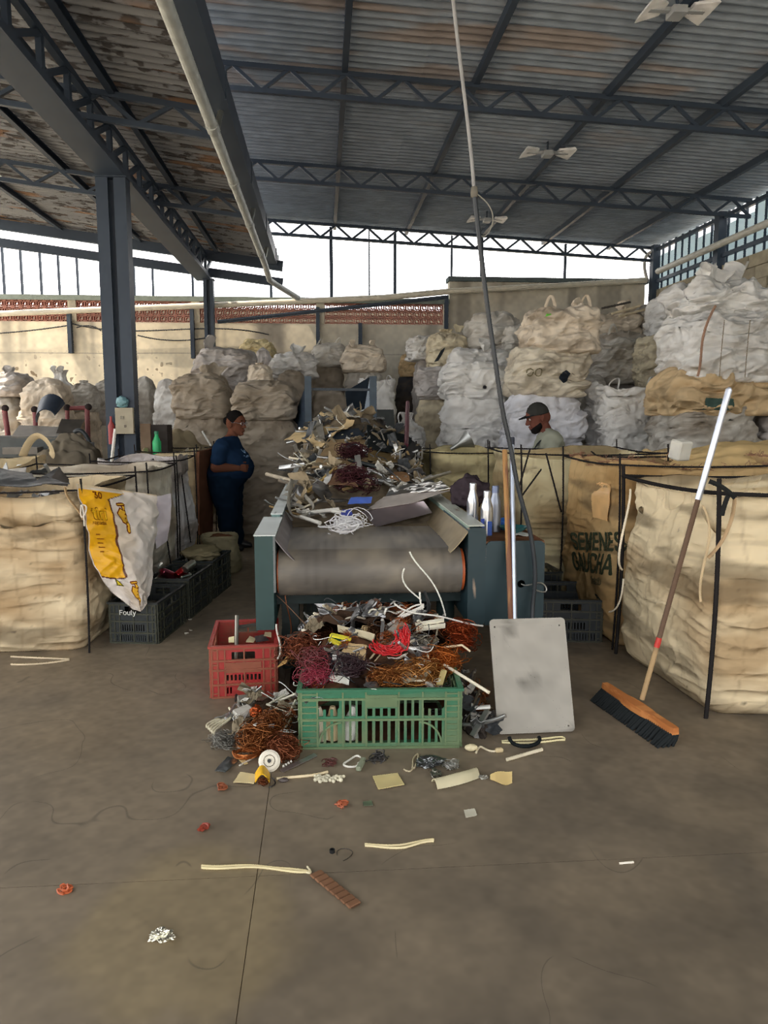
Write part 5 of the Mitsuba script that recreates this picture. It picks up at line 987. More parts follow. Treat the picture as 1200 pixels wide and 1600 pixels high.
sheet('black_sheet', [(508, 692, 7.9), (575, 690, 7.9), (560, 672, 8.1), (514, 676, 8.1)], 'm_matte', C(56, 62, 70), 'dark bluish flat panel behind the brown cardboard sheet', 'panel', .01, .006, 9)
sheet('grey_slab', [(482, 668, 8.0), (492, 662, 8.0), (506, 692, 7.8), (495, 690, 7.8)], 'm_matte', C(122, 116, 104), 'grey upright slat leaning left in front of the tan paper sack', 'slat', .004, .02, 10)
sheet('grey_slab', [(489, 655, 8.1), (502, 650, 8.1), (508, 688, 7.8), (500, 690, 7.8)], 'm_matte', C(134, 130, 122), 'taller grey upright slat in front of the tan paper sack', 'slat', .004, .02, 11)
sheet('brown_sheet', [(572, 722, 7.2), (640, 726, 7.1), (646, 700, 7.4), (578, 706, 7.4)], 'm_matte', C(130, 110, 78), 'dull olive brown panel below the large black panel', 'panel', .03, .006, 12)
sheet('dark_casing', [(628, 716, 6.9), (642, 722, 6.8), (658, 700, 7.1), (644, 690, 7.2)], 'm_matte', C(72, 70, 70), 'dark rectangular casing half standing at the right of the scrap heap', 'casing', .01, .03, 13)
sheet('cardboard_sheet', [(608, 752, 6.3), (640, 758, 6.2), (636, 742, 6.4), (614, 744, 6.4)], 'm_matte', C(150, 116, 86), 'torn brown cardboard scrap at the right of the scrap heap', 'cardboard', .03, .005, 14)
sheet('curved_plate', [(512, 764, 6.2), (560, 766, 6.2), (548, 752, 6.4), (524, 748, 6.4)], 'm_matte', C(128, 100, 80), 'rust brown humped plate in front of the purple wire', 'plate', .06, .005, 15, 4)
sheet('white_plate', [(505, 760, 6.4), (514, 760, 6.4), (519, 746, 6.5), (509, 744, 6.5)], 'm_plastic', C(226, 226, 222), 'small white rectangular plate left of the purple wire', 'plate', .002, .008, 16)
sheet('blue_plate', [(543, 792, 5.8), (580, 790, 5.8), (582, 780, 5.95), (548, 782, 5.95)], 'm_plastic', C(90, 124, 220), 'bright blue plastic sheet under the mauve metal sheet', 'plate', .01, .004, 17)
sheet('blue_plate', [(532, 812, 5.6), (552, 810, 5.6), (548, 801, 5.7), (534, 802, 5.7)], 'm_plastic', C(78, 88, 170), 'small dark blue plastic piece behind the white wire bundle', 'plate', .008, .004, 18)
solo('wire_tangle', place(wire_nest(.15, 80, .0028, 3), None, on(548, 752, 6.5, 0)), 'm_matte', tint(C(70, 40, 44), .3, 12), 'purple-brown tangle of wire in the middle of the scrap heap', 'wire tangle', 'wire tangles')
solo('wire_tangle', place(wire_nest(.12, 60, .0028, 4), None, on(551, 716, 7.0, .02)), 'm_matte', tint(C(66, 38, 42), .3, 12), 'dark reddish tangle of wire in front of the cardboard sheet', 'wire tangle', 'wire tangles')
g_ = np.random.default_rng(9); c0 = G(545, 832, .755)
solo('wire_tangle', place(wire_nest(.115, 34, .0028, 8, 26, 2.0, 5, .5), None, c0 + [0, .06, .05]), 'm_plastic', C(226, 226, 228), 'bundle of thin white wire hanging off the front of the scrap heap', 'wire tangle', 'wire tangles')
def rodpx(name, p0, p1, r, mat, col, label, cat_='rod', sides=8): return solo(name, tube(np.linspace(on(*p0), on(*p1), 6), r, sides), mat, col, label, cat_, smooth=50)
rodpx('pipe_piece', (417, 741, 6.9), (462, 757, 6.7), .018, 'm_matte', C(196, 184, 164), 'pale thick tube sticking out to the left over the rail', 'tube')
rodpx('pipe_piece', (437, 755, 6.7), (468, 762, 6.6), .016, 'm_matte', C(128, 118, 106), 'grey-brown tube below the pale thick one at left', 'tube')
rodpx('pipe_piece', (660, 755, 6.5), (703, 738, 6.7), .014, 'm_metal', C(200, 200, 194), 'pale tube sticking out to the upper right over the rail', 'tube')
rodpx('wooden_stick', (481, 772, 6.3), (525, 735, 6.6), .013, 'm_matte', C(206, 176, 116), 'yellow wooden stick leaning in the left of the scrap heap', 'stick')
rodpx('metal_bar', (601, 757, 6.2), (622, 768, 6.0), .014, 'm_metal', C(196, 196, 190), 'short bright metal bar in front of the torn cardboard', 'bar')
rodpx('metal_bar', (575, 736, 6.6), (600, 748, 6.4), .012, 'm_metal', C(200, 202, 202), 'bright slanting metal bar right of the purple wire', 'bar')
rodpx('metal_bar', (566, 705, 7.0), (584, 719, 6.9), .012, 'm_metal', C(190, 190, 188), 'thin bright bar beside the dark reddish tangle', 'bar')
rodpx('maroon_post', (635, 700, 8.4), (637, 629, 8.4), .022, 'm_paint', C(92, 40, 52), 'thin maroon upright rod behind the scrap heap', 'rod')
rodpx('black_bar', (545, 722, 6.9), (592, 734, 6.7), .016, 'm_paint', C(40, 44, 46), 'long dark bar lying across behind the purple wire', 'bar')
a = on(560, 780, 5.8); solo('grey_hoop', tube(spline([on(448, 770, 6.3), on(452, 800, 5.9), on(468, 812, 5.75), on(484, 806, 5.75), on(482, 785, 5.9), on(478, 775, 6.0)], 30), .016, 8, flat=.5), 'm_matte', C(150, 146, 136), 'curved pale grey band at the front left of the scrap heap', 'band', smooth=50)
solo('curved_band', tube(spline([on(488, 796, 5.8), on(520, 784, 5.85), on(552, 788, 5.8), on(578, 800, 5.75)], 24), .018, 6, flat=.25), 'm_metal', C(120, 114, 106), 'long arched strip over the front of the scrap heap', 'strip', smooth=50)
for i, (p0, p1) in enumerate((((478, 806, 5.65), (530, 800, 5.7)), ((470, 812, 5.6), (500, 822, 5.5)), ((512, 802, 5.7), (540, 806, 5.65)))): rodpx('plastic_tube', p0, p1, .014, 'm_plastic', C(214, 212, 204), ['pale plastic tube at the front of the scrap heap, upper', 'pale plastic tube end low at the front left of the heap', 'short pale tube behind the white wire bundle'][i], 'tube')
# a grey scoop and things right of the heap
a = A(726, 690, 7.6); solo('funnel', place(lathe([(.02, -.16), (.03, -.06), (.10, .06), (.094, .06), (.025, -.06), (.014, -.16)], 20), rot([0, 1, 0], 62) @ rz(0), a), 'm_metal', C(170, 172, 170), 'grey metal funnel lying on the pale open bag right of the heap', 'funnel', smooth=40)
# ------------------------------------------------------------------ heap in and behind the green crate
def HC(x, y):
    x = np.asarray(x, float); y = np.asarray(y, float)
    a = np.interp(y, [3.3, 3.42, 3.9, 4.1, 4.45, 4.6], [.235, .27, .44, .42, .20, .03]); w = np.where(y < 3.84, .34, .48); c = np.clip(1 - ((x - .25) / w) ** 4, 0, 1) ** .5
    return np.where(y < 3.84, .12 + (a - .12) * c, a * c) * (.86 + .28 * fb(np.stack([x * 5, y * 5, x * 0], -1), 3, 8))
X_, Y_ = np.meshgrid(np.linspace(-.085, .57, 50), np.linspace(3.34, 3.78, 34), indexing='ij')
def lump(X_, Y_, H, z0, nm, lab, col, seed): 
    Z = np.maximum(H(X_, Y_) - .02 + .045 * (ns(np.stack([X_ * 26, Y_ * 26, X_ * 0], -1), seed) - .5), z0 + .004); solo(nm, cat(grid(np.stack([X_, Y_, Z], -1)), grid(np.stack([X_, Y_, X_ * 0 + z0], -1)[::-1])), 'm_matte', tint(col, .6, 14, seed, C(38, 34, 34), .8), lab, 'scrap heap', None, False, 'stuff')
lump(X_, Y_, HC, .014, 'scrap_filling', 'mixed dark wire scrap filling the green crate', C(92, 66, 50), 3)
X_, Y_ = np.meshgrid(np.linspace(-.2, .70, 56), np.linspace(3.88, 4.62, 46), indexing='ij')
lump(X_, Y_, HC, .001, 'scrap_heap', 'dark heap of wire scrap on the floor between the green crate and the drum', C(84, 66, 54), 4)
def pos_crate(g):
    x, y = g.uniform(-.16, .66), g.uniform(3.36, 4.35)
    if y < 3.84: x = min(max(x, -.04), .53)
    return x, y, float(HC(x, y))
W2 = 'in the wire heap over the green crate'
scatter(210, ['metal_strip', 'metal_strip', 'tin_sheet', 'plastic_strip', 'plastic_strip', 'white_cable', 'black_cable', 'black_cable', 'white_cable', 'white_cable', 'copper_wire', 'copper_wire', 'copper_wire', 'connector', 'plastic_shard', 'tin_sheet', 'brown_shard', 'metal_tube'], W2, pos_crate, 21, .55, 30, .012)
def nest(px, py, Y, s, n, r, col, label, seed, mat='m_metal', dz=0, fl=.6, pts=22): return solo('wire_tangle', place(wire_nest(s, int(n * 1.35), r * .72, seed, pts, flatten=fl), None, on(px, py, Y, dz)), mat, tint(col, .4, 16, seed), label, 'wire tangle', 'wire tangles')
MAG, ORC, DCP, RED = C(138, 44, 62), C(176, 124, 68), C(150, 76, 40), C(200, 40, 46)
nest(494, 1058, 3.45, .075, 70, .0022, MAG, 'magenta wire coil in the left front of the green crate', 31, 'm_plastic', fl=.7)
nest(492, 1030, 3.58, .085, 50, .0022, C(110, 50, 52), 'dark red wire coil behind the magenta one', 32, 'm_plastic', fl=.7)
nest(472, 1012, 3.80, .10, 70, .002, C(140, 80, 56), 'reddish brown wire tangle at the left of the crate heap', 33)
nest(500, 1000, 3.95, .09, 50, .002, C(120, 74, 54), 'brown wire tangle behind the reddish one', 34)
nest(655, 1052, 3.46, .10, 110, .0019, ORC, 'golden copper wire tangle in the right front of the green crate', 35)
nest(610, 1060, 3.42, .08, 80, .0019, C(164, 106, 56), 'golden brown copper tangle low in the middle of the crate', 36)
nest(693, 1030, 3.58, .09, 70, .0019, C(184, 104, 46), 'copper wire strands right of the golden tangle', 37)
nest(718, 985, 3.88, .075, 80, .0022, C(170, 78, 40), 'rust orange copper bundle at the right end of the heap', 38)
nest(722, 1004, 3.75, .06, 60, .0022, C(160, 70, 36), 'rust orange copper hank hanging at the right end', 39)
nest(650, 1005, 3.72, .08, 60, .0018, C(150, 144, 132), 'grey wire tangle right of the bright red wire', 40)
nest(586, 985, 3.85, .06, 50, .002, C(96, 66, 46), 'dark brown tuft of wire above the bright red wire', 41)
nest(550, 1040, 3.50, .08, 60, .0022, C(54, 36, 42), 'black and wine wire tangle in the middle front of the crate', 42, 'm_plastic')
nest(520, 1030, 3.62, .07, 50, .0026, C(44, 44, 50), 'black cable tangle left of the cream paper', 43, 'm_plastic')
rr = np.random.default_rng(12); lo = []
for i in range(26):
    t = np.linspace(-2.6, .6, 16) + rr.normal(0, .1); R = .075 + rr.normal(0, .012); c = on(607, 998, 3.56) + rr.normal(0, .010, 3); lo.append(tube(c + np.c_[R * np.cos(t), rr.normal(0, .01) + 0 * t, R * .85 * np.sin(t)] + rr.normal(0, .004, (16, 3)), .0034, 5, False))
solo('wire_hank', cat(lo), 'm_plastic', tint(RED, .2, 20), 'bright red wire hank in the middle of the crate heap', 'wire hank', smooth=50)
def cablepx(name, pts, Y, r, col, label, mat='m_plastic', n=40, cat_='cable'):
    Ys = Y if isinstance(Y, (list, tuple)) else [Y] * len(pts); return solo(name, tube(spline([on(a, b, c) for (a, b), c in zip(pts, Ys)], n), r, 7), mat, col, label, cat_, smooth=50)
WH = C(232, 230, 222)
bl = []
for i in range(7):
    o = rr.normal(0, 3.2, 2); bl.append(tube(spline([on(602 + o[0], 982 + o[1], 3.9), on(622, 966 + o[1], 3.9), on(645 + o[0], 955 + o[1], 3.9), on(662, 946 + o[1], 3.92)], 16), .0048, 6))
solo('cable_bundle', cat(bl), 'm_plastic', WH, 'fan of white cables on top of the crate heap', 'cable', smooth=50)
cablepx('white_lead', [(616, 943), (640, 956), (680, 962), (735, 975), (755, 978)], 3.88, .005, WH, 'long white cable across the top of the crate heap')
cablepx('white_lead', [(640, 862), (655, 885), (672, 905), (690, 940), (696, 962)], [4.17, 4.14, 4.1, 4.0, 3.92], .0045, WH, 'white cable hanging over the drum down to the heap, right one')
cablepx('white_lead', [(632, 888), (629, 902), (640, 922), (658, 938)], [4.14, 4.12, 4.05, 3.95], .0045, WH, 'short white cable hanging over the drum, left one')
cablepx('white_lead', [(656, 925), (658, 945), (664, 962)], 3.92, .005, WH, 'stiff white cable end standing up in the heap')
cablepx('white_lead', [(575, 963), (583, 952), (596, 962), (590, 985)], 3.9, .005, C(226, 222, 206), 'looped white cable left of the fan of white cables')
cablepx('white_lead', [(540, 985), (540, 968), (556, 964), (575, 970), (590, 984)], 3.92, .006, C(206, 196, 178), 'thick cream cable arching over the left of the heap')
rodpx('white_rod', (693, 1038, 3.52), (764, 1082, 3.28), .008, 'm_plastic', C(236, 228, 206), 'long white tube sloping out of the right side of the crate')
rodpx('white_rod', (596, 970, 3.9), (604, 950, 3.9), .006, 'm_plastic', WH, 'short white tube standing up in the heap')
rodpx('grey_rod', (484, 992, 3.88), (512, 966, 3.98), .008, 'm_metal', C(196, 194, 186), 'pale metal rod sticking up left of the yellow green plate')
rodpx('cream_rod', (690, 1012, 3.66), (722, 1008, 3.62), .006, 'm_plastic', C(222, 204, 170), 'cream bent cable at the right of the heap'); rodpx('cream_rod', (722, 1008, 3.62), (735, 1018, 3.6), .006, 'm_plastic', C(222, 204, 170), 'cream cable end bent down at the right of the heap')
def slabpx(name, px, mat, col, label, cat_, t=.006, amp=.002, seed=1, f=5): return sheet(name, px, mat, col, label, cat_, amp, t, seed, f)
slabpx('terminal_strip', [(649, 978, 3.8), (694, 971, 3.8), (694, 967, 3.82), (649, 974, 3.82)], 'm_plastic', C(232, 228, 208), 'cream terminal strip on the heap, upper of two', 'strip', .012)
slabpx('terminal_strip', [(650, 986, 3.78), (696, 980, 3.78), (696, 975, 3.8), (650, 981, 3.8)], 'm_plastic', C(232, 228, 208), 'cream terminal strip on the heap, lower of two', 'strip', .012)
slabpx('yellow_plate', [(515, 993, 3.72), (547, 1001, 3.68), (549, 997, 3.7), (518, 990, 3.74)], 'm_plastic', C(226, 218, 70), 'yellow green plastic bar on the heap, upper of two', 'plate', .012)
slabpx('yellow_plate', [(513, 1000, 3.70), (532, 1010, 3.66), (534, 1005, 3.68), (515, 997, 3.72)], 'm_plastic', C(220, 208, 64), 'short yellow plastic bar below the longer one', 'plate', .014)
slabpx('board_piece', [(519, 996, 3.73), (534, 1003, 3.70), (540, 1000, 3.72), (524, 993, 3.75)], 'm_plastic', C(40, 92, 60), 'green circuit board piece between the yellow bars', 'circuit board', .004)
slabpx('cream_plate', [(528, 985, 3.80), (583, 1002, 3.70), (586, 992, 3.72), (527, 977, 3.84)], 'm_matte', C(206, 196, 166), 'long cream wedge of plastic above the cream paper', 'plate', .014, .006)
slabpx('cream_paper', [(534, 1018, 3.62), (570, 1030, 3.56), (574, 1008, 3.66), (545, 1004, 3.70)], 'm_matte', C(226, 200, 152), 'crumpled cream paper in the middle of the heap', 'paper', .004, .02, 5, 16)
slabpx('cream_paper', [(559, 990, 3.82), (578, 992, 3.8), (579, 978, 3.86), (566, 976, 3.88)], 'm_matte', C(222, 196, 150), 'small rounded cream paper behind the cream wedge', 'paper', .004, .012, 6, 10)
slabpx('cardboard_piece', [(434, 1042, 3.95), (452, 1022, 4.0), (462, 1024, 3.95), (446, 1036, 3.9)], 'm_matte', C(196, 160, 104), 'pointed tan cardboard piece between the red and green crates', 'cardboard', .005, .006)
slabpx('grey_casing', [(605, 986, 3.78), (640, 1000, 3.70), (642, 978, 3.78), (622, 970, 3.84)], 'm_plastic', C(170, 166, 156), 'grey plastic casing with a rusty face above the red wire', 'casing', .010, .004)
slabpx('rust_face', [(619, 984, 3.755), (631, 988, 3.725), (632, 978, 3.745), (622, 976, 3.77)], 'm_matte', C(160, 96, 70), 'rust red patch plate on the grey plastic casing', 'plate', .006)
slabpx('dark_bracket', [(636, 1018, 3.64), (646, 1018, 3.62), (654, 1000, 3.68), (644, 996, 3.7)], 'm_plastic', C(84, 86, 92), 'dark grey bracket right of the red wire', 'bracket', .008)
slabpx('white_bracket', [(515, 1062, 3.42), (545, 1070, 3.38), (546, 1058, 3.42), (517, 1055, 3.45)], 'm_plastic', C(226, 226, 216), 'white plastic bracket beside the magenta coil, lower', 'bracket', .008, .006)
slabpx('white_bracket', [(528, 1052, 3.48), (552, 1062, 3.44), (548, 1046, 3.52), (536, 1040, 3.54)], 'm_plastic', C(206, 204, 190), 'pale plastic bracket beside the magenta coil, upper', 'bracket', .008, .008)
slabpx('white_socket', [(519, 1031, 3.56), (526, 1031, 3.56), (526, 1024, 3.58), (519, 1024, 3.58)], 'm_plastic', C(236, 236, 232), 'small white square socket left of the cream paper', 'socket', .012)
slabpx('yellow_tube', [(682, 1070, 3.38), (692, 1070, 3.38), (698, 1048, 3.44), (690, 1046, 3.46)], 'm_plastic', C(216, 200, 140), 'yellowish plastic strip upright at the right front of the crate', 'strip', .010)
for i, (x0, y0) in enumerate(((578, 1020), (584, 1026), (590, 1032))): rodpx('cream_stick', (x0, y0 + 10, 3.60), (x0 + 16, y0 - 10, 3.66), .005, 'm_plastic', C(220, 206, 170), 'cream stick in the row left of the red wire, ' + ('leftmost', 'middle', 'rightmost')[i], 'stick')
cablepx('copper_lead', [(448, 905), (446, 935), (452, 962), (455, 985), (450, 1003)], [4.3, 4.25, 4.2, 4.1, 4.0], .004, C(140, 86, 60), 'thin copper wire hanging by the left conveyor leg', 'm_metal')
cablepx('copper_lead', [(432, 930), (448, 945), (470, 968), (487, 985)], [4.2, 4.15, 4.05, 4.0], .003, C(120, 92, 72), 'thin brown wire slanting under the drum at left', 'm_metal')
cablepx('black_lead', [(661, 960), (668, 940), (664, 925), (672, 945)], 3.95, .007, C(40, 42, 44), 'black cable loop behind the fan of white cables')
# what shows through the slots of the crate
for i, (px, c) in enumerate(((505, CRM), (520, C(210, 190, 150)), (545, WHT))): solo('plastic_bottle', place(lathe([(0, 0), (.03, .005), (.032, .10), (.02, .13), (.012, .16), (0, .16)], 14), rot([0, 1, 0], 8 * (i - 1)), (A(px, 1130, 3.345)[0], 3.36, .016)), 'm_plastic', c, ['cream plastic piece inside the crate behind its left slots', 'tan plastic piece inside the crate beside the cream one', 'white plastic piece inside the crate, third from the left'][i], 'plastic piece', smooth=40)
# contents of the red crate
def inR(x, y, z): return np.array([-.598, 3.97, 0]) + rz(3) @ np.array([x, y, z])
solo('scrap_filling', blob(inR(.167, .25, .08), (.150, .235, .08), 5, .3, 5, 4), 'm_matte', tint(C(80, 72, 66), .5, 14), 'dusty small scrap filling the bottom of the red crate', 'scrap heap', None, True, 'stuff')
p = inR(.12, .10, .05); solo('metal_post', tube([p, G(370, 962, .36)], .012, 10), 'm_metal', C(170, 166, 156), 'grey metal tube standing up in the red crate', 'tube', smooth=50)
slabpx('card_tag', [(357, 1004, 4.12), (366, 1004, 4.12), (366, 994, 4.14), (357, 996, 4.14)], 'm_matte', C(230, 222, 176), 'cream paper tag left of the tube in the red crate', 'paper', .003)
slabpx('card_tag', [(384, 1003, 4.15), (396, 1004, 4.15), (400, 998, 4.25), (390, 994, 4.25)], 'm_matte', C(232, 220, 180), 'cream card with a hole right of the tube in the red crate', 'paper', .003)
slabpx('card_tag', [(412, 993, 4.25), (424, 996, 4.25), (424, 988, 4.3), (414, 988, 4.3)], 'm_matte', C(232, 220, 180), 'small cream card at the right end of the red crate', 'paper', .003)
slabpx('black_card', [(400, 1003, 4.15), (420, 1000, 4.15), (412, 992, 4.3), (398, 995, 4.3)], 'm_plastic', C(36, 36, 40), 'black flat piece among the cards in the red crate', 'plate', .006)
slabpx('grey_bar', [(370, 982, 4.25), (400, 978, 4.25), (400, 974, 4.27), (370, 978, 4.27)], 'm_metal', C(130, 128, 124), 'grey flat bar across the back of the red crate', 'bar', .008)
cablepx('white_lead', [(432, 975), (436, 1000), (438, 1020), (433, 1030)], [3.96, 3.94, 3.93, 3.93], .005, C(210, 206, 196), 'white cable draped over the right edge of the red crate')
def quadY(name, px, mat, col, label, cat_, amp=.015, t=.006, seed=1, f=5): return solo(name, quadsheet([A(*p) for p in px], 16, amp, t, seed, f), mat, tint(col, .2, 8, seed), label, cat_, smooth=40)
# ------------------------------------------------------------------ lettering on the tan bag: laid on the left face of the bag
def on_cloth(key, m, org, ex, ez, out, name='lettering', col=C(70, 72, 56), parent=None, label=None, mat='m_matte', lift=.004, src='__cloth'):
    """wraps flat lettering onto the bag's cloth by casting it along -out"""
    v0, f0 = meshkit.WRITTEN[scene[key + src]['filename']][:2]
    m = fine(m, .012); v = np.array(m.vertices); P = np.asarray(org) + v[:, :1] * np.asarray(ex) + v[:, 1:2] * np.asarray(ez)
    from scipy.spatial import cKDTree
    out = _n(out); B = np.stack([_n(ex), _n(ez)], 1); q0 = (v0 - org) @ B; dep = (v0 - org) @ out
    keep = dep > np.percentile(dep, 70); tr = cKDTree(q0[keep]); dd, ii = tr.query((P - org) @ B, k=14); w = 1 / (dd + 2e-2); dz = (dep[keep][ii] * w).sum(1) / w.sum(1)
    P = P + out * (dz - ((P - org) @ out) + lift + v[:, 2])[:, None]
    return part(key, name, trimesh.Trimesh(P, m.faces, process=False), mat, col, label=label)
fX = PB_[0][0]
exB = np.array([0.02, -1.0, 0]); outB = np.array([-1.0, 0, 0]); ezB = np.array([0, 0.05, 1.0])
L1 = place(meshkit.text_mesh('SEMENES', .115, .002, True), rz(9)); on_cloth(kB, L1, A(889, 858, 5.35) * [0, 1, 1] + [fX, 0, 0], exB, ezB, outB, 'lettering', C(66, 70, 54), label='dark green stencilled word SEMENES')
L2 = place(meshkit.text_mesh('GAÚCHA', .125, .002, True), rz(9)); on_cloth(kB, L2, A(886, 890, 5.40) * [0, 1, 1] + [fX, 0, 0], exB, ezB, outB, 'lettering', C(66, 70, 54), label='dark green stencilled word below the first')
L3 = place(meshkit.text_mesh('Dekalb', .05, .002), rz(10)); on_cloth(kB, L3, A(925, 912, 4.98) * [0, 1, 1] + [fX, 0, 0], exB, ezB, outB, 'lettering', C(84, 78, 58), label='small dark script line')
pk = fine(extr(sg.box(0, 0, .20, .24), .004), .03); on_cloth(kB, pk, A(921, 808, 5.0) * [0, 1, 1] + [fX, 0, 0], exB, ezB, outB, 'document_pocket', C(214, 172, 118), label='clear plastic document pocket', mat='m_plastic', lift=.012)
fr = np.random.default_rng(4); sel = np.arange(0, len(qB), 1); fz = []
for i in range(420):
    j = int(fr.integers(len(qB))); p = np.r_[qB[j], zB[j]]; d = fr.normal(0, .03, 3); d[2] = abs(d[2]) * .7 + .005; fz.append(tube([p, p + d * .5, p + d + [0, 0, -.01]], .0022, 3, False))
part(kB, 'frayed_threads', cat(fz), 'm_matte', tint(C(150, 112, 92), .3, 20), label='frayed brown threads along the rim', kind='stuff')
# vertical stitched straps and ropes on the near bags
def ropepx(key, pts, r, col, name='rope', flat=1.0, label=None, mat='m_matte'): return part(key, name, tube(spline([A(a, b, c) for a, b, c in pts], 40), r, 6, flat=flat), mat, col, 40, label)
ropepx(kA, [(1098, 790, 3.46), (1108, 840, 3.42), (1103, 868, 3.40), (1096, 900, 3.40), (1095, 940, 3.40)], .010, C(206, 184, 148), 'tie_rope', .6, 'knotted cream tie at the corner')
ropepx(kA, [(1148, 778, 3.40), (1140, 820, 3.38), (1125, 850, 3.38), (1106, 872, 3.39)], .017, C(190, 162, 126), 'tie_strap', .35, 'twisted cloth tie')
ropepx(kA, [(985, 765, 3.9), (978, 810, 3.8), (968, 860, 3.8), (972, 890, 3.9)], .006, C(226, 214, 190), 'tie_rope')
ropepx(kA, [(974, 905, 4.0), (968, 940, 4.1), (952, 956, 4.3)], .005, C(226, 216, 196), 'tie_rope')
for (a, b, c, d) in ((1140, 770, 1128, 805), (1108, 752, 1148, 778)): ropepx(kA, [(a, b, 3.42), ((a + c) / 2, (b + d) / 2 - 4, 3.40), (c, d, 3.40)], .012, C(46, 44, 44), 'bent_rod_end', 1, None)
ropepx(kL1, [(102, 762, 4.80), (112, 785, 4.78), (124, 800, 4.78), (130, 812, 4.78)], .020, C(206, 176, 134), 'tie_strap', .3, 'folded cloth strap at the corner')
ropepx(kL1, [(126, 790, 4.76), (134, 800, 4.74), (128, 808, 4.74), (126, 800, 4.74), (132, 822, 4.74)], .005, C(222, 214, 200), 'tie_rope', 1, 'white knotted string')
bk = 'open_bulk_bag_008'
part(bk if bk in USED else kL1, 'lifting_loop', tube(spline([A(36, 712, 7.0), A(44, 694, 6.95), A(60, 681, 6.95), A(72, 688, 6.95), A(80, 712, 7.0)], 30), .035, 6, flat=.25), 'm_cloth', C(196, 180, 148), 40, 'large standing strap loop')
# ------------------------------------------------------------------ yellow printed sack
Lp = np.array([(122, 756), (128, 790), (136, 835), (146, 880), (166, 912), (190, 936), (212, 953)], float); Rp = np.array([(242, 773), (247, 800), (243, 845), (240, 885), (236, 915), (228, 940), (216, 955)], float); Yl = [4.80, 4.79, 4.79, 4.80, 4.82, 4.86, 4.90]; Yr = [5.28, 5.26, 5.20, 5.12, 5.05, 4.98, 4.91]
SL = spline(np.array([A(*p, y) for p, y in zip(Lp, Yl)]), 150); SR = spline(np.array([A(*p, y) for p, y in zip(Rp, Yr)]), 150)
U, V = np.meshgrid(np.linspace(0, 1, 104), np.linspace(0, 1, 150), indexing='xy')
P = SL[:, None] * (1 - U[..., None]) + SR[:, None] * U[..., None]; nrm = _n(np.cross(SR[0] - SL[0], [0, 0, -1.0])); nrm = nrm if nrm[1] < 0 else -nrm
Q = np.stack([U * .7, V * 1.1, U * 0], -1)
bul = .09 * np.sin(np.pi * np.clip(U, 0, 1)) * np.sin(np.pi * np.clip(V, .04, 1) * .95) + .012 * np.sin(U * 9 + 4 * V) * V + (ridged(Q @ rot([0, 0, 1], 35).T * [4, 12, 1] + 3, 4) - .5) * .022 + (fb(Q * 5, 3, 6) - .5) * .05 + (ridged(Q @ rot([0, 0, 1], -25).T * [5, 14, 1], 9) - .5) * .012
PS = P + nrm * bul[..., None]
def sackcol(_v=None):
    u, v = U, V + (fb(Q * 7, 2, 3) - .5) * .03; c = np.ones(U.shape + (3,)) * C(222, 214, 206)
    n = fb(Q * 6, 4, 8)[..., None]; c = c * (.85 + .3 * n)
    d = np.clip((fb(Q * 4 + 5, 4, 3) - .5) * 4, 0, 1)[..., None] * .5; c = c * (1 - d) + C(190, 170, 140) * d
    edge = .31 + .03 * v + .26 * np.clip((.085 - v) / .06, 0, 1)
    yel = (u < edge) & (v > .025) & (v < .665); ln = (np.abs(u - edge) < .012) & (v > .03) & (v < .665) | (np.abs(v - .665) < .006) & (u < edge)
    c[yel] = (C(236, 176, 22) * (.85 + .3 * n))[yel]; c[ln] = C(96, 52, 30); c[v < .012] = C(214, 196, 164); return c.reshape(-1, 3)
sk = thing('printed_sack', 'white plastic sack with a yellow printed panel hanging at the corner of the left bag', 'sack')
back = PS - nrm * .012
mf = grid(PS); v_ = np.vstack([PS.reshape(-1, 3), back.reshape(-1, 3)]); f_ = np.vstack([mf.faces, np.array(mf.faces)[:, ::-1] + U.size]); k_ = free(sk + '__cloth')
col_ = np.vstack([sackcol(), np.broadcast_to(C(210, 204, 196), (U.size, 3))]); scene[k_] = mikit.ply(trimesh.Trimesh(v_, f_, process=False), 'm_plastic', True, color=col_)
from scipy.interpolate import RegularGridInterpolator as RGI
SF = RGI((np.linspace(0, 1, 150), np.linspace(0, 1, 104)), PS, bounds_error=False, fill_value=None)
def onsack(m, u0, v0, su, sv, rotd=0, col=C(110, 60, 26), lift=.004, name='print', label=None):
    m = fine(place(m, rz(rotd)), .02); v = np.array(m.vertices); p = SF(np.c_[v0 - v[:, 1] * sv, u0 + v[:, 0] * su]) + nrm * (lift + v[:, 2:3]); part(sk, name, trimesh.Trimesh(p, m.faces, process=False), 'm_matte', col, label=label)
onsack(meshkit.text_mesh('tiri', .1, .001, True), .055, .235, 1.15, .8, 0, C(120, 62, 22), label='brown lettering on the yellow panel'); onsack(meshkit.text_mesh('tiri', .1, .002), .060, .232, 1.12, .74, 0, C(246, 196, 44), .005)
onsack(meshkit.text_mesh('30', .05, .001, True), .13, .085, 1.1, .9, 0, C(120, 62, 22)); onsack(meshkit.text_mesh('rapadol', .024, .001), .055, .27, 1.35, 1.0, 0, C(120, 62, 22))
for i, w_ in enumerate((.05, .08, .06, .07, .04)): onsack(extr(sg.box(0, 0, w_, .008), .001), 0.07 + .008 * i, .345 + .03 * i, 1, 1, 0, C(150, 92, 30), name='small_print')
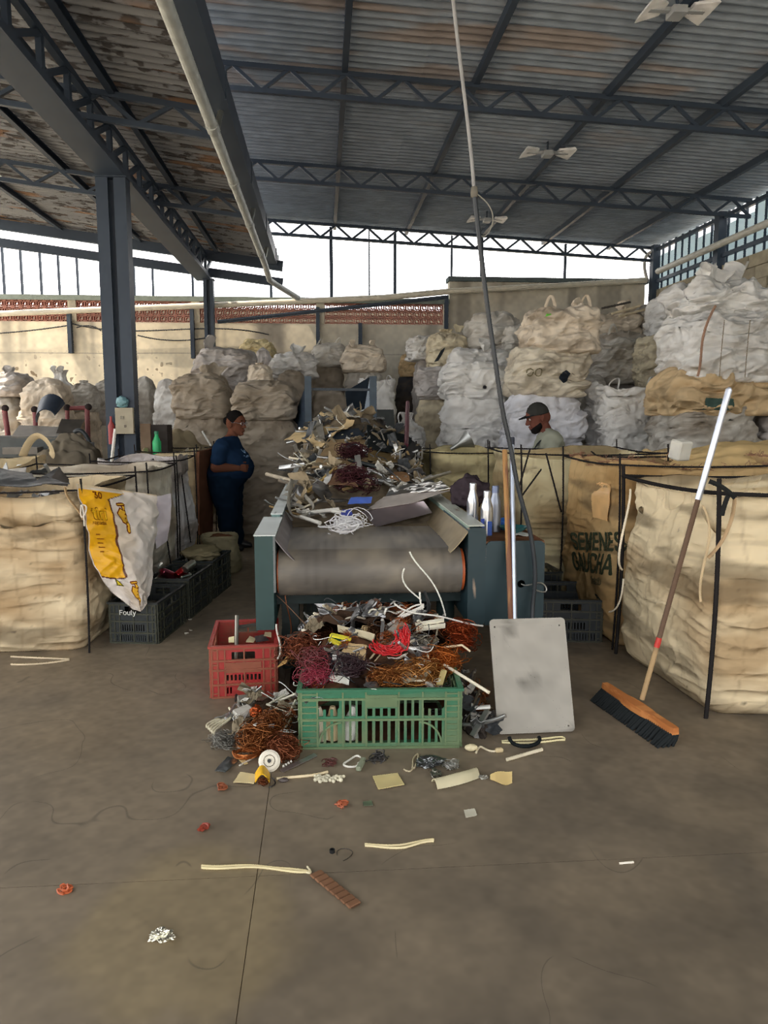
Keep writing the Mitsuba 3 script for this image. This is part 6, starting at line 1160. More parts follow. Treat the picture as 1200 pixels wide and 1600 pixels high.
def emblem(u0, v0, s):
    body = so.unary_union([sg.Point(0, 0).buffer(.055), sg.Polygon([(-.08, .03), (-.03, .09), (.02, .06), (.05, .02), (.02, -.08), (-.03, -.06)]), sg.LineString([(.03, .10), (.04, .02), (.06, -.10), (.05, -.16)]).buffer(.022), sg.LineString([(-.04, .13), (.05, .14)]).buffer(.010)])
    onsack(extr(body.buffer(.009), .001), u0, v0, s, s * .9, 0, C(112, 58, 24), name='emblem', label='brown and yellow printed emblem'); onsack(extr(body.buffer(-.004), .002), u0, v0, s, s * .9, 0, C(226, 176, 60), .005, 'emblem_fill')
    onsack(extr(so.unary_union([sg.Point(.035 + .012 * (i % 2), .07 - .045 * i).buffer(.010) for i in range(5)]), .001), u0, v0, s, s * .9, 0, C(112, 58, 24), .008, 'emblem_mark')
emblem(.43, .20, .72); emblem(.40, .80, .8)
tri_ = sg.Polygon([(0, 0), (.10, -.01), (.03, .09)]); onsack(extr(tri_, .001), .14, .73, 1.0, .7, 0, C(92, 84, 30), name='warning_mark'); onsack(extr(tri_.buffer(-.012), .002), .14, .73, 1.0, .7, 0, C(222, 200, 60), .004, 'warning_mark_fill')
# the second pale sack behind it, cans, cloth, small sack
quadY('pale_sack', [(244, 858, 6.0), (262, 846, 6.05), (270, 770, 6.05), (238, 776, 6.0)], 'm_plastic', C(214, 206, 214), 'pale lilac sack hanging behind the yellow printed sack', 'sack', .05, .005, 31, 6)
cans = [((253, 893), (282, 905), C(176, 84, 104), 'pink drink can lying across the black crate'), ((276, 900), (294, 886), C(190, 44, 50), 'red drink can in the black crate'), ((240, 905), (262, 898), C(176, 174, 160), 'dull silver can under the pink can'), ((289, 890), (302, 880), C(222, 218, 206), 'white can end standing at the right of the black crate'), ((280, 905), (296, 900), C(200, 198, 190), 'small silver can below the red can'), ((244, 890), (250, 884), C(206, 204, 196), 'silver can end left of the pink can')]
for i, (p0, p1, c, lab) in enumerate(cans):
    a, b = A(*p0, 5.85), A(*p1, 5.95); d = _n(b - a); m_ = (a + b) / 2; Lc = max(np.linalg.norm(b - a), .125); kc_ = thing('drink_can', lab, 'can', 'drink cans in the black crate')
    R_ = np.stack([_n(np.cross(d, [0, .3, 1])), np.cross(d, _n(np.cross(d, [0, .3, 1]))), d], 1)
    part(kc_, 'body', place(lathe([(0, -Lc / 2), (.026, -Lc / 2), (.033, -Lc / 2 + .012), (.033, Lc / 2 - .012), (.027, Lc / 2), (0, Lc / 2 - .004)], 18), R_, m_), 'm_gloss', c, 40)
cr_ = np.random.default_rng(3)
for (x, y, n) in ((-1.24, 5.3, 3), (-1.12, 5.9, 3)):
    solo('scrap_filling', blob((x, y - .02, .12), (.125, .21, .10), int(x * -100), .3, 5), 'm_matte', tint(C(96, 92, 88), .5, 16), ['small grey scrap filling the lettered black crate', 'small grey scrap under the drink cans'][0 if y < 5.5 else 1], 'scrap heap', None, True, 'stuff')
solo('folded_cloth', blob((-1.03, 6.50, .33), (.17, .24, .06), 8, .45, 4), 'm_cloth', tint(C(150, 140, 112), .2, 8), 'dull olive cloth folded over the farthest left crate', 'cloth', smooth=True)
ks = thing('small_sack', 'short open olive-grey sack of brown scrap standing near the woman', 'sack')
part(ks, 'cloth', place(bag_mesh(.34, .30, .36, 77, 'open', 80, 60, .7, .5, 2.6), None, (-.97, 7.3, 0)), 'm_cloth', tint(C(160, 152, 124), .15, 6), True)
part(ks, 'contents', blob((-.98, 7.28, .30), (.13, .12, .06), 6, .5, 5), 'm_matte', tint(C(120, 84, 64), .4, 14), True, 'brown scrap inside')
quadY('brown_board', [(310, 836, 8.2), (330, 836, 8.6), (333, 700, 8.6), (309, 706, 8.2)], 'm_matte', C(104, 72, 56), 'dark brown wooden panel standing behind the woman, against the tan bag', 'panel', .01, .03, 33)
# ------------------------------------------------------------------ scrap in the open left bags and machines behind them
def fillbag(poly, z, n, seed, where, kinds):
    p = np.array(poly); lo_, hi_ = p.min(0) + .14, p.max(0) - .14; scatter(n, kinds, where, lambda g: (float(g.uniform(lo_[0], hi_[0])), float(g.uniform(lo_[1], hi_[1])), z + float(g.uniform(-.03, .03))), seed, .9, 22)
KD = ['tin_sheet', 'dark_shard', 'metal_strip', 'metal_tube', 'grey_strip']
for P_, z_, sd, nm in ((PL1, .90, 41, 'in the left front bag'), (PL2, .93, 42, 'in the second left bag'), (PL3, .95, 43, 'in the third left bag'), (PL5, .95, 44, 'in the looped bag at the left edge'), (PL4, .97, 45, 'in the last left bag')): fillbag(P_, z_, 9, sd, nm, KD)
quadY('black_sheet', [(-30, 756, 5.2), (66, 760, 5.15), (50, 742, 5.6), (-30, 728, 5.7)], 'm_plastic', C(52, 54, 58), 'black curved plastic panel lying in the left front bag', 'panel', .03)
quadY('black_sheet', [(48, 758, 5.2), (110, 756, 5.25), (106, 748, 5.5), (91, 730, 5.7)], 'm_plastic', C(64, 64, 66), 'dark folded panel with a raised corner in the left front bag', 'panel', .02)
quadY('dark_flap', [(92, 731, 5.6), (74, 756, 5.3), (106, 760, 5.2), (108, 750, 5.4)], 'm_matte', C(88, 82, 78), 'brownish flap below the raised dark corner', 'flap', .01)
quadY('grey_plate', [(6, 740, 5.8), (40, 742, 5.7), (42, 730, 6.0), (14, 732, 6.0)], 'm_metal', C(150, 146, 140), 'grey oval metal plate at the left edge above the front bag', 'plate', .02)
quadY('grey_plate', [(2, 742, 5.7), (14, 744, 5.6), (10, 722, 5.9), (6, 728, 5.9)], 'm_metal', C(110, 112, 112), 'grey bent blade standing up at the left edge', 'plate', .01)
mc = thing('machine_casing', 'long dark green-grey metal casing lying on the left scrap behind the bags', 'machine'); YM = 9.7
def boxpx(px0, py0, px1, py1, Y, dpt): a, b = A(px0, py1, Y), A(px1, py0, Y); return box(a[0], b[0], Y, Y + dpt, a[2], b[2])
part(mc, 'body', boxpx(-30, 682, 106, 715, YM, .5), 'm_paint', tint(C(62, 68, 70), .2, 4)); part(mc, 'lid', hull([A(18, 682, YM), A(106, 684, YM), A(115, 668, YM + .5), A(30, 664, YM + .5), A(18, 684, YM), A(106, 687, YM)]), 'm_paint', tint(C(98, 92, 84), .2, 4))
part(mc, 'base', box(A(-30, 715, YM)[0], A(106, 715, YM)[0], YM, YM + .5, 0, A(0, 715, YM)[2]), 'm_matte', C(60, 60, 60))
an_ = np.linspace(-1.9, 1.2, 22); ca = A(76, 655, YM + .25)
PSh = np.array([[ca + np.array([.17 * math.sin(a) * (.7 + .3 * t), .25 * t - .1, .16 * math.cos(a) * (.75 + .45 * t) + (.12 * t)]) for t in np.linspace(0, 1, 6)] for a in an_])
solo('black_shield', slab(PSh, .012), 'm_plastic', C(46, 52, 66), 'black curved machine guard on top of the dark casing', 'guard', smooth=40)
quadY('black_sheet', [(88, 676, YM + .1), (122, 676, YM + .2), (132, 656, YM + .5), (96, 655, YM + .4)], 'm_plastic', C(74, 70, 66), 'dark pointed sheet right of the black guard', 'sheet metal', .01, .008)
solo('grey_box', boxpx(104, 692, 138, 712, YM - .2, .25), 'm_paint', tint(C(110, 118, 130), .2, 6), 'blue-grey metal box at the right end of the dark casing', 'box')
solo('grey_box', boxpx(4, 699, 58, 710, YM - .3, .2), 'm_paint', tint(C(104, 100, 94), .2, 6), 'flat grey box with rounded corner at the left of the dark casing', 'box')
solo('black_hoop', tube(spline([A(116, 676, YM), A(126, 673, YM), A(134, 680, YM), A(140, 692, YM)], 24), .026, 8), 'm_plastic', C(44, 48, 52), 'black curved hose right of the dark casing', 'hose', smooth=50)
rc = thing('red_trolley', 'old red tubular frame standing behind the dark casing', 'frame'); RD_ = C(122, 62, 66); Yt = 10.4
def rt(nm, pts, r=.028): part(rc, nm, tube([A(a, b, Yt) for a, b in pts], r, 8), 'm_paint', tint(RD_, .3, 6), 50)
rt('post', [(105, 638), (106, 700)]); rt('post', [(136, 638), (138, 700)], .033); rt('rail', [(103, 638), (139, 637)]); rt('post', [(7, 640), (13, 684)], .035); rt('post', [(54, 642), (58, 700)], .03)
for px, py in ((105, 637), (8, 638), (54, 640), (138, 636)): part(rc, 'end_cap', place(trimesh.creation.icosphere(2, .045), None, A(px, py, Yt)), 'm_matte', C(60, 52, 52), True)
# things by the near column
Yc_ = 8.60
kp_ = thing('switch_box', 'grey painted electrical box mounted on the near column', 'box'); part(kp_, 'box', boxpx(181, 637, 207, 678, Yc_ - .04, .06), 'm_paint', tint(C(164, 156, 136), .15, 8)); part(kp_, 'hasp', place(boxpx(188, 650, 193, 655, Yc_ - .048, .01)), 'm_metal', C(110, 105, 95)); part(kp_, 'stain_plate', boxpx(194, 664, 197, 668, Yc_ - .046, .008), 'm_metal', C(100, 92, 84))
solo('teal_bag', blob(A(191, 628, Yc_ + .02), (.07, .06, .062), 12, .35, 3), 'm_plastic', tint(C(120, 160, 170), .3, 12), 'crumpled teal plastic bag on top of the grey electrical box', 'plastic bag', smooth=True)
solo('plank', box(*[A(217, 700, 8.66)[0] + .02, A(233, 700, 8.66)[0] + .02, 8.66, 8.70, .0, A(217, 662, 8.66)[2]]), 'm_matte', tint(C(132, 112, 96), .25, 8), 'brown plank standing right of the near column', 'plank')
kb_ = thing('green_bottle', 'green plastic bottle standing right of the near column', 'bottle'); pb = A(245, 694, 8.6); part(kb_, 'body', place(lathe([(0, -.15), (.045, -.15), (.048, .02), (.02, .09), (.02, .11), (0, .11)], 16), None, pb), 'm_plastic', C(48, 176, 110), 40); part(kb_, 'cap', place(lathe([(0, .11), (.024, .11), (.024, .14), (0, .14)], 12), None, pb), 'm_plastic', C(40, 120, 90), 40)
solo('cabinet', box(A(228, 700, 9.0)[0], A(262, 700, 9.0)[0], 9.0, 9.3, 0, A(240, 664, 9.0)[2]), 'm_matte', tint(C(86, 80, 78), .3, 6), 'dark low cabinet carrying the green bottle', 'cabinet')
solo('plank', box(A(159, 680, 9.0)[0], A(170, 680, 9.0)[0], 9.0, 9.04, 0, A(165, 665, 9.0)[2]), 'm_matte', C(104, 98, 88), 'short dark board left of the near column', 'board'); solo('extinguisher', place(lathe([(0, -.18), (.035, -.18), (.035, .02), (.012, .07), (.012, .12), (0, .12)], 14), None, A(174, 668, 8.6)), 'm_paint', C(150, 52, 56), 'narrow red cylinder hanging left of the near column', 'cylinder', smooth=40)
rodpx('white_rod', (166, 800, 8.52), (180, 670, 8.58), .018, 'm_plastic', C(224, 222, 216), 'short white pipe leaning at the foot of the near column'); rodpx('white_rod', (316, 674, 9.3), (330, 697, 9.2), .012, 'm_plastic', C(224, 222, 216), 'thin white rod sticking up left of the woman')
solo('canvas_heap', blob((-1.75, 9.62, .62), (.48, .30, .66), 14, .3, 3, 5), 'm_cloth', tint(C(146, 134, 110), .2, 5), 'brown canvas heap between the left bag row and the big grey bags', 'canvas', smooth=True)
solo('canvas_heap', blob((-2.95, 9.2, .56), (.42, .36, .66), 15, .3, 3, 5), 'm_cloth', tint(C(110, 102, 90), .2, 5), 'dark canvas heap left of the near column behind the bag row', 'canvas', smooth=True)
# ------------------------------------------------------------------ right side extras
solo('tan_heap', blob((3.12, 5.35, 1.06), (.60, .5, .24), 21, .3, 3, 5), 'm_cloth', tint(C(206, 178, 128), .25, 5), 'crumpled ochre cloth sack lying on top of the bags at the right', 'cloth', smooth=True)
solo('grey_sheet_heap', blob((3.2, 7.9, .80), (.85, .35, .30), 22, .3, 3, 4), 'm_matte', tint(C(120, 112, 98), .2, 5), 'dull brown-grey tarpaulin behind the rail at the foot of the white open bag', 'tarpaulin', smooth=True)
solo('white_box', place(cham(.11, .10, .13, .01), rz(20) @ rot([1, 0, 0], 12), A(1063, 703, 4.95)), 'm_plastic', C(214, 212, 202), 'small white box behind the broom handle', 'box')
kr = 'bulk_bag_063'
for k in [k for k in labels if labels[k].get('label', '').startswith('big white bag with a hanging rope')]:
    part(k, 'rope', tube(spline([A(1118, 478, 7.66), A(1105, 505, 7.63), A(1098, 530, 7.63), A(1095, 560, 7.63), A(1090, 588, 7.65)], 30), .013, 6), 'm_matte', C(158, 128, 110), 50, 'hanging brown rope')
    for px in (1128, 1168): part(k, 'seam', tube(spline([A(px + 4, 500, 7.66), A(px, 540, 7.64), A(px - 4, 590, 7.66)], 14), .004, 5), 'm_matte', C(130, 118, 100))
def frontof(lab):
    k = next(k for k in BAGS if labels[k]['label'].startswith(lab)); return k, BAGS[k]
k, b_ = frontof('flattened orange-tan'); on_cloth(k, extr(sg.Polygon([(0, 0), (.30, -.01), (.31, .11), (.02, .12)]), .002), A(1098, 640, 7.7), (1, 0, 0), (0, 0, 1), (0, -1, 0), 'green_patch', C(70, 88, 82), label='dark green printed patch', lift=.012)
k, b_ = frontof('yellowed bag with a torn'); on_cloth(k, meshkit.text_mesh('OO', .09, .002), A(822, 588, 8.8), (1, 0, 0), (0, 0, 1), (0, -1, 0), 'marking', C(120, 112, 88), label='faint ringed marking', lift=.012); on_cloth(k, extr(sg.Polygon([(0, 0), (.05, -.05), (.11, -.02), (.13, .06), (.08, .10), (.02, .07)]), .002), A(873, 592, 8.8), (1, 0, 0), (0, 0, 1), (0, -1, 0), 'torn_hole', C(46, 48, 56), label='torn hole showing black scrap', lift=.012)
k, b_ = frontof('cream bag with a white corner'); on_cloth(k, extr(sg.Polygon([(0, 0), (.055, .02), (.045, .05), (.03, .085), (.012, .05)]), .002), A(850, 496, 8.95), (1, 0, 0), (0, 0, 1), (0, -1, 0), 'green_print', C(110, 190, 80), label='small green leaf print', lift=.014)
k, b_ = frontof('cream bag with a knotted'); on_cloth(k, extr(sg.Polygon([(0, 0), (.06, .02), (.14, .16), (.16, .22), (.09, .16)]), .002), A(678, 566, 11.6), (1, 0, 0), (0, 0, 1), (0, -1, 0), 'torn_slit', C(52, 54, 58), label='dark torn slit', lift=.012)
k, b_ = frontof('clean white bag in the middle'); on_cloth(k, extr(sg.Point(0, 0).buffer(.022), .002), A(756, 605, 9.75), (1, 0, 0), (0, 0, 1), (0, -1, 0), 'hole', C(50, 50, 54), label='small dark hole', lift=.012)
st_ = [((918, 492), (935, 486)), ((940, 482), (985, 472)), ((956, 490), (1000, 478)), ((905, 486), (922, 497)), ((968, 494), (1010, 483))]
for i, (p0, p1) in enumerate(st_): solo('loose_stick', tube(np.linspace(A(*p0, 11.5), A(*p1, 11.6), 4), .018, 6), 'm_matte', [C(214, 200, 170), C(90, 86, 82)][i % 2], 'loose stick or strip lying on top of the cream bag by the right wall end', 'stick', 'sticks on the cream bag')
# ------------------------------------------------------------------ litter on the floor
def flat(name, px, mat, col, label, cat_, t=.003, amp=.004, seed=1, z=.006, f=9, n=14): return solo(name, quadsheet([G(a, b, z) for a, b in px], n, amp, t, seed, f), mat, tint(col, .2, 20, seed), label, cat_, smooth=35)
def lie(name, pts, r, mat, col, label, cat_='cable', n=40, z=None, sides=7, group=None): return solo(name, tube(spline([G(a, b, (r if z is None else z)) for a, b in pts], n), r, sides), mat, col, label, cat_, group, smooth=50)
flat('foil_packet', [(336, 1206), (352, 1208), (373, 1188), (355, 1183)], 'm_gloss', C(150, 158, 162), 'grey-blue foil packet at the left of the floor litter', 'packet', .004, .008)
flat('card_piece', [(372, 1186), (382, 1194), (388, 1192), (378, 1180)], 'm_matte', C(214, 192, 140), 'small cream card under a copper ring', 'card', .003)
solo('copper_ring', cat([tube(G(386, 1180, .012) + np.c_[.052 * np.cos(t_), .034 * np.sin(t_), .008 + .008 * np.sin(3 * t_ + i)] * (1 + .04 * i), .003, 5, False) for i in range(6) for t_ in [np.linspace(0, 6.28, 26)]]), 'm_metal', C(180, 110, 62), 'loose ring of copper wire right of the foil packet', 'wire', smooth=50)
kd_ = thing('cable_spool', 'round white spool lying on its side in front of the copper tangle', 'spool'); Rsp = rot([1, 0, 0], 62) @ rot([0, 0, 1], 0); cs = G(421, 1189, .040)
part(kd_, 'disc', place(lathe([(0, -.01), (.036, -.012), (.046, -.006), (.046, .004), (.036, .010), (.022, .010), (.020, .007), (.012, .007), (.010, .012), (0, .012)], 32), Rsp, cs), 'm_plastic', C(228, 222, 206), 30); part(kd_, 'hub', place(lathe([(0, .011), (.0085, .011), (.008, .015), (0, .015)], 16), Rsp, cs), 'm_plastic', C(30, 30, 32), 30); part(kd_, 'ring', place(lathe([(.022, .0105), (.0235, .0125), (.025, .0105)], 24), Rsp, cs), 'm_plastic', C(120, 112, 100), 30)
for i in range(4): solo('ring_cap', place(lathe([(.003, -.004), (.006, -.004), (.006, .004), (.003, .004)], 10), rot([0, 1, 0], 70), G(443 + 4 * i, 1197 - 2.5 * i, .006)), 'm_plastic', C(226, 224, 216), 'tiny white ring in a row beside the spool', 'ring', 'tiny white rings beside the spool', smooth=40)
flat('metal_strip_flat', [(437, 1203), (442, 1207), (496, 1181), (491, 1177)], 'm_metal', C(196, 190, 190), 'long flat silver strip on the floor in front of the green crate', 'strip', .003, .001)
flat('paper_piece', [(364, 1223), (396, 1225), (402, 1212), (376, 1207)], 'm_matte', C(224, 208, 162), 'cream paper piece left of the yellow curved plate', 'paper', .003, .008)
PY = np.array([[G(399 + 22 * u, 1224 - 14 * v - 0 * u, .004) + [0, 0, .035 * math.sin(math.pi * u) + .004] for v in np.linspace(0, 1, 6)] for u in np.linspace(0, 1, 10)]); kyp = thing('yellow_cover', 'bright yellow curved plastic cover among the floor litter', 'cover'); part(kyp, 'shell', slab(PY, .004), 'm_plastic', C(232, 180, 30), 40); part(kyp, 'coil', place(wire_nest(.022, 16, .0015, 4), None, G(412, 1222, .016)), 'm_metal', C(120, 66, 40), 40, 'dark coil under it'); part(kyp, 'lead', tube(spline([G(425, 1215, .02), G(430, 1222, .006), G(426, 1228, .004), G(420, 1230, .004)], 16), .003, 5), 'm_plastic', C(40, 36, 34))
lie('cream_lead', [(432, 1217), (460, 1214), (490, 1211), (512, 1206)], .006, 'm_plastic', C(224, 208, 170), 'cream cable stub with a frayed end on the floor'); solo('dark_connector', blob(G(443, 1219, .008), (.022, .012, .009), 3, .4, 5, 2), 'm_plastic', C(84, 74, 72), 'dark brown connector on the cream cable stub', 'connector', smooth=True)
fo = [place(trimesh.creation.icosphere(1, .007 * (0.6 + .8 * cr_.random())), None, G(492 + 48 * cr_.random() * (1 if i % 3 else .5), 1212 + 9 * cr_.random(), .006)) for i in range(60)]; solo('foam_crumbs', cat(fo), 'm_matte', C(226, 220, 196), 'scatter of white foam crumbs on the floor before the green crate', 'foam', kind='stuff')
lie('white_lead', [(560, 1192), (545, 1198), (538, 1196), (548, 1186), (558, 1181), (563, 1183)], .0045, 'm_plastic', WH, 'bent white cable end beside the grey-green bar on the floor')
solo('green_bar', place(cham(.022, .10, .02, .004), rz(-16), G(564, 1194, .012)), 'm_paint', tint(C(136, 142, 122), .2, 20), 'grey-green square bar lying in front of the green crate', 'bar')
solo('black_clump', place(wire_nest(.035, 26, .0022, 6), None, G(592, 1184, .012)), 'm_plastic', C(52, 48, 48), 'black clump of wire right of the grey-green bar', 'wire clump', smooth=50)
solo('wine_clump', place(wire_nest(.035, 20, .0018, 7, flatten=.25), None, G(517, 1191, .008)), 'm_plastic', C(90, 48, 44), 'thin wine-red wire wisps before the green crate', 'wire clump', smooth=50)
flat('beige_card', [(591, 1233), (632, 1226), (621, 1208), (582, 1213)], 'm_matte', C(222, 206, 150), 'plain beige card lying flat in front of the green crate', 'card', .003, .001)
lie('bag_tie', [(631, 1202), (640, 1205), (645, 1196), (648, 1182), (652, 1178), (652, 1188), (646, 1200)], .004, 'm_plastic', C(186, 174, 146), 'folded pale cord right of the beige card')
def foil(name, c, s, seed, col, label, amp=.7): return solo(name, blob(c, s, seed, amp, 5, 4), 'm_gloss', tint(col, .3, 30, seed), label, 'foil', smooth=20)
foil('foil_scrap', G(672, 1190, .022), (.055, .035, .022), 5, C(120, 122, 124), 'dark crumpled silver foil on the floor, upper piece'); foil('foil_scrap', G(681, 1208, .012), (.022, .028, .012), 6, C(140, 138, 130), 'small crumpled foil below the dark silver one')
solo('silver_wire', place(wire_nest(.035, 22, .0016, 9, flatten=.5), None, G(706, 1196, .015)), 'm_metal', C(190, 190, 186), 'loose silver wire clump right of the crumpled foil', 'wire clump', smooth=50)
PT = np.array([[G(678 + 66 * u, 1226 - 18 * u + 2 * math.sin(3 * u), .003) + np.array([.01, -.045, 0]) * (v - .4) * 1.5 + [0, 0, .030 * math.sin(math.pi * v) * (1 - .3 * abs(u - .5))] for v in np.linspace(0, 1, 8)] for u in np.linspace(0, 1, 14)]); solo('plastic_trough', slab(PT, .004), 'm_plastic', tint(C(206, 198, 166), .15, 20), 'pale curved plastic trough piece in the floor litter', 'plastic piece', smooth=40)
foil('foil_scrap', G(755, 1214, .008), (.020, .010, .008), 8, C(180, 178, 170), 'tiny crumpled foil between the trough piece and the peel')
PP = np.array([[G(766 + 34 * u, 1214 + 4 * v * (1 + 2 * math.sin(2.6 * u)), .004) + [0, 0, .02 * (1 - v) * (.5 + u) + .006 * math.sin(5 * u)] for v in np.linspace(0, 1, 6)] for u in np.linspace(0, 1, 10)]); solo('paper_peel', slab(PP, .003), 'm_matte', tint(C(226, 200, 140), .2, 30), 'curled cream peel of board at the right of the litter', 'paper', smooth=40)
flat('white_scrap', [(728, 1277), (746, 1272), (742, 1263), (725, 1265)], 'm_matte', C(222, 218, 200), 'small white paper scrap alone on the floor below the peel', 'paper', .002, .005)
PB2 = [(238, 1472), (268, 1466), (262, 1450), (246, 1452)]; foil('foil_scrap', G(253, 1461, .014), (.032, .022, .016), 11, C(228, 226, 210), 'white crumpled foil wrapper alone in the left foreground', .6)
for i, o in enumerate((-1.6, 1.6)): lie('twin_cable', [(315, 1354 + o), (350, 1355 + o), (390, 1353.5 + o * .8), (430, 1357 + o * .6), (470, 1361 + o), (484, 1362)], .0042, 'm_plastic', C(226, 212, 166), 'cream twin cable on the floor, left of the brown segmented strip' if i == 0 else 'second strand of the cream twin cable left of the brown strip', n=60)
for i, o in enumerate((-1.4, 1.4)): lie('twin_cable', [(570, 1320 + o), (600, 1322.5 + o), (630, 1322 + o * 1.6), (655, 1316 + o), (678, 1313 + o)], .0042, 'm_plastic', C(230, 216, 172), 'cream doubled cable in the middle of the open floor' if i == 0 else 'second strand of the cream doubled cable on the open floor', n=50)
lie('twin_cable', [(476, 1362), (484, 1364), (480, 1354)], .0035, 'm_plastic', C(226, 216, 180), 'curled cream cable end by the brown segmented strip')
ksg = thing('segmented_strip', 'brown segmented strip lying across the floor joint', 'strip')
sa_, sb_ = G(492, 1364, .006), G(556, 1416, .006); sd_ = _n(sb_ - sa_); sw_ = np.cross([0, 0, 1], sd_); sl_ = np.linalg.norm(sb_ - sa_) / 8
for i in range(8): part(ksg, 'segment', place(cham(sl_ * .86, .046, .008, .003), np.stack([sd_, sw_, [0, 0, 1.0]], 1) @ rot([0, 1, 0], 7), sa_ + sd_ * sl_ * (i + .5) + [0, 0, .002]), 'm_matte', tint(C(132, 98, 76), .3, 30, i))
part(ksg, 'backing', bar(sa_, sb_, .030, .004), 'm_matte', C(92, 70, 56))
solo('rubber_stopper', place(lathe([(0, 0), (.009, 0), (.009, .012), (.006, .012), (.006, .004), (0, .004)], 16), None, G(519, 1332)), 'm_plastic', C(30, 30, 32), 'small round black cap on the floor', 'cap', smooth=40)
lie('thin_wire', [(527, 1336), (540, 1326), (550, 1330), (545, 1340), (536, 1345)], .0012, 'm_plastic', C(60, 52, 46), 'thin dark wire curl right of the black cap', 'wire')
for i, (x, y, c, lab) in enumerate(((318, 1294, C(150, 62, 44), 'red-brown wire scrap at left in the open floor'), (534, 1256, C(176, 96, 64), 'orange wire scrap below the green crate'), (103, 1387, C(190, 98, 60), 'orange plug bit at the far left of the floor'), (348, 1230, C(150, 84, 54), 'brown wire bit below the cream paper piece'))):
    solo('wire_scrap', place(wire_nest(.022, 9, .0026, 40 + i, flatten=.4), rz(20 * i), G(x, y, .008)), 'm_plastic', c, lab, 'wire scrap', smooth=50)
flat('foil_bit', [(568, 1260), (583, 1258), (580, 1250), (566, 1253)], 'm_gloss', C(200, 196, 182), 'tiny silver foil bit below the beige card', 'foil', .002, .006)
rs = lambda n, a, b, c, d, r, col, lab, cat_='tube', mat='m_plastic': solo(n, tube(np.linspace(G(a, b, r), G(c, d, r), 4), r, 10), mat, col, lab, cat_, smooth=50)
rs('white_tube', 792, 1187, 847, 1171, .008, C(232, 222, 196), 'white tube lying on the floor below the grey board'); rs('white_tube', 968, 1349, 990, 1347, .004, C(226, 220, 206), 'tiny white stick on the floor joint at the right')
for i, o in enumerate((0, 5)): lie('long_lead', [(784, 1158 + o * .4), (820, 1156 + o), (860, 1153 + o), (880, 1152 + o * .8), (882, 1156)], .0045, 'm_plastic', C(226, 216, 170), ['cream cable lying along the foot of the grey board', 'second cream cable along the foot of the grey board'][i])
for i, pts in enumerate((((17, 1026), (60, 1028), (108, 1030)), ((17, 1038), (50, 1038), (90, 1034), (108, 1031)))): lie('long_lead', pts, .006, 'm_plastic', C(206, 190, 160), ['pale stick on the floor before the left front bag, upper', 'pale stick on the floor before the left front bag, lower'][i], 'stick')
solo('bottom_bits', cat([place(wire_nest(.014, 4, .0018, 70 + i, 12, 1.2, 4, .4), None, G(x, y, .005)) for i, (x, y) in enumerate(((297, 968), (298, 985), (285, 973), (291, 990)))]), 'm_plastic', C(206, 200, 188), 'loose white wire bits on the floor beside the black crates', 'wire bits', kind='stuff')
# pile left of the green crate
def fn(px, py, z, s, n, r, col, label, seed, mat='m_metal', fl=.7): return solo('wire_tangle', place(wire_nest(s, int(n * 1.3), r * .75, seed, flatten=fl), None, G(px, py, z)), mat, tint(col, .4, 20, seed), label, 'wire tangle', 'wire tangles')
fn(405, 1150, .055, .085, 150, .002, C(148, 92, 52), 'big copper-brown wire tangle on the floor left of the green crate', 51); fn(425, 1128, .08, .07, 100, .002, C(138, 84, 50), 'copper tangle heaped on the big one', 52)
fn(443, 1168, .05, .065, 120, .0018, C(134, 78, 52), 'fine reddish copper tangle touching the green crate', 53); fn(350, 1155, .035, .055, 110, .0013, C(150, 148, 142), 'grey steel wool tangle at the left end of the floor pile', 54, fl=.6)
solo('orange_ball', blob(G(400, 1112, .10), (.030, .028, .028), 3, .5, 5, 3), 'm_metal', tint(C(170, 80, 40), .4, 40), 'orange-brown ball of burnt copper on the floor pile', 'wire ball', smooth=30)
for i in range(5): lie('cream_lead', [(323 + 3 * i, 1136 + 3 * i), (333 + 3 * i, 1126 + 2 * i), (350 + 2 * i, 1120 + i), (358 + i, 1106 + 2 * i)], .0055, 'm_plastic', C(228, 222, 196), 'cream cable of the fan at the left end of the floor pile', 'cable', 24, .02 + .006 * i, group='fan of cream cables')
solo('grey_casing', place(cham(.085, .07, .065, .006), rz(25) @ rot([0, 1, 0], -12), G(381, 1117, .06)), 'm_paint', tint(C(176, 174, 166), .2, 16), 'pale grey metal casing on the floor pile', 'casing'); solo('grey_casing', place(cham(.09, .06, .06, .006), rz(12) @ rot([1, 0, 0], 10), G(385, 1097, .04)), 'm_paint', tint(C(128, 126, 118), .25, 16), 'dull grey metal casing against the red crate', 'casing')
lie('black_lead', [(368, 1095), (370, 1086), (374, 1094), (376, 1100)], .006, 'm_plastic', C(46, 44, 42), 'short black bracket wire before the red crate', z=.05); solo('white_cup', place(lathe([(0, -.03), (.024, -.03), (.026, .03), (.021, .03), (.02, -.02), (0, -.02)], 20), rot([0, 1, 0], 80) @ rot([1, 0, 0], 8), G(379, 1150, .035)), 'm_plastic', C(226, 222, 206), 'white plastic sleeve lying in front of the big copper tangle', 'sleeve', smooth=40)
lie('white_lead', [(372, 1163), (380, 1160), (384, 1166), (376, 1168), (372, 1164)], .004, 'm_plastic', WH, 'small curled white wire below the white sleeve'); rs('white_tube', 404, 1163, 411, 1152, .007, WH, 'white plug piece below the big copper tangle'); rs('white_tube', 387, 1160, 402, 1160, .005, C(226, 220, 206), 'small white tube beside the white sleeve')
lie('white_lead', [(438, 1180), (425, 1183), (418, 1170)], .003, 'm_plastic', C(206, 196, 186), 'thin pale wire above the round white spool'); lie('white_lead', [(374, 1196), (400, 1182), (420, 1170)], .004, 'm_plastic', C(214, 208, 196), 'thin pale rod ending at the copper ring')
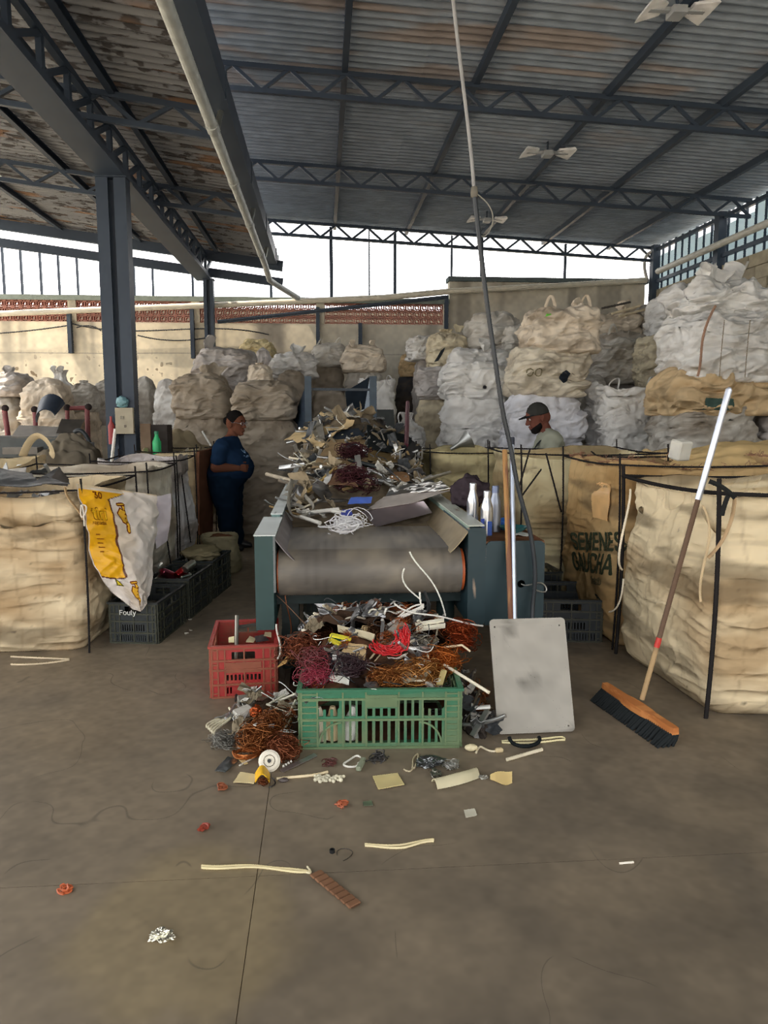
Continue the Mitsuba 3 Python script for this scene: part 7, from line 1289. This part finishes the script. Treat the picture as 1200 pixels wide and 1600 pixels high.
for i, (a, b, c, d, z0, z1) in enumerate(((416, 1100, 460, 1118, .10, .05), (420, 1100, 445, 1086, .08, .10), (428, 1098, 462, 1084, .07, .12), (440, 1140, 462, 1094, .04, .10))): solo('white_tube', tube(np.linspace(G(a, b, z0), G(c, d, z1), 4), .006, 8), 'm_plastic', C(220, 216, 198), ['long pale rod from the floor pile to the green crate', 'short pale rod crossing on the floor pile', 'pale rod pointing up beside the green crate', 'pale rod bent beside the fine copper tangle'][i], 'rod', smooth=50)
lie('white_lead', [(441, 1136), (446, 1122), (452, 1120), (450, 1130), (444, 1138), (441, 1134)], .0045, 'm_plastic', C(214, 210, 200), 'oval pale wire loop left of the green crate', z=.06)
W3 = 'on the floor beside the green crate'
def pos_l(g): x, y = g.uniform(-.46, -.16), g.uniform(3.35, 3.85); return x, y, .02 + .06 * float(g.random())
scatter(46, ['plastic_shard', 'plastic_shard', 'metal_tube', 'tin_sheet', 'white_cable', 'white_cable', 'copper_wire', 'brown_shard', 'metal_strip', 'connector'], W3, pos_l, 61, .5, 20)
solo('scrap_heap', blob((-.26, 3.62, .01), (.17, .22, .07), 7, .3, 5, 4), 'm_matte', tint(C(74, 60, 50), .5, 16), 'low dark heap of scrap on the floor left of the green crate', 'scrap heap', None, True, 'stuff')
# pile right of the green crate
def pos_r(g): x, y = g.uniform(.64, .80), g.uniform(3.35, 3.95); return x, y, .02 + .08 * float(g.random())
W4 = 'on the floor between the green crate and the board'
scatter(62, ['plastic_shard', 'plastic_strip', 'metal_strip', 'white_cable', 'black_cable', 'black_cable', 'tin_sheet', 'metal_tube', 'dark_shard', 'connector', 'metal_strip', 'copper_wire'], W4, pos_r, 62, .5, 30)
solo('scrap_heap', blob((.72, 3.65, .01), (.085, .30, .09), 9, .3, 5, 4), 'm_matte', tint(C(66, 58, 54), .5, 16), 'low dark heap of scrap between the green crate and the grey board', 'scrap heap', None, True, 'stuff')
solo('soap_shape', blob(G(736, 1168, .018), (.030, .018, .016), 2, .08, 2, 3), 'm_plastic', C(226, 214, 176), 'cream oval plastic lid at the right corner of the green crate', 'lid', smooth=True)
lie('white_lead', [(744, 1176), (754, 1168), (762, 1172), (770, 1174), (776, 1172)], .005, 'm_plastic', C(216, 206, 180), 'white bent cable with a plug right of the cream lid'); solo('plug', place(cham(.035, .02, .018, .004), rz(10), G(780, 1172, .010)), 'm_plastic', C(214, 196, 156), 'cream plug at the end of the bent cable', 'plug')
def stick3(p0, p1, w, h, mat, col, lab, cat_='profile'): return solo('metal_profile', fine(bar(p0, p1, w, h), .05), mat, tint(col, .2, 20), lab, cat_)
stick3(G(738, 1150, .02), G(762, 1110, .12), .028, .012, 'm_metal', C(190, 192, 190), 'grey metal profile leaning in the right floor pile'); stick3(G(742, 1106, .12), G(766, 1104, .13), .02, .012, 'm_plastic', C(226, 226, 222), 'white plastic bar crossing in the right floor pile'); stick3(G(725, 1140, .02), G(752, 1072, .20), .008, .008, 'm_metal', C(150, 136, 120), 'thin grey rod leaning beside the green crate')
slabs = sheet('crumpled_paper', [(735, 1120, 3.5), (748, 1124, 3.5), (750, 1112, 3.52), (738, 1110, 3.52)], 'm_matte', C(214, 208, 190), 'crumpled cream paper in the right floor pile', 'paper', .02, .004, 7, 14)
fn(745, 1100, .10, .045, 50, .0018, C(130, 84, 52), 'brown wire ring in the right floor pile', 58)

on_cloth(kW, extr(so.unary_union([sg.Point(0, .03).buffer(.024), sg.box(-.05, -.022, .05, -.014), sg.box(-.035, -.034, .035, -.027)]).difference(sg.Point(.004, .036).buffer(.017)), .001), OW + RW @ np.array([.15, -.055, 1.06]), RW @ np.array([0, 1.0, 0]), (0, 0, 1), RW @ np.array([1.0, 0, 0]), 'shirt_print', C(150, 180, 214), label='pale blue print on the chest', lift=.006, src='__shirt')
